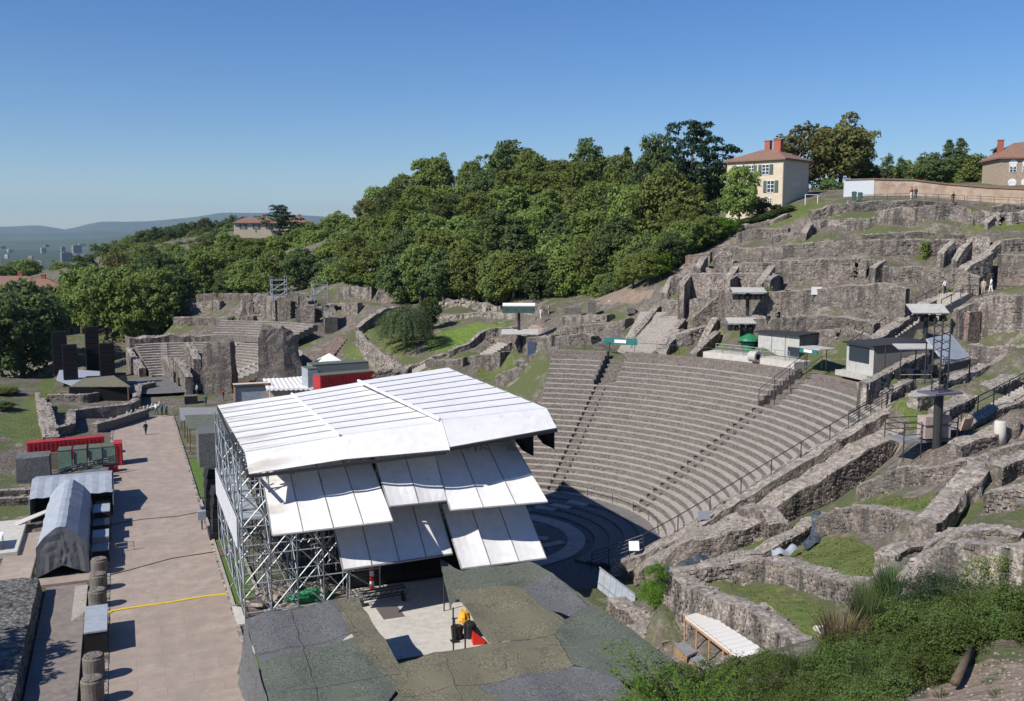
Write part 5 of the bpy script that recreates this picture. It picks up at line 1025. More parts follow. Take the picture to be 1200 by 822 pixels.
flight('narrow steps beside the small stone heap left of the ramp', tuple(atd(478, 440, 152)), tuple(atd(508, 424, 157)), 2.0, 9, sink=1.0)
flight('curved brick steps behind the biggest pier', tuple(atd(372, 430, 166)), tuple(atd(410, 385, 182)), 2.6, 14, m=brickst, sink=1.5)

# ---------------------------------------------------------------- railings
def railing(label, pts, h=1.05, rails=1, post_every=2.2, m=None, r=.035, zfix=None, name='railing'):
    P = [Vector(p) for p in pts]; t = thing(name, label, 'railing', tuple(P[0]))
    L = [0]
    for a, b in zip(P, P[1:]): L.append(L[-1]+(b-a).length)
    n = max(1, int(L[-1]/post_every)); S = []
    for k in range(n+1):
        u = L[-1]*k/n; i = min(len(P)-2, max(0, int(np.searchsorted(L, u))-1)); q = P[i].lerp(P[i+1], (u-L[i])/max(.001, L[i+1]-L[i])); S.append(q)
        b = MB(); b.tube(q-V(0, 0, .25), q+V(0, 0, h), r*1.3, n=5); b.build('post', m or steel_d, t)
    for j in range(rails):
        z = h-j*h/(rails+.3); b = MB(); b.path([q+V(0, 0, z) for q in S], r if j else r*1.2, 5); b.build('rail', m or steel_d, t)
    return t
railing('dark railing on top of the sloping wall at the near end of the seats', [(x, y+.1, z+.15) for x, y, z in rl[:8]][::-1], 1.25, 1, 2.9)
p0, p1 = V(37.3, 66.2, 1.2), V(34.0, 69.3, -.6)
railing('four rail fence sloping down to the orchestra at the near end of the seats', [(37.4, 66.1, 1.3), (33.9, 68.0, -.3)], 1.25, 4, 1.1, r=.028)
railing('five rail fence at the top corner of the seats', [(56.6, 65.5, 9.9), (61.6, 65.9, 11.8)], 1.25, 5, 1.3, r=.028)
railing('green railing across the entrance at the top corner of the seats', [(61.6, 65.9, 11.8), (62.2, 68.5, 11.8)], 1.25, 3, 1.3)
ringp = [pol(15.0, a, -.75) for a in range(-60, 60, 6)]
railing('thin railing along the walkway ring between orchestra and seats', ringp, 1.15, 1, 3.2, r=.022)
topr = [pol(36.6, a, 12.0) for a in range(5, 42, 4)]
railing('thin dark railing behind the top seat row between the two stairways', topr, .95, 1, 2.6, r=.022)
railing('thin railing behind the top seat row at the left', [pol(36.6, a, 12.0) for a in (46, 49, 52, 56)], .95, 1, 2.6, r=.022)
v0, v1 = pol(30.6, 0.6, 9.2), pol(36.5, 0.9, 12.6)
railing('railing along the near side of the right stairway passage', [v0, v1], 1.0, 2, 1.8, r=.03); railing('railing along the far side of the right stairway passage', [pol(30.6, 5.2, 9.2), pol(36.5, 4.9, 12.6)], 1.0, 2, 1.8, r=.03)
dl = (r1_-r0_).normalized(); sd_ = V(-dl.y, dl.x, 0)*1.55
railing('left handrail of the lower stepped ramp', [r0_+sd_, r1_+sd_], 1.0, 1, 2.4); railing('right handrail of the upper stepped ramp', [r2_-sd_, r3_-sd_], 1.0, 1, 2.4); railing('left handrail of the upper stepped ramp', [r2_+sd_, r3_+sd_], 1.0, 1, 2.4)
railing('right side rail of the lower stepped ramp', [r0_-sd_, r1_-sd_], 1.0, 1, 2.4)
railing('double handrail beside the long railed steps at the right edge', [atd(1086, 508, 69.3), atd(1120, 494, 71.2), atd(1200, 452, 76)], 1.0, 2, 1.9)
railing('fence on the terrace above the left stairs', [atd(690, 361, 158), atd(730, 362, 152), atd(760, 360, 146)], 1.1, 2, 2.4)
railing('fence curving up to the leftmost hill wall', [atd(762, 362, 145), atd(775, 356, 142), atd(781, 345, 141)], 1.1, 2, 1.8)
railing('long low fence along the crest path, left part', [atd(1010, 235, 149), atd(1070, 233, 148), atd(1130, 236, 147)], .8, 2, 1.8, r=.025); railing('long low fence along the crest path, right part', [atd(1133, 236, 147), atd(1180, 238, 146), atd(1230, 240, 145)], .8, 2, 1.8, r=.025)
railing('railing on the terrace where a person in white stands', [atd(1128, 345, 116), atd(1160, 345, 113), atd(1200, 347, 110)], 1.0, 2, 2.4)
railing('railing of the ramp beneath the long awning', [atd(566, 438, 150), atd(600, 408, 153), atd(628, 395, 153)], 1.1, 1, 3.2)
railing('pale railing around the terrace of the long white shed', [pol(37.2, a, 12.4) for a in (9.5, 13, 17, 21, 25)], 1.05, 3, 1.7, m=steel, r=.03)

# ---------------------------------------------------------------- sheds, awnings and masts behind the seats
def shed(label, fl, fr, d0, d1, zb, h0, h1, depth, front_m, side_m, door=True):
    a = pol(*fl); b = pol(*fr); a.z = b.z = zb; e = (b-a).normalized(); f = V(e.y, -e.x, 0)
    if f.dot(a-V(CX, CY, 0)) < 0: f = -f
    t = thing('site_shed', label, 'shed', tuple((a+b)/2)); c = a+f*depth; dd_ = b+f*depth
    m = MB(); Vs = [a, b, dd_, c]; vs = [tuple(v) for v in Vs]+[(a.x, a.y, zb+h0), (b.x, b.y, zb+h0), (dd_.x, dd_.y, zb+h1), (c.x, c.y, zb+h1)]
    m.add(vs, [(0, 1, 5, 4)], 0); m.add(vs, [(1, 2, 6, 5), (2, 3, 7, 6), (3, 0, 4, 7), (4, 5, 6, 7)], 1); m.build('wall', [front_m, side_m], t)
    m = MB(); o = .25; q = [a-e*o-f*o*1.4, b+e*o-f*o*1.4, dd_+e*o+f*o, c-e*o+f*o]; zz = (h0+.08, h0+.08, h1+.08, h1+.08); m.slab([V(p.x, p.y, zb+z) for p, z in zip(q, zz)], .16); m.build('roof', steel_d, t)
    return t, a, b, e, f
whitew = mat('cream_shed_boards', (.4, .39, .355), .7, ((.34, .33, .3), (.45, .44, .41)), 1.5)
t, a, b, e, f = shed('long white site shed behind the seats with dark roof and taupe end wall', (39.2, 10.2), (39.2, 18.5), 0, 0, 12.3, 2.7, 2.9, 3.6, whitew, shed_side)
m = MB(); q = a.lerp(b, .12)-f*.04; m.box((q.x, q.y, 13.2), (.1, 1.6, 1.0), math.atan2(e.y, e.x)-math.pi/2); m.build('window', glassm, t)
for u in (.33, .66): m = MB(); q = a.lerp(b, u)-f*.03; m.box((q.x, q.y, 13.6), (.06, .08, 2.4), math.atan2(e.y, e.x)-math.pi/2); m.build('door_frame', grey_mid, t)
m = MB()
for k in range(18):
    p, q = pol(36.3, 7+k*1.1, 0), pol(36.3, 8.1+k*1.1, 0); p2, q2 = pol(38.8, 7+k*1.1, 0), pol(38.8, 8.1+k*1.1, 0); m.slab([V(p.x, p.y, 12.5), V(q.x, q.y, 12.5), V(q2.x, q2.y, 12.5), V(p2.x, p2.y, 12.5)], .75)
obj1(m, 'concrete_terrace', 'pale terrace slab in front of the long white shed', concrete, 'terrace')
t, a, b, e, f = shed('second white site shed with a big dark window beside the right stairway head', (37.6, -9.5), (37.4, -3.2), 0, 0, 12.3, 3.0, 3.2, 6.5, whitew, shed_side)
m = MB(); q = a.lerp(b, .52)-f*.04; rzz = math.atan2(e.y, e.x)-math.pi/2; m.box((q.x, q.y, 14.3), (.08, 3.0, 1.5), rzz); m.build('window', glassm, t)
m = MB(); q = (a+b)/2-f*.5; m.box((q.x, q.y, 12.25), (1.0, 4.9, .5), rzz); m.build('plinth', whitew, t)
# green water tank / parasol
q = pol(41, 22, 12.2); t = thing('green_tank', 'green ribbed tank with a domed cap left of the long white shed', 'tank', tuple(q)); m = MB(); m.lathe(q, [(.75, 0), (.8, 1.3), (.7, 1.4)], 14); m.build('body', green_tarp, t); m = MB(); m.lathe(q, [(.7, 1.4), (1.35, 1.5), (1.2, 1.75), (.5, 2.15), (.1, 2.3)], 16); m.build('cap', green_tarp, t)
q = pol(36.0, 15.5, 12.0); t = thing('round_drum', 'white drum lying on its side on the top seat row', 'drum', tuple(q)); m = MB(); e_ = V(-math.sin(R_(15)), math.cos(R_(15)), 0)*.5; m.tube(q+V(0, 0, .6)-e_, q+V(0, 0, .6)+e_, .6, n=20); m.build('shell', whitew, t); m = MB(); m.tube(q+V(0, 0, .6)-e_*1.02, q+V(0, 0, .6)-e_*1.06, .32, n=20); m.build('opening', black, t)  # black disc on the solid drum end painted for a shaded hollow
# signs over the two passages
for A, lb in ((A1, 'teal sign with a pale plate over the left stairway passage'), (A2, 'teal and grey canopy sign over the right stairway passage')):
    q = pol(36.9, A, 12.2); t = thing('passage_sign', lb, 'sign', tuple(q)); rz = R_(A)
    if A == A1:
        m = MB(); m.box((q.x, q.y, 13.0), (.12, 4.2, .8), rz); m.build('board', teal, t); m = MB(); m.box((q.x-.08, q.y-.08, 13.0), (.1, 1.5, .4), rz); m.build('plate', white, t)
    else:
        m = MB(); m.box((q.x, q.y, 14.3), (2.2, 3.2, .12), rz); m.build('canopy', whitew, t); m = MB(); q2 = pol(35.8, A, 0); m.box((q2.x, q2.y, 14.0), (.1, 2.6, .45), rz); m.build('board', teal, t); m = MB(); q2 = pol(35.72, A, 0); m.box((q2.x, q2.y, 14.02), (.06, 1.2, .3), rz); m.build('plate', white, t)
    for s in (-1, 1): e_ = V(-math.sin(rz), math.cos(rz), 0)*s*1.45; m = MB(); m.tube(q+e_, q+e_+V(0, 0, .9 if A == A1 else 2.1), .05); m.build('post', steel_d, t)
# awnings with lamps/loudspeakers on masts
def mast_awning(label, px, py, d, w, dp, zbase, roof_m, box=True, slope=.25, rz=-.4, nlamp=5, name='lighting_awning'):
    q = atd(px, py, d); t = thing(name, label, 'awning', (q.x, q.y, zbase)); M = Matrix.Translation(q) @ Matrix.Rotation(rz, 4, 'Z')
    m = MB(); m.slab([M @ V(-w/2, -dp/2, 0), M @ V(w/2, -dp/2, 0), M @ V(w/2, dp/2, slope*dp), M @ V(-w/2, dp/2, slope*dp)], .12); m.build('roof', roof_m, t)
    m = MB(); p = M @ V(0, .3, -.1); m.tube((p.x, p.y, zbase), p, .22, n=8); m.build('mast', steel_d, t)
    if box:
        for k in range(nlamp):
            c = M @ V(-w/2*.8+w*.8*k/max(1, nlamp-1), -.1, -.65); m = MB(); m.box(c, (.5, .55, .6), rz); m.tube(c+V(0, -.3, 0), c+V(-.15, -.55, -.05), .24, n=8); m.build('lamp', black_s, t)
        m = MB(); m.tube(M @ V(-w/2, 0, -.35), M @ V(w/2, 0, -.35), .06); m.build('bar', steel_d, t)
    return t, M
dk_side = mat('awning_front', (.05, .09, .085), .6)
mast_awning('flat white awning with a row of lamps, against the lowest hill wall', 877, 342, 118, 4.0, 1.9, 14, whitew, nlamp=6)
mast_awning('flat white awning, lower one above the black lamp cluster', 870, 378, 116, 3.6, 2.0, 14, whitew, nlamp=5)
t, M = mast_awning('long white awning box on the lamp mast left of the seats, upper one', 608, 358, 146, 4.8, 1.2, 9, white, nlamp=4)
m = MB(); m.slab([M @ V(-2.4, -.62, -.15), M @ V(2.4, -.62, -.15), M @ V(2.4, -.6, -1.1), M @ V(-2.4, -.6, -1.1)], .08); m.build('front_panel', dk_side, t)
mast_awning('flat beige awning plate on the lamp mast left of the seats, lower one', 609, 391, 146, 5.4, 2.2, 9, tan_m if False else whitew, False)
q = atd(623, 410, 144); t = thing('blue_lamp_box', 'dark blue lamp box on a pole beside the left lamp mast', 'lamp box', (q.x, q.y, q.z-2)); m = MB(); m.box(q, (1.2, .9, 2.2), -.4); m.build('housing', mat('navy', (.06, .08, .13), .6), t); m = MB(); m.tube(q, q-V(0, 0, 3), .08); m.build('post', steel_d, t)
mast_awning('white pitched awning with lamps above the stepped ramp', 1087, 366, 103, 3.8, 2.0, 15, whitew, nlamp=4, slope=.4)
# main camera platform on the right
q = atd(1067, 407, 91); t = thing('camera_platform', 'scaffold camera platform with a small white awning above the radial walls', 'platform', (q.x, q.y, q.z-5))
M = Matrix.Translation(q) @ Matrix.Rotation(-.35, 4, 'Z')
m = MB(); m.slab([M @ V(-1.6, -1.2, 0), M @ V(1.6, -1.0, 0), M @ V(2.2, 1.2, .2), M @ V(-1.2, 1.2, .2)], .1); m.build('awning', whitew, t)
m = MB(); m.slab([M @ V(-1.8, -2, -3.3), M @ V(4.2, -2, -3.3), M @ V(4.2, 1.6, -3.3), M @ V(-1.8, 1.6, -3.3)], .3); m.build('deck', grey_mid, t)
for x, y in ((-1.7, -1.9), (1.2, -1.9), (4.1, -1.9), (-1.7, 1.5), (1.2, 1.5), (4.1, 1.5)): m = MB(); m.tube(M @ V(x, y, -6), M @ V(x, y, -.1 if x < 3 else -2.2), .06, n=5); m.build('standard', steel_d, t)
for z in (-2.3, -2.8): m = MB(); m.path([M @ V(-1.7, -1.9, z), M @ V(4.1, -1.9, z), M @ V(4.1, 1.5, z)], .04, 4); m.build('rail', steel, t)
for k, (x, z) in enumerate(((-1, -2.7), (0.3, -2.6), (1.6, -2.7), (2.8, -2.6))): m = MB(); m.box(M @ V(x, 0, z), (.9, .9, 1.1), .2*k); m.build('equipment', black_s, t)
# tall lattice mast with the big grey tilted screen roof
q = atd(1097, 532, 67.5); zt_ = atd(1107, 395, 72).z
t = thing('lattice_mast', 'tall lattice mast beside the seats carrying a tilted grey roof sheet', 'mast', (q.x, q.y, q.z-1))
m = MB(); m.tube(q-V(0, 0, 1.5), q+V(0, 0, 4.2), .3, n=10); m.build('column', steel_d, t)
for sx in (-1, 1):
    for sy in (-1, 1): m = MB(); m.tube(q+V(sx*.35, sy*.35, 4.2), q+V(sx*.35, sy*.35, 9.2), .05, n=5); m.build('chord', steel_d, t)
m = MB()
for k in range(9):
    z = 4.3+k*.55; s = 1 if k % 2 else -1
    for (x0, y0, x1, y1) in ((-1, -1, 1, -1), (1, -1, 1, 1), (1, 1, -1, 1), (-1, 1, -1, -1)): m.tube(q+V(x0*.35, y0*.35, z+(.27 if s > 0 else 0)), q+V(x1*.35, y1*.35, z+(0 if s > 0 else .27)), .03, n=4)
m.build('bracing', steel_d, t)
m = MB(); A_ = [atd(1086, 397, 69.5), atd(1114, 391, 72), atd(1137, 418, 70.5), atd(1108, 425, 67.6)]; m.slab(A_, .12); m.build('roof_sheet', grey_sheet, t)
m = MB(); m.slab([A_[3]-V(0, 0, .15), A_[2]-V(0, 0, .15), A_[2]-V(0, -.3, .8), A_[3]-V(0, -.3, .8)], .08); m.build('valance', mat('navy_valance', (.05, .065, .1), .6), t)
for v in A_: m = MB(); m.tube(v-V(0, 0, .1), V(v.x, v.y, q.z+4.4), .05, n=5); m.build('standard', steel_d, t)
for k in range(3): c = q+V(-.5+.5*k, .2, 5.9-.45*k); m = MB(); m.box(c, (.4, .5, .5), .3*k); m.build('loudspeaker', black_s, t)
m = MB(); m.slab([q+V(-1.1, -.8, 4.3), q+V(1.3, -.8, 4.3), q+V(1.3, .9, 4.3), q+V(-1.1, .9, 4.3)], .12); m.build('deck', mat('violet_grey_deck', (.12, .11, .16), .6), t)
# lower platform with box on the same spot
q2 = atd(1078, 513, 68.5); t = thing('projector_platform', 'lower steel platform with a pale boarded box and cage rails around the mast foot', 'platform', (q2.x, q2.y, q2.z))
m = MB(); e1, e2 = V(.95, -.15, 0), V(.15, .95, 0); m.slab([q2+e1*-2.0-e2*1.0, q2+e1*2.3-e2*1.0, q2+e1*2.3+e2*1.3, q2+e1*-2.0+e2*1.3], .16); m.build('deck', grey_mid, t)
m = MB(); c = q2+e1*.6-e2*.7+V(0, 0, .9); m.box(c, (2.0, .9, 1.5), -.15); m.build('box', mat('pinkish_board', (.36, .28, .25), .8, ((.32, .25, .22), (.42, .34, .3)), 2), t)
m = MB(); m.box(c+V(0, -.05, .15), (2.05, .92, .05), -.15); m.build('trim', steel_d, t)
for k, (u, v) in enumerate(((-2, -1), (-.6, -1), (2.3, -1), (-2, 1.3), (2.3, 1.3), (3.4, .4), (3.4, -.6))): p = q2+e1*u+e2*v; m = MB(); m.tube(p-V(0, 0, 1.4 if k < 3 else .2), p+V(0, 0, 1.25), .04, n=5); m.build('post', steel_d, t)
for z in (.45, .85, 1.25): m = MB(); m.path([q2+e1*-.6-e2+V(0, 0, z), q2-e1*2-e2+V(0, 0, z), q2-e1*2+e2*1.3+V(0, 0, z), q2+e1*2.3+e2*1.3+V(0, 0, z), q2+e1*3.4+e2*.4+V(0, 0, z)], .03, 4); m.build('rail', steel_d, t)
for px, py, d, lb in ((1133, 497, 68, 'leaning pinkish board behind the projector platform'),): c = atd(px, py, d); m = MB(); m.box(c, (1.1, .1, .9), .2, rx=.3); obj1(m, 'leaning_board', lb, tan_m, 'board')
c = atd(1082, 463, 77); m = MB(); m.slab([c+V(-1.6, -.6, 0), c+V(.9, -.7, .1), c+V(1.9, .8, .3), c+V(-.6, .7, .25)], .1); obj1(m, 'pale_sheet', 'pale flat sheet lying left of the mast among the radial walls', seat_top, 'sheet')
# column stumps at right edge
for px, py, d, m_, lb in ((1172, 503, 66.5, concrete, 'white column stump at the right edge, left one'), (1189, 501, 67, seat_face, 'grey column stump at the right edge, right one')):
    c = atd(px, py, d); m = MB(); m.lathe(c-V(0, 0, 1.05), [(.42, 0), (.4, .8), (.38, 1.55), (.33, 1.6)], 14); obj1(m, 'column_stump', lb, m_, 'column stump', smooth=True)
# signs
def sign(label, px, py, d, w, h, m, rz=-.35, tilt=0, post=1.2):
    c = atd(px, py, d) if d > 0 else Vector(np.array([0, 0, CAMH])+ray(px, py)*(-d/ray(px, py)[1])); t = thing('notice_board', label, 'sign', (c.x, c.y, c.z-post)); b = MB(); b.box(c, (w, .06, h), rz, rx=tilt); b.build('panel', m, t)
    for s in (-.4, .4): b = MB(); b.tube(c+V(math.cos(rz)*s*w, math.sin(rz)*s*w+.05, 0), c+V(math.cos(rz)*s*w, math.sin(rz)*s*w+.05, -post), .03, n=5); b.build('post', steel_d, t)
sign('white notice board on the sloping railing near the top of the seats', 978, 535, -64.9, 1.15, .75, white)
sign('grey notice board on the level part of the sloping railing', 825, 604, -65.1, 1.0, .7, grey_sheet)
sign('tilted white panel on the four rail fence by the orchestra', 743, 640, -66.0, .8, .75, white, tilt=-.4)
sign('white board on the terrace fence above the left stairs', 717, 356, 152, 1.1, .9, white)
sign('small white board at the foot of the second terrace wall', 957, 341, 113.5, 1.2, .9, white)
sign('red and white panel by the lowest left seats corner', 646, 434, 127, 1.3, .8, red_b)
sign('small pale tag on the rubble mound above the grey barrier', 711, 681, 72, .3, .6, whitew, post=.3); 
for px, py, d, sx, sy, sz, lb in ((671, 364, 150, 2.6, 1.0, .9, 'long flat stone block on the low wall beyond the left stairs'), (693, 360, 147, 1.2, 1.2, 1.6, 'upright square stone block on the low wall beyond the left stairs'), (739, 364, 141, 1.2, 1.0, .8, 'small stone block near the head of the broad stairs')):
    c = atd(px, py, d); m = MB(); m.box(c, (sx, sy, sz), -.3, rx=.03); obj1(m, 'stone_block', lb, seat_face, 'stone block')
# grey barrier by the orchestra gate, black drapes, gate rails
g0, g1 = atz(700, 688, .2), atz(742, 722, .2); t = thing('grey_barrier', 'long grey panelled barrier leaning at the foot of the rubble mound', 'barrier', tuple(g0)); n = 6
for k in range(n): p, q = g0.lerp(g1, k/n), g0.lerp(g1, (k+.94)/n); m = MB(); m.slab([V(p.x, p.y, .1), V(q.x, q.y, .1), V(q.x+.45, q.y+.5, 1.5), V(p.x+.45, p.y+.5, 1.5)], .05); m.build('panel', grey_sheet, t)
m = MB(); m.tube(g0+V(.4, .45, 1.3), g1+V(.4, .45, 1.3), .05); m.tube(g0+V(.1, .1, .3), g1+V(.1, .1, .3), .05); m.build('rail', steel, t)
def drape(label, pts, w, m):
    b = MB(); rows = []
    for i in range(len(pts)-1):
        a, c = Vector(pts[i]), Vector(pts[i+1]); d = (c-a).xy.normalized(); s = V(d.y, -d.x, 0)
        for k in range(5): q = a.lerp(c, k/5); q.z += .12*math.sin((i*5+k)*1.3); rows.append([q-s*w/2-V(0, 0, .15), q-s*w*.2+V(0, 0, .1), q+s*w*.2+V(0, 0, .14), q+s*w/2-V(0, 0, .15)])
    b.grid(rows); obj1(b, 'drainage_sheet', label, m, 'plastic sheet', smooth=True)
blk = mat('black_plastic', (.035, .045, .055), .4, ((.025, .03, .04), (.08, .1, .12)), 3)
drape('black plastic sheet hanging over the wall corner beside the green shrubs', [atd(783, 668, 61.5), atd(786, 684, 60.5), atd(792, 697, 59.5)], .9, blk)
drape('black plastic strip over the gap at the end of the curved room wall', [atd(958, 601, 65), atd(959, 616, 64), atd(955, 632, 63), atd(935, 640, 62.5)], .8, blk)
drape('grey plastic strip trailing along the small grass patch', [atd(932, 641, 62.5), atd(918, 647, 62), atd(900, 645, 62)], .5, grey_sheet)
drape('black strip at the dark hollow above the overgrown wall', [atd(795, 664, 62), atd(815, 655, 62.5), atd(830, 650, 63)], .7, blk)
# long alley canopy with orange frame
c0, c1, c2, c3 = atd(803, 722, 55), atd(824, 716, 56.5), atd(898, 764, 46), atd(866, 770, 45.5)
t = thing('alley_canopy', 'long narrow white canopy over orange counters in the alley between the walls', 'canopy', (c0.x, c0.y, c0.z-2.4))
m = MB(); rows = []
for i in range(25): u = i/24; a, b = c0.lerp(c3, u), c1.lerp(c2, u); rows.append([a+V(0, 0, .05*(i % 2)), b+V(0, 0, .05*(i % 2))])
m.grid(rows); m.grid([[r[0]-V(0, 0, .02) for r in rows], [r[0]-V(0, 0, .2) for r in rows]]); m.build('roof', mat('warm_white_roof', (.72, .69, .63), .5), t)
m = MB(); m.tube(c0-V(0, 0, .2), c3-V(0, 0, .2), .08); m.build('front_beam', orange_m, t)
for k in range(5): p = c0.lerp(c3, k/4)-V(0, 0, .2); m = MB(); m.tube(p, p-V(0, 0, 2.2), .06); m.build('post', orange_m, t)
for k in range(3):
    p, q = c0.lerp(c3, k/3+.03), c0.lerp(c3, k/3+.3); m = MB(); m.slab([p-V(.9, .3, 1.35), q-V(.9, .3, 1.35), q-V(.1, 0, 1.35), p-V(.1, 0, 1.35)], .1); m.build('counter', grey_mid, t); m = MB(); m.slab([p-V(.9, .3, 1.45), q-V(.9, .3, 1.45), q-V(.9, .3, 2.3), p-V(.9, .3, 2.3)], .06); m.build('counter_front', orange_m, t)
# pale plaster remains in the alley
drape('bright white crumbled lime on the alley wall behind the sapling', [atd(880, 765, 43), atd(905, 775, 42), atd(925, 787, 41)], 1.6, mat('white_lime', (.62, .58, .54), .9, ((.5, .46, .42), (.7, .67, .63)), 2))
q = atd(975, 742, 37); t = thing('small_kiosk', 'small white topped box with an orange side beside the reed clump', 'kiosk', (q.x, q.y, q.z-1.6)); m = MB(); m.box(q-V(0, 0, .8), (.75, .75, 1.5), -.3); m.build('body', grey_mid, t); m = MB(); m.box(q-V(0, .02, .35), (.8, .8, .45), -.3); m.build('panel', orange_m, t); m = MB(); m.box(q+V(0, 0, .08), (1.05, 1.05, .12), -.3, rx=-.1); m.build('lid', mat('warm_lid', (.7, .67, .6), .5), t)
a_, b_ = atd(1139, 770, 26.2), atd(1118, 816, 23.6); a_.z = tz(a_.x, a_.y)+.05; b_.z = tz(b_.x, b_.y)+.1
m = MB(); m.tube(a_+V(0, 0, .15), b_+V(0, 0, .12), .085, .11, 10); obj1(m, 'timber_log', 'weathered timber log lying on the bare soil at the bottom right', wood_m, 'log', smooth=True)

# ---------------------------------------------------------------- houses
def house(label, name, c, rz, w, dp, h, rh, wallm, roofm, fronts, sides, chim, over=.5, hip=True):
    """local x = front width, local -y = front face; windows (x, z, w, h)"""
    t = thing(name, label, 'house', c); M = Matrix.Translation(c) @ Matrix.Rotation(rz, 4, 'Z')
    m = MB(); vs = [M @ V(x, y, z) for x in (-w/2, w/2) for y in (-dp/2, dp/2) for z in (-2, h)]; m.add(vs, [(0, 1, 3, 2), (4, 6, 7, 5), (0, 4, 5, 1), (2, 3, 7, 6), (1, 5, 7, 3)]); m.build('wall', wallm, t)
    X, Y = w/2+over, dp/2+over; i = min(X, Y)*.85 if hip else 0
    a = [M @ V(-X, -Y, h), M @ V(X, -Y, h), M @ V(X, Y, h), M @ V(-X, Y, h)]
    r1, r2 = (M @ V(-(X-i), 0, h+rh), M @ V(X-i, 0, h+rh)) if w >= dp else (M @ V(0, -(Y-i), h+rh), M @ V(0, Y-i, h+rh))
    m = MB(); b = [v-V(0, 0, .25) for v in a]
    if w >= dp: m.add(a+[r1, r2]+b, [(0, 1, 5, 4), (1, 2, 5), (2, 3, 4, 5), (3, 0, 4), (0, 6, 7, 1), (1, 7, 8, 2), (2, 8, 9, 3), (3, 9, 6, 0), (6, 9, 8, 7)])
    else: m.add(a+[r1, r2]+b, [(0, 1, 4), (1, 2, 5, 4), (2, 3, 5), (3, 0, 4, 5), (0, 6, 7, 1), (1, 7, 8, 2), (2, 8, 9, 3), (3, 9, 6, 0), (6, 9, 8, 7)])
    ro = m.build('roof', roofm, t)
    for (x, y, cw, ch) in chim:
        m = MB(); q = M @ V(x, y, h+rh*.5); m.box(q+V(0, 0, ch/2), (cw, cw*.8, ch+1), rz); m.box(q+V(0, 0, ch+.5), (cw*1.15, cw*.95, .15), rz); k = m.build('chimney', brick_r, t)
    def win(lx, ly, z, ww, wh, face, sh=True, arch=False):
        off = {'f': (0, -1), 's': (1, 0), 'l': (-1, 0)}[face]; rr = rz+(0 if face == 'f' else math.pi/2)
        def at_(dx, dz, o): return M @ V(lx+(dx if face == 'f' else off[0]*o), ly+(dx if face != 'f' else off[1]*o), z+dz)
        m = MB(); m.box(at_(0, 0, .02), (ww, .1, wh), rr); wn_ = m.build('window', glassm, t)
        m = MB(); m.box(at_(0, 0, .06), (.09, .08, wh), rr)
        for zz in (-wh/2, -wh/6, wh/6, wh/2): m.box(at_(0, zz, .06), (ww, .08, .08), rr)
        for s in (-1, 1): m.box(at_(s*ww/2, 0, .06), (.09, .08, wh), rr)
        m.build('window_frame', white, wn_)
        if arch:
            m = MB(); m.lathe((0, 0, 0), [(ww/2+.15, 0), (ww/2+.15, .1)], 14); MM = Matrix.Translation(at_(0, wh/2, .0)) @ Matrix.Rotation(rr, 4, 'Z') @ Matrix.Rotation(math.pi/2, 4, 'X'); m.v = [tuple(MM @ Vector(v)) for v in m.v]; m.build('arch', white, t)
        if sh:
            for s in (-1, 1): m = MB(); m.box(at_(s*(ww/2+ww*.27), 0, .08), (ww*.5, .06, wh), rr); m.build('shutter', shut, t)
    for (x, z, ww, wh, *o) in fronts: win(x, -dp/2, z, ww, wh, 'f', *(o or [True]))
    for (y, z, ww, wh, *o) in sides: win(w/2, y, z, ww, wh, 's', *(o or [True]))
    m = MB(); q = M @ V(-w*.02, -dp/2-.08, 0); m.tube(q, q+V(0, 0, h), .07, n=6); m.build('drainpipe', grey_mid, t)
    m = MB(); q = M @ V(w/2-.02, -dp/2-.05, 0); m.tube(q-V(0, 0, 1), q+V(0, 0, h), .09, n=6); m.build('drainpipe', grey_mid, t)
    return t
hc = atd(917, 243, 161); fd = V(*(atd(850, 240, 168)-hc).xy, 0).normalized(); ang = math.atan2(-fd.y, -fd.x)
w_, dp_ = 10.4, 9.0; ex, ey = V(math.cos(ang), math.sin(ang), 0), V(-math.sin(ang), math.cos(ang), 0); cc = hc-ex*w_/2+ey*dp_/2
zb_ = hc.z-.2
house('cream villa with green shutters and two brick chimneys at the top of the hill', 'villa', (cc.x, cc.y, zb_), ang, w_, dp_, 8.1, 1.9, plaster, rooft, [(2.0, 6.4, 1.3, 1.6), (3.0, 3.6, 1.3, 1.9), (2.9, 1.2, .8, 1.0, False), (-.6, 6.4, .9, 1.6), (-3.0, 6.4, 1.2, 1.6), (-3.2, 3.7, 1.2, 2.0)], [(-.4, 4.0, .45, .8, False), (.7, 4.0, .45, .8, False)], [(-.6, 1, 1.0, 2.0), (1.8, 0, 1.3, 2.0)])
hc2 = atd(1172, 222, 172); ang2 = YAW*-1-.12; cc2 = hc2+V(math.cos(ang2), math.sin(ang2), 0)*7+V(-math.sin(ang2), math.cos(ang2), 0)*5
brk = mat('buff_brick_wall', (.34, .27, .2), .85, ((.3, .24, .18), (.4, .32, .25)), 1.5)
house('buff brick house with arched white windows and red roof at the right edge', 'brick_house', (cc2.x, cc2.y, hc2.z-1.5), ang2, 14, 9, 7.0, 2.9, brk, rooft, [(-4.9, 5.2, 1.1, 1.5, False, True), (-2.7, 5.3, 1.1, 1.6, False, True), (-4.9, 1.8, 1.1, 1.7, False, True), (-2.7, 1.8, 1.1, 1.7, False, True), (0, 5.2, 1.1, 1.5, False, True), (0, 1.8, 1.1, 1.7, False, True)], [], [(-5.6, 0, .9, 1.4)])
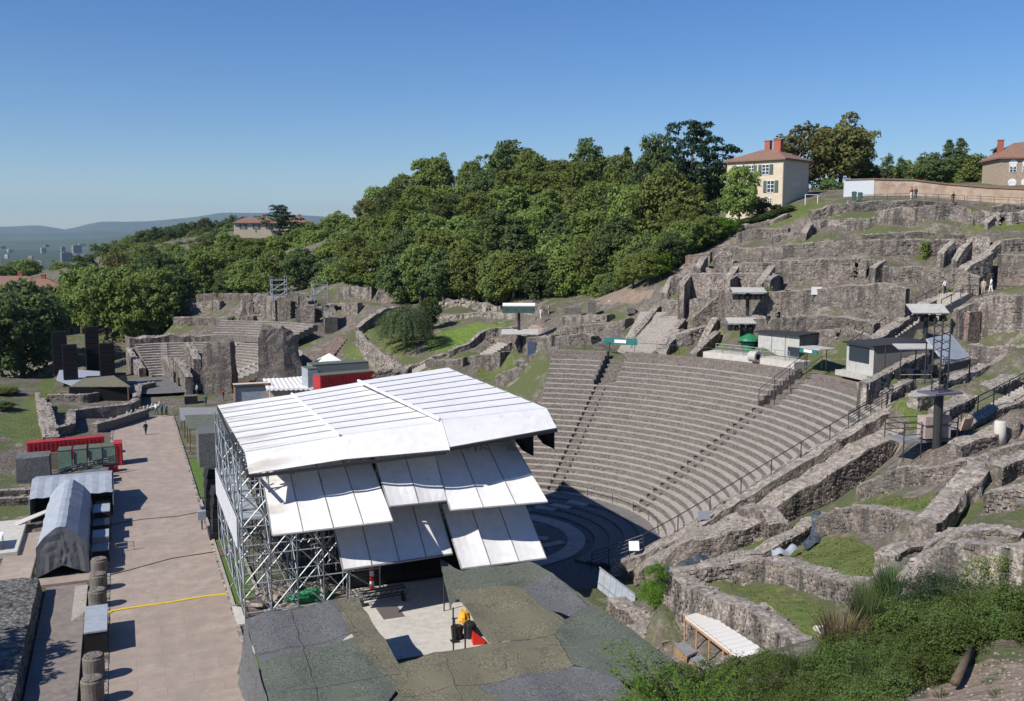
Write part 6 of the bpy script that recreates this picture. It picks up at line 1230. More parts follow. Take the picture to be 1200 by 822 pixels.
for lb, px, py, d, rz, w_, dp_, h_, rh_, wm, nm in (('low pale house with a red roof half hidden in the wood at the left', 300, 272, 330, -.1, 14, 9, 3.0, 1.8, plaster, 'white_house'), ('small pale house behind the umbrella shaped tree', 345, 272, 350, -.3, 10, 8, 3.5, 1.6, plaster, 'pale_house'), ('ochre house with wide red roofs behind the dark tree at the left edge, nearer part', 36, 366, 235, -.15, 16, 10, 6.2, 1.8, tan_m, 'ochre_house'), ('ochre house with a long red roof at the left edge, farther part', 6, 362, 250, -.15, 20, 11, 6.5, 1.8, tan_m, 'ochre_house')):
    c = atd(px, py, d); house(lb, nm, (c.x, c.y, c.z), rz, w_, dp_, h_, rh_, wm, rooft, [(-w_*.3, h_*.6, 1.1, 1.5), (0, h_*.6, 1.1, 1.5), (w_*.3, h_*.6, 1.1, 1.5)], [(0, h_*.6, 1.1, 1.5)], [(w_*.2, 0, 1.0, 1.3)])
# garden wall on the crest
pts = [(990, 211, 158), (1025, 210, 156), (1070, 211, 155), (1110, 216, 154), (1160, 220, 152), (1210, 222, 150), (1270, 224, 149)]
V_ = [atd(*p) for p in pts]; t = thing('garden_wall', 'long ochre plastered garden wall with a tiled coping along the hill crest', 'garden wall', (V_[1].x, V_[1].y, V_[1].z-3.4))
m = MB(); nn_ = V(.3, .95, 0)*.35
for a, b in zip(V_[1:], V_[2:]): m.add([a-V(0, 0, 3.6), b-V(0, 0, 3.6), b, a, a+nn_-V(0, 0, 3.6), b+nn_-V(0, 0, 3.6), b+nn_, a+nn_], [(0, 1, 2, 3), (4, 7, 6, 5), (3, 2, 6, 7), (0, 3, 7, 4), (1, 5, 6, 2)])
m.build('plaster_wall', wallp, t); m = MB()
for a, b in zip(V_, V_[1:]): m.slab([a-nn_*.5+V(0, 0, .12), b-nn_*.5+V(0, 0, .12), b+nn_*1.5+V(0, 0, .12), a+nn_*1.5+V(0, 0, .12)], .2)
m.build('coping', rooft, t); m = MB(); a, b = V_[0], V_[1]-V(.05, 0, 0); m.add([a-V(0, 0, 3.6), b-V(0, 0, 3.6), b, a, a+nn_-V(0, 0, 3.6), b+nn_-V(0, 0, 3.6), b+nn_, a+nn_], [(0, 1, 2, 3), (4, 7, 6, 5), (0, 3, 7, 4), (1, 5, 6, 2)]); m.build('white_gate', mat('bluish_white_gate', (.5, .53, .56), .6), t)
for px, py, d, lb in ((1001, 230, 151, 'dark green bin before the white gate, left one'), (1008, 231, 150.5, 'dark green bin before the white gate, right one')): c = atd(px, py, d); m = MB(); m.lathe(c-V(0, 0, .6), [(.4, 0), (.5, 1.1), (.52, 1.2), (.3, 1.3)], 4); obj1(m, 'rubbish_bin', lb, dk_side, 'bin')
c = atd(951, 233, 156); m = MB()
for s in (-1.2, 1.2): m.tube(c+V(s, 0, -1), c+V(s, 0, .6), .06)
m.tube(c+V(-1.2, 0, .6), c+V(1.2, 0, .6), .06); obj1(m, 'goal_frame', 'small white goal shaped frame beside the cream villa', white, 'frame')
# ---------------------------------------------------------------- far city
cw = [mat('city_white', (.36, .35, .33), .8), mat('city_grey', (.2, .2, .205), .8), mat('city_tan', (.26, .225, .19), .8)]
city = [(51,296,13,4600,30),(74,297,18,4200,22),(36,304,9,3800,22),(8,302,8,3900,20),(78,306,24,3300,45),(90,296,20,4400,50),(100,303,10,3600,30),(88,301,8,3900,24),(158,283,6,3300,24),(45,309,6,3300,34),(0,309,16,3100,14),(55,289,5,5200,30),(12,295,6,5300,36),(120,289,6,4800,30),(3,291,5,5500,40),(96,288,5,5600,46),(66,312,7,3000,24),(30,316,6,2900,30)]
CORD = ['first','second','third','fourth','fifth','sixth','seventh','eighth','ninth','tenth','eleventh','twelfth','thirteenth','fourteenth','fifteenth','sixteenth','seventeenth','eighteenth','nineteenth','twentieth','twenty-first','twenty-second','twenty-third','twenty-fourth','twenty-fifth','twenty-sixth','twenty-seventh','twenty-eighth']
for i, (px, py, hp, d, wd_) in enumerate(city):
    hp *= .4; wd_ *= .75
    c = atd(px, py, d); h = hp*d/FPX; m = MB(); rz = rnd.uniform(-.6, .6); t = thing('city_building', 'distant %s city block, %s from the left on the plain' % (('white', 'grey', 'tan')[i % 3], CORD[sorted(city).index(city[i])]), 'building', (c.x, c.y, c.z), 'distant city blocks on the plain')
    m.box((c.x, c.y, c.z+h/2-2), (wd_, wd_*.6, h+4), rz, 0); m.box((c.x, c.y, c.z+h+1.2), (wd_*.5, wd_*.3, 2.4), rz); m.build('wall', cw[i % 3], t)
    m = MB()
    for k in range(max(1, int(h/6))): m.box((c.x, c.y, c.z+2+k*6), (wd_*1.01, wd_*.61, 1.6), rz)
    m.build('window_band', glassm, t)
# ---------------------------------------------------------------- vegetation
nr = np.random.default_rng(5)
ORD = ['first','second','third','fourth','fifth','sixth','seventh','eighth','ninth','tenth','eleventh','twelfth','thirteenth','fourteenth','fifteenth','sixteenth','seventeenth','eighteenth','nineteenth','twentieth']
def leaf_mesh(name, C, N, size, m, aspect=.6):
    n = len(C); s = size*nr.uniform(.6, 1.3, (n, 1)); N = N/np.maximum(1e-6, np.linalg.norm(N, axis=1, keepdims=True))
    r = nr.normal(size=(n, 3)); U = np.cross(N, r); U /= np.maximum(1e-6, np.linalg.norm(U, axis=1, keepdims=True)); W_ = np.cross(N, U)
    P = np.stack([C-U*s*.5, C+W_*s*aspect*.5, C+U*s*.5, C-W_*s*aspect*.5], 1).reshape(-1, 3)
    me = bpy.data.meshes.new(name); me.vertices.add(4*n); me.vertices.foreach_set('co', P.ravel()); me.loops.add(4*n); me.loops.foreach_set('vertex_index', np.arange(4*n))
    me.polygons.add(n); me.polygons.foreach_set('loop_start', np.arange(0, 4*n, 4)); me.polygons.foreach_set('loop_total', np.full(n, 4)); me.materials.append(m); me.update(calc_edges=True); return me
def clumps(cen, rad, per, flat=.8):
    C = []; N = []
    for c, r in zip(cen, rad):
        k = max(4, int(per*r*r)); d = nr.normal(size=(k, 3)); d /= np.linalg.norm(d, axis=1, keepdims=True); d[:, 2] = np.where(d[:, 2] < -.4, -d[:, 2], d[:, 2])
        rr = r*nr.uniform(.55, 1.08, (k, 1)); C.append(np.array(c)+d*rr*np.array([1, 1, flat])); N.append(d+nr.normal(size=(k, 3))*.55+np.array([0, 0, .25]))
    return np.concatenate(C), np.concatenate(N)
def trunk_mesh(name, h, r, limbs, spread=3, m=None):
    b = MB(); p = V(0, 0, -.6)
    for k in range(4): q = V(rnd.uniform(-.15, .15)*k, rnd.uniform(-.15, .15)*k, h*(k+1)/4); b.tube(p, q, r*(1-.18*k), r*(1-.18*(k+1)), 8); p = q
    for k in range(limbs):
        a = 2*math.pi*k/limbs+rnd.uniform(-.4, .4); z = h*rnd.uniform(.35, .9); q = V(math.cos(a)*spread*.5, math.sin(a)*spread*.5, z+spread*.45); b.tube((0, 0, z), q, r*.45, r*.25, 5); b.tube(q, q+V(math.cos(a+.3)*spread*.4, math.sin(a+.3)*spread*.4, spread*.45), r*.25, r*.08, 5)
    me = bpy.data.meshes.new(name); me.from_pydata([tuple(v) for v in b.v], [], b.f); me.materials.append(m or bark); me.update(); return me
def proto_broad(name, m, seed, nc=230, rx=4.5, rz=4.9, zc=5.7, cr=(.75, 1.4), leaf=.52, per=42, low=.6):
    g_ = np.random.default_rng(seed); cen = []; rad = []
    while len(cen) < nc:
        d = g_.normal(size=3); d /= np.linalg.norm(d); t = g_.uniform(.35, 1)**.45; k = .84+.42*noise.noise(Vector(d*1.6)+Vector((seed, 0, 0)))
        p = np.array([d[0]*rx*t*k, d[1]*rx*t*k, zc+d[2]*rz*t*k])
        if p[2] < low: continue
        cen.append(p); rad.append(g_.uniform(*cr)*(1.1-.35*t))
    C, N = clumps(cen, rad, per); return leaf_mesh(name, C, N, leaf, m), trunk_mesh('trunk', 6, .32, 6, 3)
def proto_layered(name, m, seed, rx=5.5, h=10, nl=11, top_flat=True, leaf=.5, cone=False):
    g_ = np.random.default_rng(seed); cen = []; rad = []
    for i in range(nl):
        u = i/(nl-1); z = 2.0+(h-2.2)*u; R0 = rx*(1-u*.92) if cone else rx*(.75+.4*math.sin(math.pi*min(1, u*1.1)))*(1 if u < .8 else .65)
        for k in range(int(6+R0*4)):
            a = g_.uniform(0, 6.28); r = R0*math.sqrt(g_.uniform(.08, 1))*(1+.25*math.sin(a*3+i)); cen.append((r*math.cos(a), r*math.sin(a), z-(.15*r if cone else .04*r)+g_.uniform(-.25, .25))); rad.append(g_.uniform(.55, 1.0))
    C, N = clumps(cen, rad, 60, .45); N[:, 2] += .5; return leaf_mesh(name, C, N, leaf, m, .45), trunk_mesh('trunk', h*.78, .4, 7, 1.6)
def proto_willow(name, m):
    C = []; N = []
    for k in range(300):
        a = rnd.uniform(0, 6.28); r = 4.4*math.sqrt(rnd.uniform(.02, 1)); z0 = 9.6-.22*r*r*.8+rnd.uniform(-1, .4); L_ = rnd.uniform(2.2, 5.6); nn = int(L_*11)
        for j in range(nn): u = j/nn; C.append((math.cos(a)*(r+.5*u)+rnd.gauss(0, .16), math.sin(a)*(r+.5*u)+rnd.gauss(0, .16), max(.5, z0-L_*u))); N.append((math.cos(a), math.sin(a), .35))
    N = np.array(N)+nr.normal(size=(len(N), 3))*.4; return leaf_mesh(name, np.array(C), N, .34, m, .45), trunk_mesh('trunk', 6, .3, 7, 3)
PR = {}
def addp(key, pr): PR.setdefault(key, []).append(pr)
for i in range(4): addp('mid', proto_broad('crown', lf_mid, 11+i, rx=4.3+.2*i))
for i in range(2): addp('dark', proto_broad('crown', lf_dark, 31+i))
for i in range(3): addp('light', proto_broad('crown', lf_lite, 51+i))
addp('brown', proto_broad('crown', lf_brown, 71, nc=200, cr=(.6, 1.2))); addp('brown', proto_broad('crown', lf_brown, 73))
addp('bright', proto_broad('crown', lf_bright, 75, nc=110, cr=(.6, 1.1)))
addp('cedar', proto_layered('crown', lf_ced, 5)); addp('conifer', proto_layered('crown', lf_dark, 6, rx=4.3, nl=12, cone=True))
addp('cypress', proto_broad('crown', lf_dark, 91, nc=120, rx=1.9, rz=4.8, zc=5.4, cr=(.5, .9)))
addp('thin', proto_broad('crown', lf_mid, 93, nc=120, rx=3.8, rz=4.6, zc=5.6, cr=(.4, .8), per=60, leaf=.4)); addp('willow', proto_willow('crown', lf_will))
CROWNSIZE = {'cedar': (12.5, 10.6), 'conifer': (8.8, 10.8), 'cypress': (4.2, 10.8), 'willow': (9.4, 10.2)}
def plant(kind, px, top_py, d, w_m, label, group=None, name='tree', cat='tree', zoff=0):
    top = atd(px, top_py, d); z = tz(top.x, top.y)+zoff; H = max(1.2, top.z-z)
    if cat == 'tree' and kind in ('mid', 'dark', 'light', 'brown') and H < 1.05*w_m: H = 1.05*w_m; z = top.z-H
    cw_, ch = CROWNSIZE.get(kind, (9.6, 11.2))
    cr, tr = rnd.choice(PR[kind]); t = thing(name, label, cat, (top.x, top.y, z), group); t.rotation_euler = (0, 0, rnd.uniform(0, 6.28)); s = w_m/cw_; t.scale = (s, s, H/ch)
    for nm, me in (('trunk', tr), ('crown', cr)): o = bpy.data.objects.new(nm, me); col.objects.link(o); o.parent = t
    return t
KW = {'mid': 'mid green', 'dark': 'dark green', 'light': 'light green', 'brown': 'browning', 'conifer': 'dark conifer like', 'bright': 'bright green'}
S_ = [(395,246),(410,234),(430,226),(450,208),(480,192),(510,180),(540,184),(560,181),(578,172),(600,165),(640,174),(655,184),(672,167),(690,160),(708,178),(735,172),(752,182),(770,178),(800,180),(850,185)]
FT = [(395,292),(450,280),(500,262),(560,262),(600,250),(650,258),(700,262),(750,250),(790,250),(850,262)]
FD = [(395,226),(500,210),(600,196),(700,192),(760,186),(800,180),(850,176)]; BD = [(395,310),(500,295),(600,282),(700,262),(800,236),(860,228)]
ip = lambda T_, x: float(np.interp(x, [a for a, b in T_], [b for a, b in T_]))
rown = ['front', 'second', 'middle', 'fourth', 'back']
for r in range(5):
    u = r/4; xs1 = list(np.arange(400+(r % 2)*18, 850 if r > 0 else 800, 40 if r < 3 else 37)); 
    for i, px in enumerate(xs1):
        px += rnd.uniform(-7, 7); d = ip(FD, px)*(1-u)+ip(BD, px)*u+rnd.uniform(-3, 3); ty = ip(FT, px)*(1-u)+ip(S_, px)*u+rnd.uniform(-7, 8)*(1 if r < 4 else .5)
        kd = rnd.choices(['mid', 'light', 'dark', 'brown'], [5, 4, 1.6, .15])[0]
        if r == 0 and 575 < px < 640: kd = 'conifer' if px < 620 else 'dark'
        if r == 0 and 700 < px < 745: kd = 'dark'
        plant(kd, px, ty, d, rnd.uniform(11, 15), '%s tree, %s from the left in the %s row of the hillside wood' % (KW[kd], ORD[i], rown[r]), 'trees of the hillside wood')
for i, (px, py, h, w_, kd) in enumerate(((722, 340, 5, 6, 'dark'), (742, 338, 6, 6.5, 'mid'), (760, 336, 6.5, 6.5, 'mid'), (774, 330, 5, 4.5, 'bright'), (786, 318, 6, 6, 'dark'), (799, 306, 6.5, 6.5, 'mid'), (813, 298, 6, 6.5, 'light'), (827, 291, 5.5, 6, 'mid'), (841, 284, 4.5, 5.5, 'bright'), (856, 275, 3, 4.5, 'bright'))):
    v = stand(px, py, d0=90.); cr, tr = rnd.choice(PR[kd]); t = thing('tree', '%s tree, %s from the left growing right against the hill walls' % (KW[kd], ORD[i]), 'tree', tuple(v), 'trees against the hill walls'); t.rotation_euler = (0, 0, rnd.uniform(0, 6)); t.scale = (w_/9.6, w_/9.6, h/11.2)
    for nm, me in (('trunk', tr), ('crown', cr)): o = bpy.data.objects.new(nm, me); col.objects.link(o); o.parent = t
SL = [(55,322),(90,302),(130,292),(170,284),(210,281),(250,276),(300,268),(340,262),(400,246)]
for r, (d0, dy) in enumerate(((232, 44), (268, 26), (305, 12), (345, 0))):
    xs1 = np.arange(82+(r % 2)*16 if r else 96, 410 if r else 215, 36)
    for i, px in enumerate(xs1):
        px += rnd.uniform(-6, 6); ty = ip(SL, px)+dy+rnd.uniform(-5, 5); kd = rnd.choices(['mid', 'light', 'dark', 'brown'], [5, 2.5, 2.5, .3])[0]
        if r == 0: ty = min(ty, 335)-18; kd = 'mid' if i % 3 else 'dark'
        plant(kd, px, ty, d0+rnd.uniform(-5, 5), rnd.uniform(11, 15), '%s tree, %s from the left in %s of the left wood' % (KW[kd], ORD[i], ('the front line', 'the second line', 'the third line', 'the rearmost line')[r]), 'trees of the left wood')
for i, px in enumerate(np.arange(150, 345, 15)):     # crest trees far behind
    plant(rnd.choice(['dark', 'mid', 'dark']), px, np.interp(px, [150, 200, 250, 300, 345], [272, 263, 254, 252, 250])+rnd.uniform(-3, 3), 520+rnd.uniform(-30, 30), rnd.uniform(9, 13), 'distant tree, %s from the left on the far wooded crest' % ORD[i], 'trees of the far crest')
for i, px in enumerate((2, 18, 33, 70, 82)): plant('mid', px, (306, 303, 300, 303, 306)[i], 420+rnd.uniform(-15, 15), 11, 'green tree, %s from the left behind the ochre houses' % ORD[i], 'trees behind the ochre houses', zoff=-2)
# trees with a character of their own
def P1(*a, **k): return plant(*a, **k)
P1('dark', 20, 322, 188, 19, 'big dark tree at the left edge beside the boundary wall')
P1('dark', -18, 335, 182, 12, 'dark tree cut by the left edge of the view')
P1('light', 240, 284, 268, 13, 'light green round tree above the small theatre back wall')
P1('mid', 318, 283, 238, 12, 'leafy tree left of the left scaffold tower')
P1('dark', 352, 288, 230, 11, 'dark tree right behind the left scaffold tower'); P1('dark', 384, 300, 228, 9, 'dark tree behind the right scaffold tower')
P1('cedar', 327, 239, 330, 14, 'umbrella shaped tree on the crest beside the small pale house')
P1('brown', 132, 289, 262, 10, 'reddish brown tree in the left wood'); P1('brown', 428, 228, 290, 9, 'reddish tree at the left shoulder of the hillside wood')
P1('mid', 505, 176, 292, 16, 'broad crowned tree forming the first summit of the wood'); P1('dark', 600, 160, 282, 19, 'wide spreading tree forming the middle summit of the wood')
P1('dark', 690, 157, 258, 12, 'dark round tree standing above the wood skyline'); P1('conifer', 735, 167, 262, 8, 'spiky dark conifer top on the wood skyline')
P1('cedar', 812, 139, 208, 20, 'great blue green cedar left of the cream villa')
P1('dark', 770, 150, 214, 11, 'dark tree under the left flank of the cedar')
P1('mid', 780, 186, 186, 14, 'large drooping green tree in front of the cedar'); P1('light', 742, 205, 190, 12, 'pale green tree left of the large drooping tree')
P1('dark', 725, 246, 183, 9.5, 'blue grey rounded tree at the wood edge above the bare soil'); P1('mid', 800, 232, 178, 9, 'slender leaning tree at the right end of the wood')
P1('conifer', 604, 248, 194, 13, 'dark conifer standing out at the centre of the wood edge')
P1('bright', 776, 300, 167, 4.5, 'small bright green tree beside the leftmost hill wall'); P1('bright', 838, 254, 160, 8, 'low bright green shrub mass below the slim tree', name='shrub', cat='shrub'); P1('bright', 820, 264, 161, 7, 'bright green shrub left of the slim tree', name='shrub', cat='shrub')
P1('light', 868, 184, 156, 7.2, 'slim loose tree in front of the cream villa')
P1('brown', 948, 134, 184, 14, 'tall chestnut with browning leaves right of the villa, left crown'); P1('brown', 988, 131, 182, 14, 'tall chestnut with browning leaves right of the villa, right crown'); P1('dark', 1000, 150, 190, 9, 'dark green tree filling the gap beside the chestnuts')
P1('dark', 930, 185, 184, 9, 'small dark tree under the chestnuts behind the villa'); P1('dark', 975, 205, 178, 8, 'low dark tree under the right chestnut')
P1('cypress', 1040, 176, 178, 3, 'slim dark cypress behind the garden wall, left one'); P1('cypress', 1058, 180, 180, 2.6, 'slim dark cypress behind the garden wall, right one')
for i, (px, ty, kd, w_) in enumerate(((1022,190,'dark',11),(1042,192,'mid',10),(1062,188,'mid',11),(1080,180,'mid',11),(1098,176,'dark',9),(1113,160,'conifer',6),(1127,158,'conifer',6.5),(1142,176,'mid',11),(1156,184,'mid',10),(1168,166,'cypress',3),(1200,158,'cypress',4))):
    plant(kd, px, ty, 186+rnd.uniform(-4, 10), w_, '%s tree, %s from the left behind the garden wall' % (KW.get(kd, 'dark pointed'), ORD[i]), 'trees behind the garden wall')
P1('willow', 474, 354, 164, 10, 'drooping grey green willow on the small lawn'); P1('dark', 503, 346, 176, 5, 'dark bush just right of the willow', name='shrub', cat='shrub')
P1('dark', 888, 230, 160, 4.6, 'round dark bush at the foot of the cream villa', name='shrub', cat='shrub'); P1('dark', 910, 239, 158, 2.4, 'small dark bush beside the villa corner', name='shrub', cat='shrub')
for i, px in enumerate(range(868, 932, 8)): plant('dark', px, 256-i*.9, 156, 2.6, 'dark hedge plant, %s from the left along the low garden wall' % ORD[i], 'hedge plants below the villa', 'hedge_plant', 'hedge')
P1('light', 268, 449, 158, 2.8, 'rounded green shrub beside the ticket booth', name='shrub', cat='shrub'); P1('light', 283, 461, 152, 2.2, 'small green shrub in front of the ticket booth', name='shrub', cat='shrub')
P1('light', 4, 455, 150, 6, 'light green shrub at the left edge above the grass bank', name='shrub', cat='shrub'); P1('dark', 2, 500, 138, 5, 'dark shrub at the left edge beside the red container', name='shrub', cat='shrub')
for i, (x, y, h, w) in enumerate(((-19, 51, 13, 12), (-17.6, 61, 12, 11), (-24, 57, 13, 12))):
    cr, tr = PR['mid'][i]; t = thing('tree', ('leafy tree just outside the view, shading the cobbled wall, %s' % ('near', 'far', 'rear')[i]), 'tree', (x, y, 0)); t.scale = (w/9.6, w/9.6, h/11.2)
    for nm, me in (('trunk', tr), ('crown', cr)): o = bpy.data.objects.new(nm, me); col.objects.link(o); o.parent = t
for i, px in enumerate(np.arange(470, 775, 27)): plant(rnd.choice(['mid', 'light', 'dark']), px+rnd.uniform(-5, 5), rnd.uniform(276, 296)-(8 if px > 700 else 0), ip(FD, px)-9, rnd.uniform(9, 11.5), 'low branched tree, %s from the left along the bottom edge of the hillside wood' % ORD[i], 'edge trees of the hillside wood')
for k, (d_, y_, nm_) in enumerate(((470, 6, 'nearer'), (400, 14, 'nearest'))):
    for i, px in enumerate(np.arange(150+k*8, 350, 19)): plant(rnd.choice(['dark', 'mid', 'light']), px, np.interp(px, [150, 200, 250, 300, 345], [276, 267, 258, 262, 262])+y_+rnd.uniform(-3, 3), d_+rnd.uniform(-15, 15), rnd.uniform(13, 17), 'tree, %s from the left in the %s line on the far crest' % (ORD[i], nm_), 'trees of the far crest')
for i, (px, ty, d, w_, kd) in enumerate(((695, 268, 181, 10, 'mid'), (718, 258, 178, 11, 'dark'), (742, 266, 175, 10, 'mid'), (764, 272, 172, 9, 'dark'), (786, 262, 170, 9.5, 'mid'), (806, 258, 168, 9, 'light'), (828, 262, 166, 7.5, 'mid'), (752, 296, 171, 7, 'light'), (795, 288, 166, 6, 'bright'))): plant(kd, px, ty, d, w_, '%s tree, %s from the left beside the hill walls' % (KW[kd], ORD[i]), 'trees beside the hill walls')
for i, (px, ty, d, w_) in enumerate(((52, 338, 205, 11), (-4, 345, 176, 12), (66, 330, 232, 9), (80, 322, 236, 11))): plant('dark' if i < 2 else 'mid', px, ty, d, w_, ('dark tree filling in right of the big dark tree', 'low dark tree at the very left edge', 'mid green tree before the ochre houses', 'mid green tree right of the ochre houses')[i])
for i, (px, ty, d, w_, kd) in enumerate(((738, 304, 163, 6.5, 'mid'), (752, 292, 161, 7.5, 'dark'), (768, 282, 158, 8, 'mid'), (784, 270, 156, 8, 'light'), (800, 262, 156, 8, 'mid'), (818, 256, 156, 7.5, 'dark'), (834, 250, 157, 7, 'light'), (848, 252, 158, 5.5, 'bright'), (722, 316, 166, 6, 'dark'), (708, 318, 169, 6, 'mid'))): plant(kd, px, ty, d, w_, '%s tree, %s from the left along the slope edge touching the ruins' % (KW[kd], ORD[(2, 3, 4, 5, 6, 7, 8, 9, 1, 0)[i]]), 'trees of the slope edge')
for i, (px, ty, w_) in enumerate(((262, 266, 8), (276, 273, 8), (290, 275, 7), (306, 276, 8), (322, 272, 8), (338, 268, 8), (352, 264, 9), (366, 258, 9))): plant('mid' if i % 2 else 'light', px, ty, 312, w_, '%s tree, %s from the left screening the low pale house' % ('mid green' if i % 2 else 'light green', ORD[i]), 'trees before the low pale house')
for r, (d_, yo, nm_) in enumerate(((560, -2, 'last'), (440, 12, 'second'), (370, 20, 'third'), (325, 26, 'nearest'))):
    for i, px in enumerate(np.arange(118+6*r, 352, 13 if r < 2 else 16)): plant(rnd.choice(['dark', 'mid', 'light', 'mid']), px, np.interp(px, [118, 150, 200, 250, 300, 345], [286, 276, 267, 258, 264, 262])+yo+rnd.uniform(-3, 3), d_+rnd.uniform(-18, 18), rnd.uniform(14, 18), 'tree, %s from the left in the %s filling line of the ridge wood' % (ORD[i], nm_), 'trees of the ridge wood')
for i, (px, ty, d, w_, kd) in enumerate(((92, 305, 222, 12, 'mid'), (120, 300, 218, 15, 'mid'), (150, 303, 216, 14, 'light'), (180, 308, 216, 13, 'mid'), (196, 330, 218, 9, 'dark'), (216, 318, 250, 10, 'mid'), (265, 318, 246, 9, 'dark'), (290, 300, 244, 12, 'mid'))): plant(kd, px, ty, d, w_, '%s tree, %s from the left in the big clump left of the small theatre' % (KW[kd], ORD[i]), 'clump of trees left of the small theatre')
# undergrowth band at the wood edge
for i, px in enumerate(np.arange(405, 780, 17)): plant(rnd.choice(['mid', 'dark', 'light']), px, ip([(405,312),(500,318),(600,316),(700,318),(780,298)], px)+rnd.uniform(-6, 6), ip(FD, px)-6, rnd.uniform(5, 7.5), 'leafy bush, %s from the left along the wood edge undergrowth' % (ORD[i] if i < 20 else ('twenty-first', 'twenty-second', 'twenty-third')[i-20]), 'undergrowth of the wood edge', 'shrub', 'shrub')

# near shrubs, fine leaves
def proto_shrub(m, seed, leaf=.1, n=60, rx=1.0, h=1.1, per=260):
    g_ = np.random.default_rng(seed); cen = []; rad = []
    for k in range(n):
        d = g_.normal(size=3); d /= np.linalg.norm(d); d[2] = abs(d[2]); t = g_.uniform(.3, 1)**.5*(1+.3*noise.noise(Vector(d*2.2)+Vector((seed, 0, 0)))); cen.append(d*t*np.array([rx, rx, h])); rad.append(g_.uniform(.16, .34))
    C, N = clumps(cen, rad, per*4); sp = nr.normal(size=(500, 3)); sp[:, 2] = abs(sp[:, 2]); sp /= np.linalg.norm(sp, axis=1, keepdims=True)
    C = np.concatenate([C, sp*np.array([rx, rx, h])*nr.uniform(.9, 1.35, (500, 1))]); N = np.concatenate([N, sp+nr.normal(size=(500, 3))]); return leaf_mesh('foliage', C, N, leaf, m, .5)
lf_sc = leafmat('scrub_leaves', (.085, .135, .036), (.13, .17, .055)); lf_sl = leafmat('light_scrub_leaves', (.14, .19, .055), (.1, .15, .045))
SH = {'a': [proto_shrub(lf_sc, 101), proto_shrub(lf_sc, 102, .095)], 'b': [proto_shrub(lf_sl, 103), proto_shrub(lf_sl, 104, .08)], 'c': [proto_shrub(leafmat('silver_green_leaves', (.09, .13, .08), (.06, .1, .055)), 105, .08)], 'd': [proto_shrub(lf_bright, 106, .09)]}
stem_me = trunk_mesh('stem', .8, .04, 5, .6)
def shrub(kind, px, py, s, label, d=None, sz=None, grp='scrub on the near slope'):
    v = stand(px, py, d0=14.) if d is None else atd(px, py, d); t = thing('shrub', label, 'shrub', tuple(v), grp); t.rotation_euler = (0, 0, rnd.uniform(0, 6.28)); t.scale = (s, s, sz or s*rnd.uniform(.8, 1.1))
    for nm, me in (('stem', stem_me), ('foliage', rnd.choice(SH[kind]))): o = bpy.data.objects.new(nm, me); col.objects.link(o); o.parent = t
rows = [('the top row', 722, 1040, 1215, 24, 1.0), ('the second row', 745, 1012, 1215, 25, .9), ('the third row', 768, 975, 1150, 25, .85), ('the fourth row', 792, 890, 1110, 25, .8), ('the lowest row', 818, 850, 1060, 24, .75), ('the hidden row', 850, 760, 1040, 28, .8)]
for nm, py, x0, x1, st__, s in rows:
    for i, px in enumerate(range(x0, x1, st__)):
        shrub('a' if rnd.random() < .6 else 'b', px+rnd.uniform(-6, 6), py+rnd.uniform(-6, 6), s*rnd.uniform(.6, .95), 'green scrub plant, %s from the left in %s of scrub' % (ORD[i], nm))
for i, (px, py) in enumerate(((1075, 712), (1098, 705), (1120, 712), (1088, 722))): shrub('c', px, py, .95, ('leftmost', 'tallest', 'rightmost', 'lowest')[i]+' silvery green bush in front of the big pale wall')
for i, (px, py, s) in enumerate(((762, 700, .8), (775, 712, .8), (790, 722, .7), (806, 730, .8), (776, 690, .7), (770, 676, .6))): shrub('d', px, py, s*1.2, 'bright green weed bush, %s at the foot of the overgrown wall' % ORD[i], d=63-i*.8, grp='weeds below the overgrown wall')
for i, (px, py, s) in enumerate(((800, 808, .8), (835, 815, .85), (870, 808, .8), (760, 830, .8), (905, 790, .7))): shrub('b', px, py, s, 'light green bush, %s at the bottom behind the sapling' % ORD[i], d=31, grp='bushes behind the sapling')
# reed clump
def tuft(c, n, h, spread, m, name, label, w=.02):
    C = []; b = MB()
    for k in range(n):
        a = rnd.uniform(0, 6.28); r = rnd.uniform(0, spread*.35); p = V(c.x+r*math.cos(a), c.y+r*math.sin(a), c.z-.1); hh = h*rnd.uniform(.6, 1.1); tip = p+V(math.cos(a)*spread*rnd.uniform(.1, .8), math.sin(a)*spread*rnd.uniform(.1, .8), hh); mid = p.lerp(tip, .5)+V(0, 0, hh*.12); s_ = V(-math.sin(a), math.cos(a), 0)*w
        b.add([p-s_, p+s_, mid+s_*.8, mid-s_*.8, tip], [(0, 1, 2, 3), (3, 2, 4)])
    obj1(b, name, label, m, 'reed clump')
lf_reed = leafmat('reed_leaves', (.12, .15, .06), (.08, .13, .045)); lf_dry = leafmat('dry_reed', (.2, .15, .09), (.14, .11, .06))
for px, py, h, sp, m_, lb in ((1045, 716, 1.7, 1.3, lf_reed, 'tall green reed clump beside the silvery bushes'), (1018, 730, 1.7, 1.3, lf_reed, 'green reed clump in the middle of the near slope'), (1020, 745, 1.4, 1.1, lf_reed, 'dry brown and green reed clump beside the small kiosk'), (985, 765, 1.3, 1.2, lf_dry, 'low dry reed tuft at the end of the pale wall')):
    v = stand(px, py, d0=14.); tuft(v, 420, h, sp, m_, 'reed_clump', lb)
for i in range(8):
    px, py = rnd.uniform(905, 1195), rnd.uniform(722, 815)
    if (px > 1080 and py > 765) or (px < 1010 and py < 770): continue
    v = stand(px, py, d0=14.); tuft(v, 160, rnd.uniform(.8, 1.3), rnd.uniform(.8, 1.2), lf_reed if i % 3 else lf_dry, 'grass_tuft', 'grass tuft, %s planted among the scrub of the near slope' % ORD[i], .012)
gv = MB()
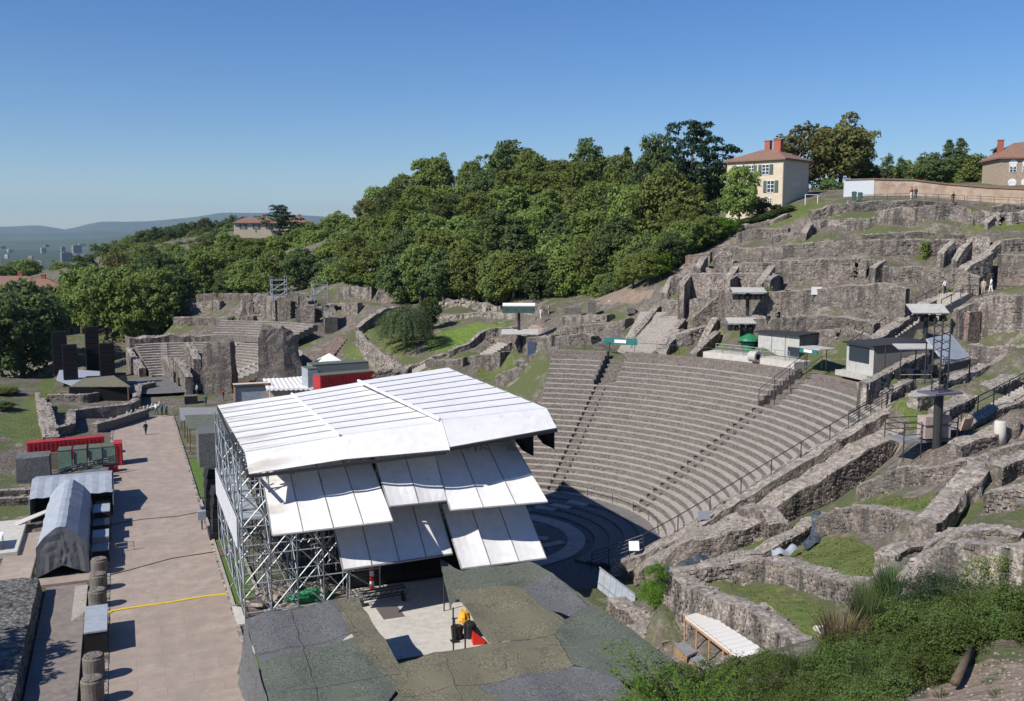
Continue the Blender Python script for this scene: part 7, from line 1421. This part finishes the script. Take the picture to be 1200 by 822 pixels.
for i in range(420):
    px, py = rnd.uniform(1040, 1230), rnd.uniform(768, 850); v = stand(px, py, d0=12.) if i % 3 == 0 else v+V(rnd.uniform(-.8, .8), rnd.uniform(-.8, .8), 0); v.z = tz(v.x, v.y)+noise.noise(Vector((v.x*.55, v.y*.55, 0)))*.16; s_ = rnd.uniform(.015, .06); gv.box(v, (s_*1.4, s_, s_*.7), rnd.uniform(0, 3), 0, rx=rnd.uniform(-.3, .3))
tag(gv.build('gravel', mat('pale_gravel', (.27, .22, .18), .9, ((.2, .165, .14), (.36, .31, .27)), 6)), kind='stuff')
for i in range(14):
    v = stand(rnd.uniform(1085, 1195), rnd.uniform(772, 820), d0=14.); tuft(v, 60, .22, .4, lf_reed, 'grass_tuft', 'small weed tuft, %s sprouting on the bare soil' % ORD[i], .008)
bl = MB(); cnt = 0
for ci, nn__ in ((0, 2600), (1, 2600), (2, 1800), (3, 500)):
    pp = [tuple(gp(*q).xy) for q in COVER[ci][1]]; xa, xb = min(p[0] for p in pp), max(p[0] for p in pp); ya, yb = min(p[1] for p in pp), max(p[1] for p in pp)
    X_ = nr.uniform(xa, xb, nn__*2); Y_ = nr.uniform(ya, yb, nn__*2); k_ = inpoly(X_, Y_, pp); X_, Y_ = X_[k_], Y_[k_]; Z_ = T(X_, Y_)
    for x, y, z in zip(X_, Y_, Z_):
        if noise.noise(Vector((x*.8, y*.8, 2))) < -.15: continue
        z += noise.noise(Vector((x*.55, y*.55, 0)))*.16; h = rnd.uniform(.03, .11)
        for j in range(3): a = rnd.uniform(0, 6.28); dx, dy = math.cos(a)*.03, math.sin(a)*.03; bl.add([(x-dx, y-dy, z-.02), (x+dx, y+dy, z-.02), (x+dy*2.5, y-dx*2.5, z+h)], [(0, 1, 2)])
tag(bl.build('grass', leafmat('lawn_blades', (.17, .21, .06), (.22, .23, .09)), loc=(0, 0, 0)), kind='stuff')
# sapling with feathery leaves in front of the netting
sap = thing('sapling', 'young tree with feathery leaflets reaching over the netting at the bottom', 'sapling', tuple(atd(810, 900, 22)))
base_ = atd(815, 880, 22); tips = [(705,745),(712,775),(722,800),(735,760),(745,785),(755,748),(700,812),(770,765),(790,778),(735,815),(765,800),(800,800),(780,815),(815,790),(840,775),(850,798),(725,740),(865,772)]
br_ = MB(); LC = []; LN = []
for px, py in tips:
    tip = atd(px, py, 22+rnd.uniform(-1.5, 1.5)); mid = base_.lerp(tip, .5)+V(0, 0, .35); prev = base_
    for k in range(1, 11):
        u = k/10; q = base_*(1-u)**2+mid*2*u*(1-u)+tip*u*u-V(0, 0, .18*u*u*u); br_.tube(prev, q, .022*(1.15-u), .022*(1.05-u), 4)
        if u > .35:
            dirn = (q-prev).normalized(); sx = dirn.cross(V(0, 0, 1)).normalized()
            for j in range(5):
                for s in (-1, 1):
                    c = prev.lerp(q, j/5)+sx*s*rnd.uniform(.03, .22)+V(0, 0, rnd.uniform(-.08, .06)); LC.append(tuple(c)); LN.append((rnd.gauss(0, .4), rnd.gauss(0, .4)-.3, 1))
                    LC.append(tuple(c+sx*s*.09+dirn*.05)); LN.append((rnd.gauss(0, .4), rnd.gauss(0, .4)-.3, .9))
        prev = q
br_.build('branches', bark, sap)
me = leaf_mesh('foliage', np.array(LC)-np.array(ORG[sap.name]), np.array(LN), .105, leafmat('feathery_leaves', (.13, .21, .04), (.09, .17, .03)), .38); o = bpy.data.objects.new('foliage', me); col.objects.link(o); o.parent = sap
# creepers on the hill walls and near wall
def creeper(px, py, d, w, h, label, m=lf_dark, n=500, leaf=.16):
    c = atd(px, py, d); C = np.array([[c.x+nr.normal()*w*.35, c.y+nr.normal()*.12, c.z-abs(nr.normal())*h*.5] for _ in range(n)]); N = nr.normal(size=(n, 3))+np.array([-.4, -.8, .4])
    o = bpy.data.objects.new('creeper', leaf_mesh('creeper', C-np.array(c), N, leaf, m)); o.location = c; col.objects.link(o); tag(o, label, 'creeper')
creeper(1085, 284, 129, 1.2, 3.4, 'green creeper hanging on the long pale terrace wall', lf_mid, 500, .3)
creeper(1150, 652, 37, 1.6, 1.6, 'green creeper on the big pale wall, middle one', lf_mid, 900, .08); creeper(1180, 650, 36.4, 1.2, 1.0, 'green creeper on the big pale wall, right one', lf_mid, 700, .08); creeper(1110, 668, 39.6, 1.0, 1.4, 'green creeper on the big pale wall, left one', lf_lite, 600, .08)
creeper(272, 372, 206, 1.5, 1.2, 'dark ivy patch on the mound right of the small theatre wall', lf_dark, 200, .3); creeper(900, 336, 118.6, 1.3, 1.0, 'small weeds on the lowest terrace wall', lf_mid, 150, .2); creeper(1112, 338, 117.5, 1.2, 1.4, 'weeds at the top of the stepped ramp', lf_mid, 250, .2)

# ---------------------------------------------------------------- people
def skinfig(pts, edges, radii):
    me = bpy.data.meshes.new('tmp'); me.from_pydata(pts, edges, []); o = bpy.data.objects.new('tmp', me); col.objects.link(o)
    md = o.modifiers.new('s', 'SKIN'); md.use_smooth_shade = True; o.modifiers.new('u', 'SUBSURF').levels = 1; o.modifiers['u'].render_levels = 1
    for i, r in enumerate(radii): me.skin_vertices[0].data[i].radius = (r, r*.85)
    me.skin_vertices[0].data[0].use_root = True
    dg = bpy.context.evaluated_depsgraph_get(); r_ = bpy.data.meshes.new_from_object(o.evaluated_get(dg)); bpy.data.objects.remove(o); bpy.data.meshes.remove(me); return r_
skinm = mat('skin', (.45, .27, .19), .6); hairm = mat('dark_hair', (.035, .025, .02), .8)
def body(stride=.18, arm=.12, bend=0, lift=0):
    p = [(0, 0, .95), (0, 0, 1.15), (0, .0, 1.38), (0, 0, 1.5), (0, .01, 1.56), (0, .015, 1.67), (0, 0, 1.74)]
    e = [(0, 1), (1, 2), (2, 3), (3, 4), (4, 5), (5, 6)]; r = [.15, .13, .15, .055, .06, .095, .06]
    for s in (-1, 1):
        b = len(p); st = stride*s; p += [(s*.1, 0, .88), (s*.11, st*.5+.02, .5), (s*.11, st, .1), (s*.11, st+.14, .04)]; e += [(0, b), (b, b+1), (b+1, b+2), (b+2, b+3)]; r += [.1, .07, .045, .04]
        b = len(p); up = lift if s > 0 else 0
        p += [(s*.2, 0, 1.4), (s*.25, -st*.4, 1.15+up*.1), (s*.24, -st*.4+.1+up*.2, .92+up*.35), (s*.24, -st*.4+.14+up*.25, .84+up*.4)]; e += [(2, b), (b, b+1), (b+1, b+2), (b+2, b+3)]; r += [.06, .045, .036, .028]
        for q in range(5):
            k = len(p); x0, y0, z0 = p[b+3]; p.append((x0+(q-2)*.016, y0+.02+(.03 if q == 0 else 0), z0-.075+abs(q-2)*.008)); e.append((b+3, k)); r.append(.009)
    return skinfig(p, e, r)
BODY = [body(.16), body(.05, lift=0), body(.28, lift=1.0)]
def person(label, v, rz, k, top_c, leg_c, hair=hairm, bag=None, sc=1):
    t = thing('person', label, 'person', tuple(v)); t.rotation_euler = (0, 0, rz); t.scale = (sc,)*3
    src = BODY[k]; o = bpy.data.objects.new('body', src); col.objects.link(o); o.parent = t
    if not src.materials: src.materials.append(skinm)
    me = src.copy(); bm = bmesh.new(); bm.from_mesh(me); bmesh.ops.delete(bm, geom=[f for f in bm.faces if not (.98 < f.calc_center_median().z < 1.46 or (abs(f.calc_center_median().x) > .17 and f.calc_center_median().z > 1.12 and f.calc_center_median().z < 1.46))], context='FACES')
    bm.normal_update()
    for v_ in bm.verts: v_.co += v_.normal*.022
    bm.to_mesh(me); bm.free(); me.materials.clear(); me.materials.append(top_c); o = bpy.data.objects.new('shirt', me); col.objects.link(o); o.parent = t
    me = src.copy(); bm = bmesh.new(); bm.from_mesh(me); bmesh.ops.delete(bm, geom=[f for f in bm.faces if not (.1 < f.calc_center_median().z < 1.02 and abs(f.calc_center_median().x) < .2)], context='FACES'); bm.normal_update()
    for v_ in bm.verts: v_.co += v_.normal*.018
    bm.to_mesh(me); bm.free(); me.materials.clear(); me.materials.append(leg_c); o = bpy.data.objects.new('trousers', me); col.objects.link(o); o.parent = t
    b = blob((0, -.01, 1.69), (.115, .125, .11), 3, 6, rough_=.1); h = b.build('hair', hair, None, (0, 0, 0)); h.parent = t
    return t
cl = {n: mat('cloth_'+n, c, .85) for n, c in (('dark', (.03, .035, .045)), ('white', (.65, .64, .62)), ('red', (.4, .04, .04)), ('blue', (.08, .14, .25)), ('beige', (.4, .32, .24)), ('green', (.05, .12, .07)), ('cap', (.6, .6, .6)))}
person('person in dark clothes walking alone across the far end of the path', V(atz(171, 510, .06).x, atz(171, 510, .06).y, .06), .6, 0, cl['dark'], cl['dark'])
for px, py, k, a_, b_, rz, lb, z in ((190, 488, 1, 'blue', 'dark', 1, 'person in blue in the group beside the stacked white chairs', .1), (183, 486, 0, 'white', 'blue', -1, 'person in a white top in the group beside the stacked white chairs', .1), (195, 487, 1, 'green', 'dark', 2.4, 'person in green at the right of the group by the stacked chairs', .1),
    (209, 431, 1, 'red', 'dark', 0, 'person in a red top on the steps of the small theatre', 2.2), (226, 459, 0, 'white', 'dark', 1, 'person in a white top between the arched ruin and the square pier', .8), (231, 463, 1, 'beige', 'dark', 2, 'person in beige beside the square pier', .8), (241, 476, 0, 'green', 'green', 0, 'person in green right of the small dark block near the path', .3), (262, 471, 1, 'red', 'blue', 1, 'person in red by the shrub beside the ticket booth', .4)):
    v = atz(px, py, z); v.z = max(z, tz(v.x, v.y)); person(lb, v, rz, k, cl[a_], cl[b_])
c = atz(224, 474, .3); crate('dark_block', 'small dark open box near the group by the square pier', (c.x, c.y, .1), (1.8, 1.4, 1.5), black_s, seat_face, cat='box')
for px, py, d, k, a_, b_, rz, lb in ((634, 374, 158, 0, 'white', 'white', 0, 'person all in white walking on the pinkish ramp'), (643, 369, 161, 1, 'beige', 'beige', 1, 'person in beige at the head of the pinkish ramp'), (1068, 233.5, 148, 1, 'red', 'white', 0, 'person in a red top on the crest before the garden wall'), (1073, 233.5, 148, 1, 'dark', 'dark', 2, 'person in black beside the red clad one on the crest'), (1117, 239, 146.5, 2, 'dark', 'dark', 0, 'person in dark clothes standing alone on the crest'),
    (1107, 345, 115, 1, 'white', 'dark', 0, 'person with a white top at the head of the stepped ramp'), (1161, 343, 112, 0, 'white', 'white', 1, 'person in white on the terrace right of the ramp'), (1152, 345, 112.6, 1, 'beige', 'beige', 2, 'person in beige left of the one in white on the terrace'), (900, 385, 113, 1, 'dark', 'dark', 0, 'person in black beside the long white shed roof')):
    v = atd(px, py, d); person(lb, v, rz, k, cl[a_], cl[b_])
    g0_ = tz(v.x, v.y)
# ---------------------------------------------------------------- air
hz = MB(); hz.bb((-16500, -3000, -76.5), (23000, 22500, 640))
hm = bpy.data.materials.new('haze'); hm.use_nodes = True; nt = hm.node_tree
for n in list(nt.nodes): nt.nodes.remove(n)
o_ = nt.nodes.new('ShaderNodeOutputMaterial'); pv = nt.nodes.new('ShaderNodeVolumePrincipled'); pv.inputs['Color'].default_value = (.55, .76, 1, 1); pv.inputs['Density'].default_value = .00004; pv.inputs['Anisotropy'].default_value = .2
nt.links.new(pv.outputs[0], o_.inputs['Volume'])
hzo = tag(hz.build('haze', hm, loc=(0, 0, 0)), kind='stuff')
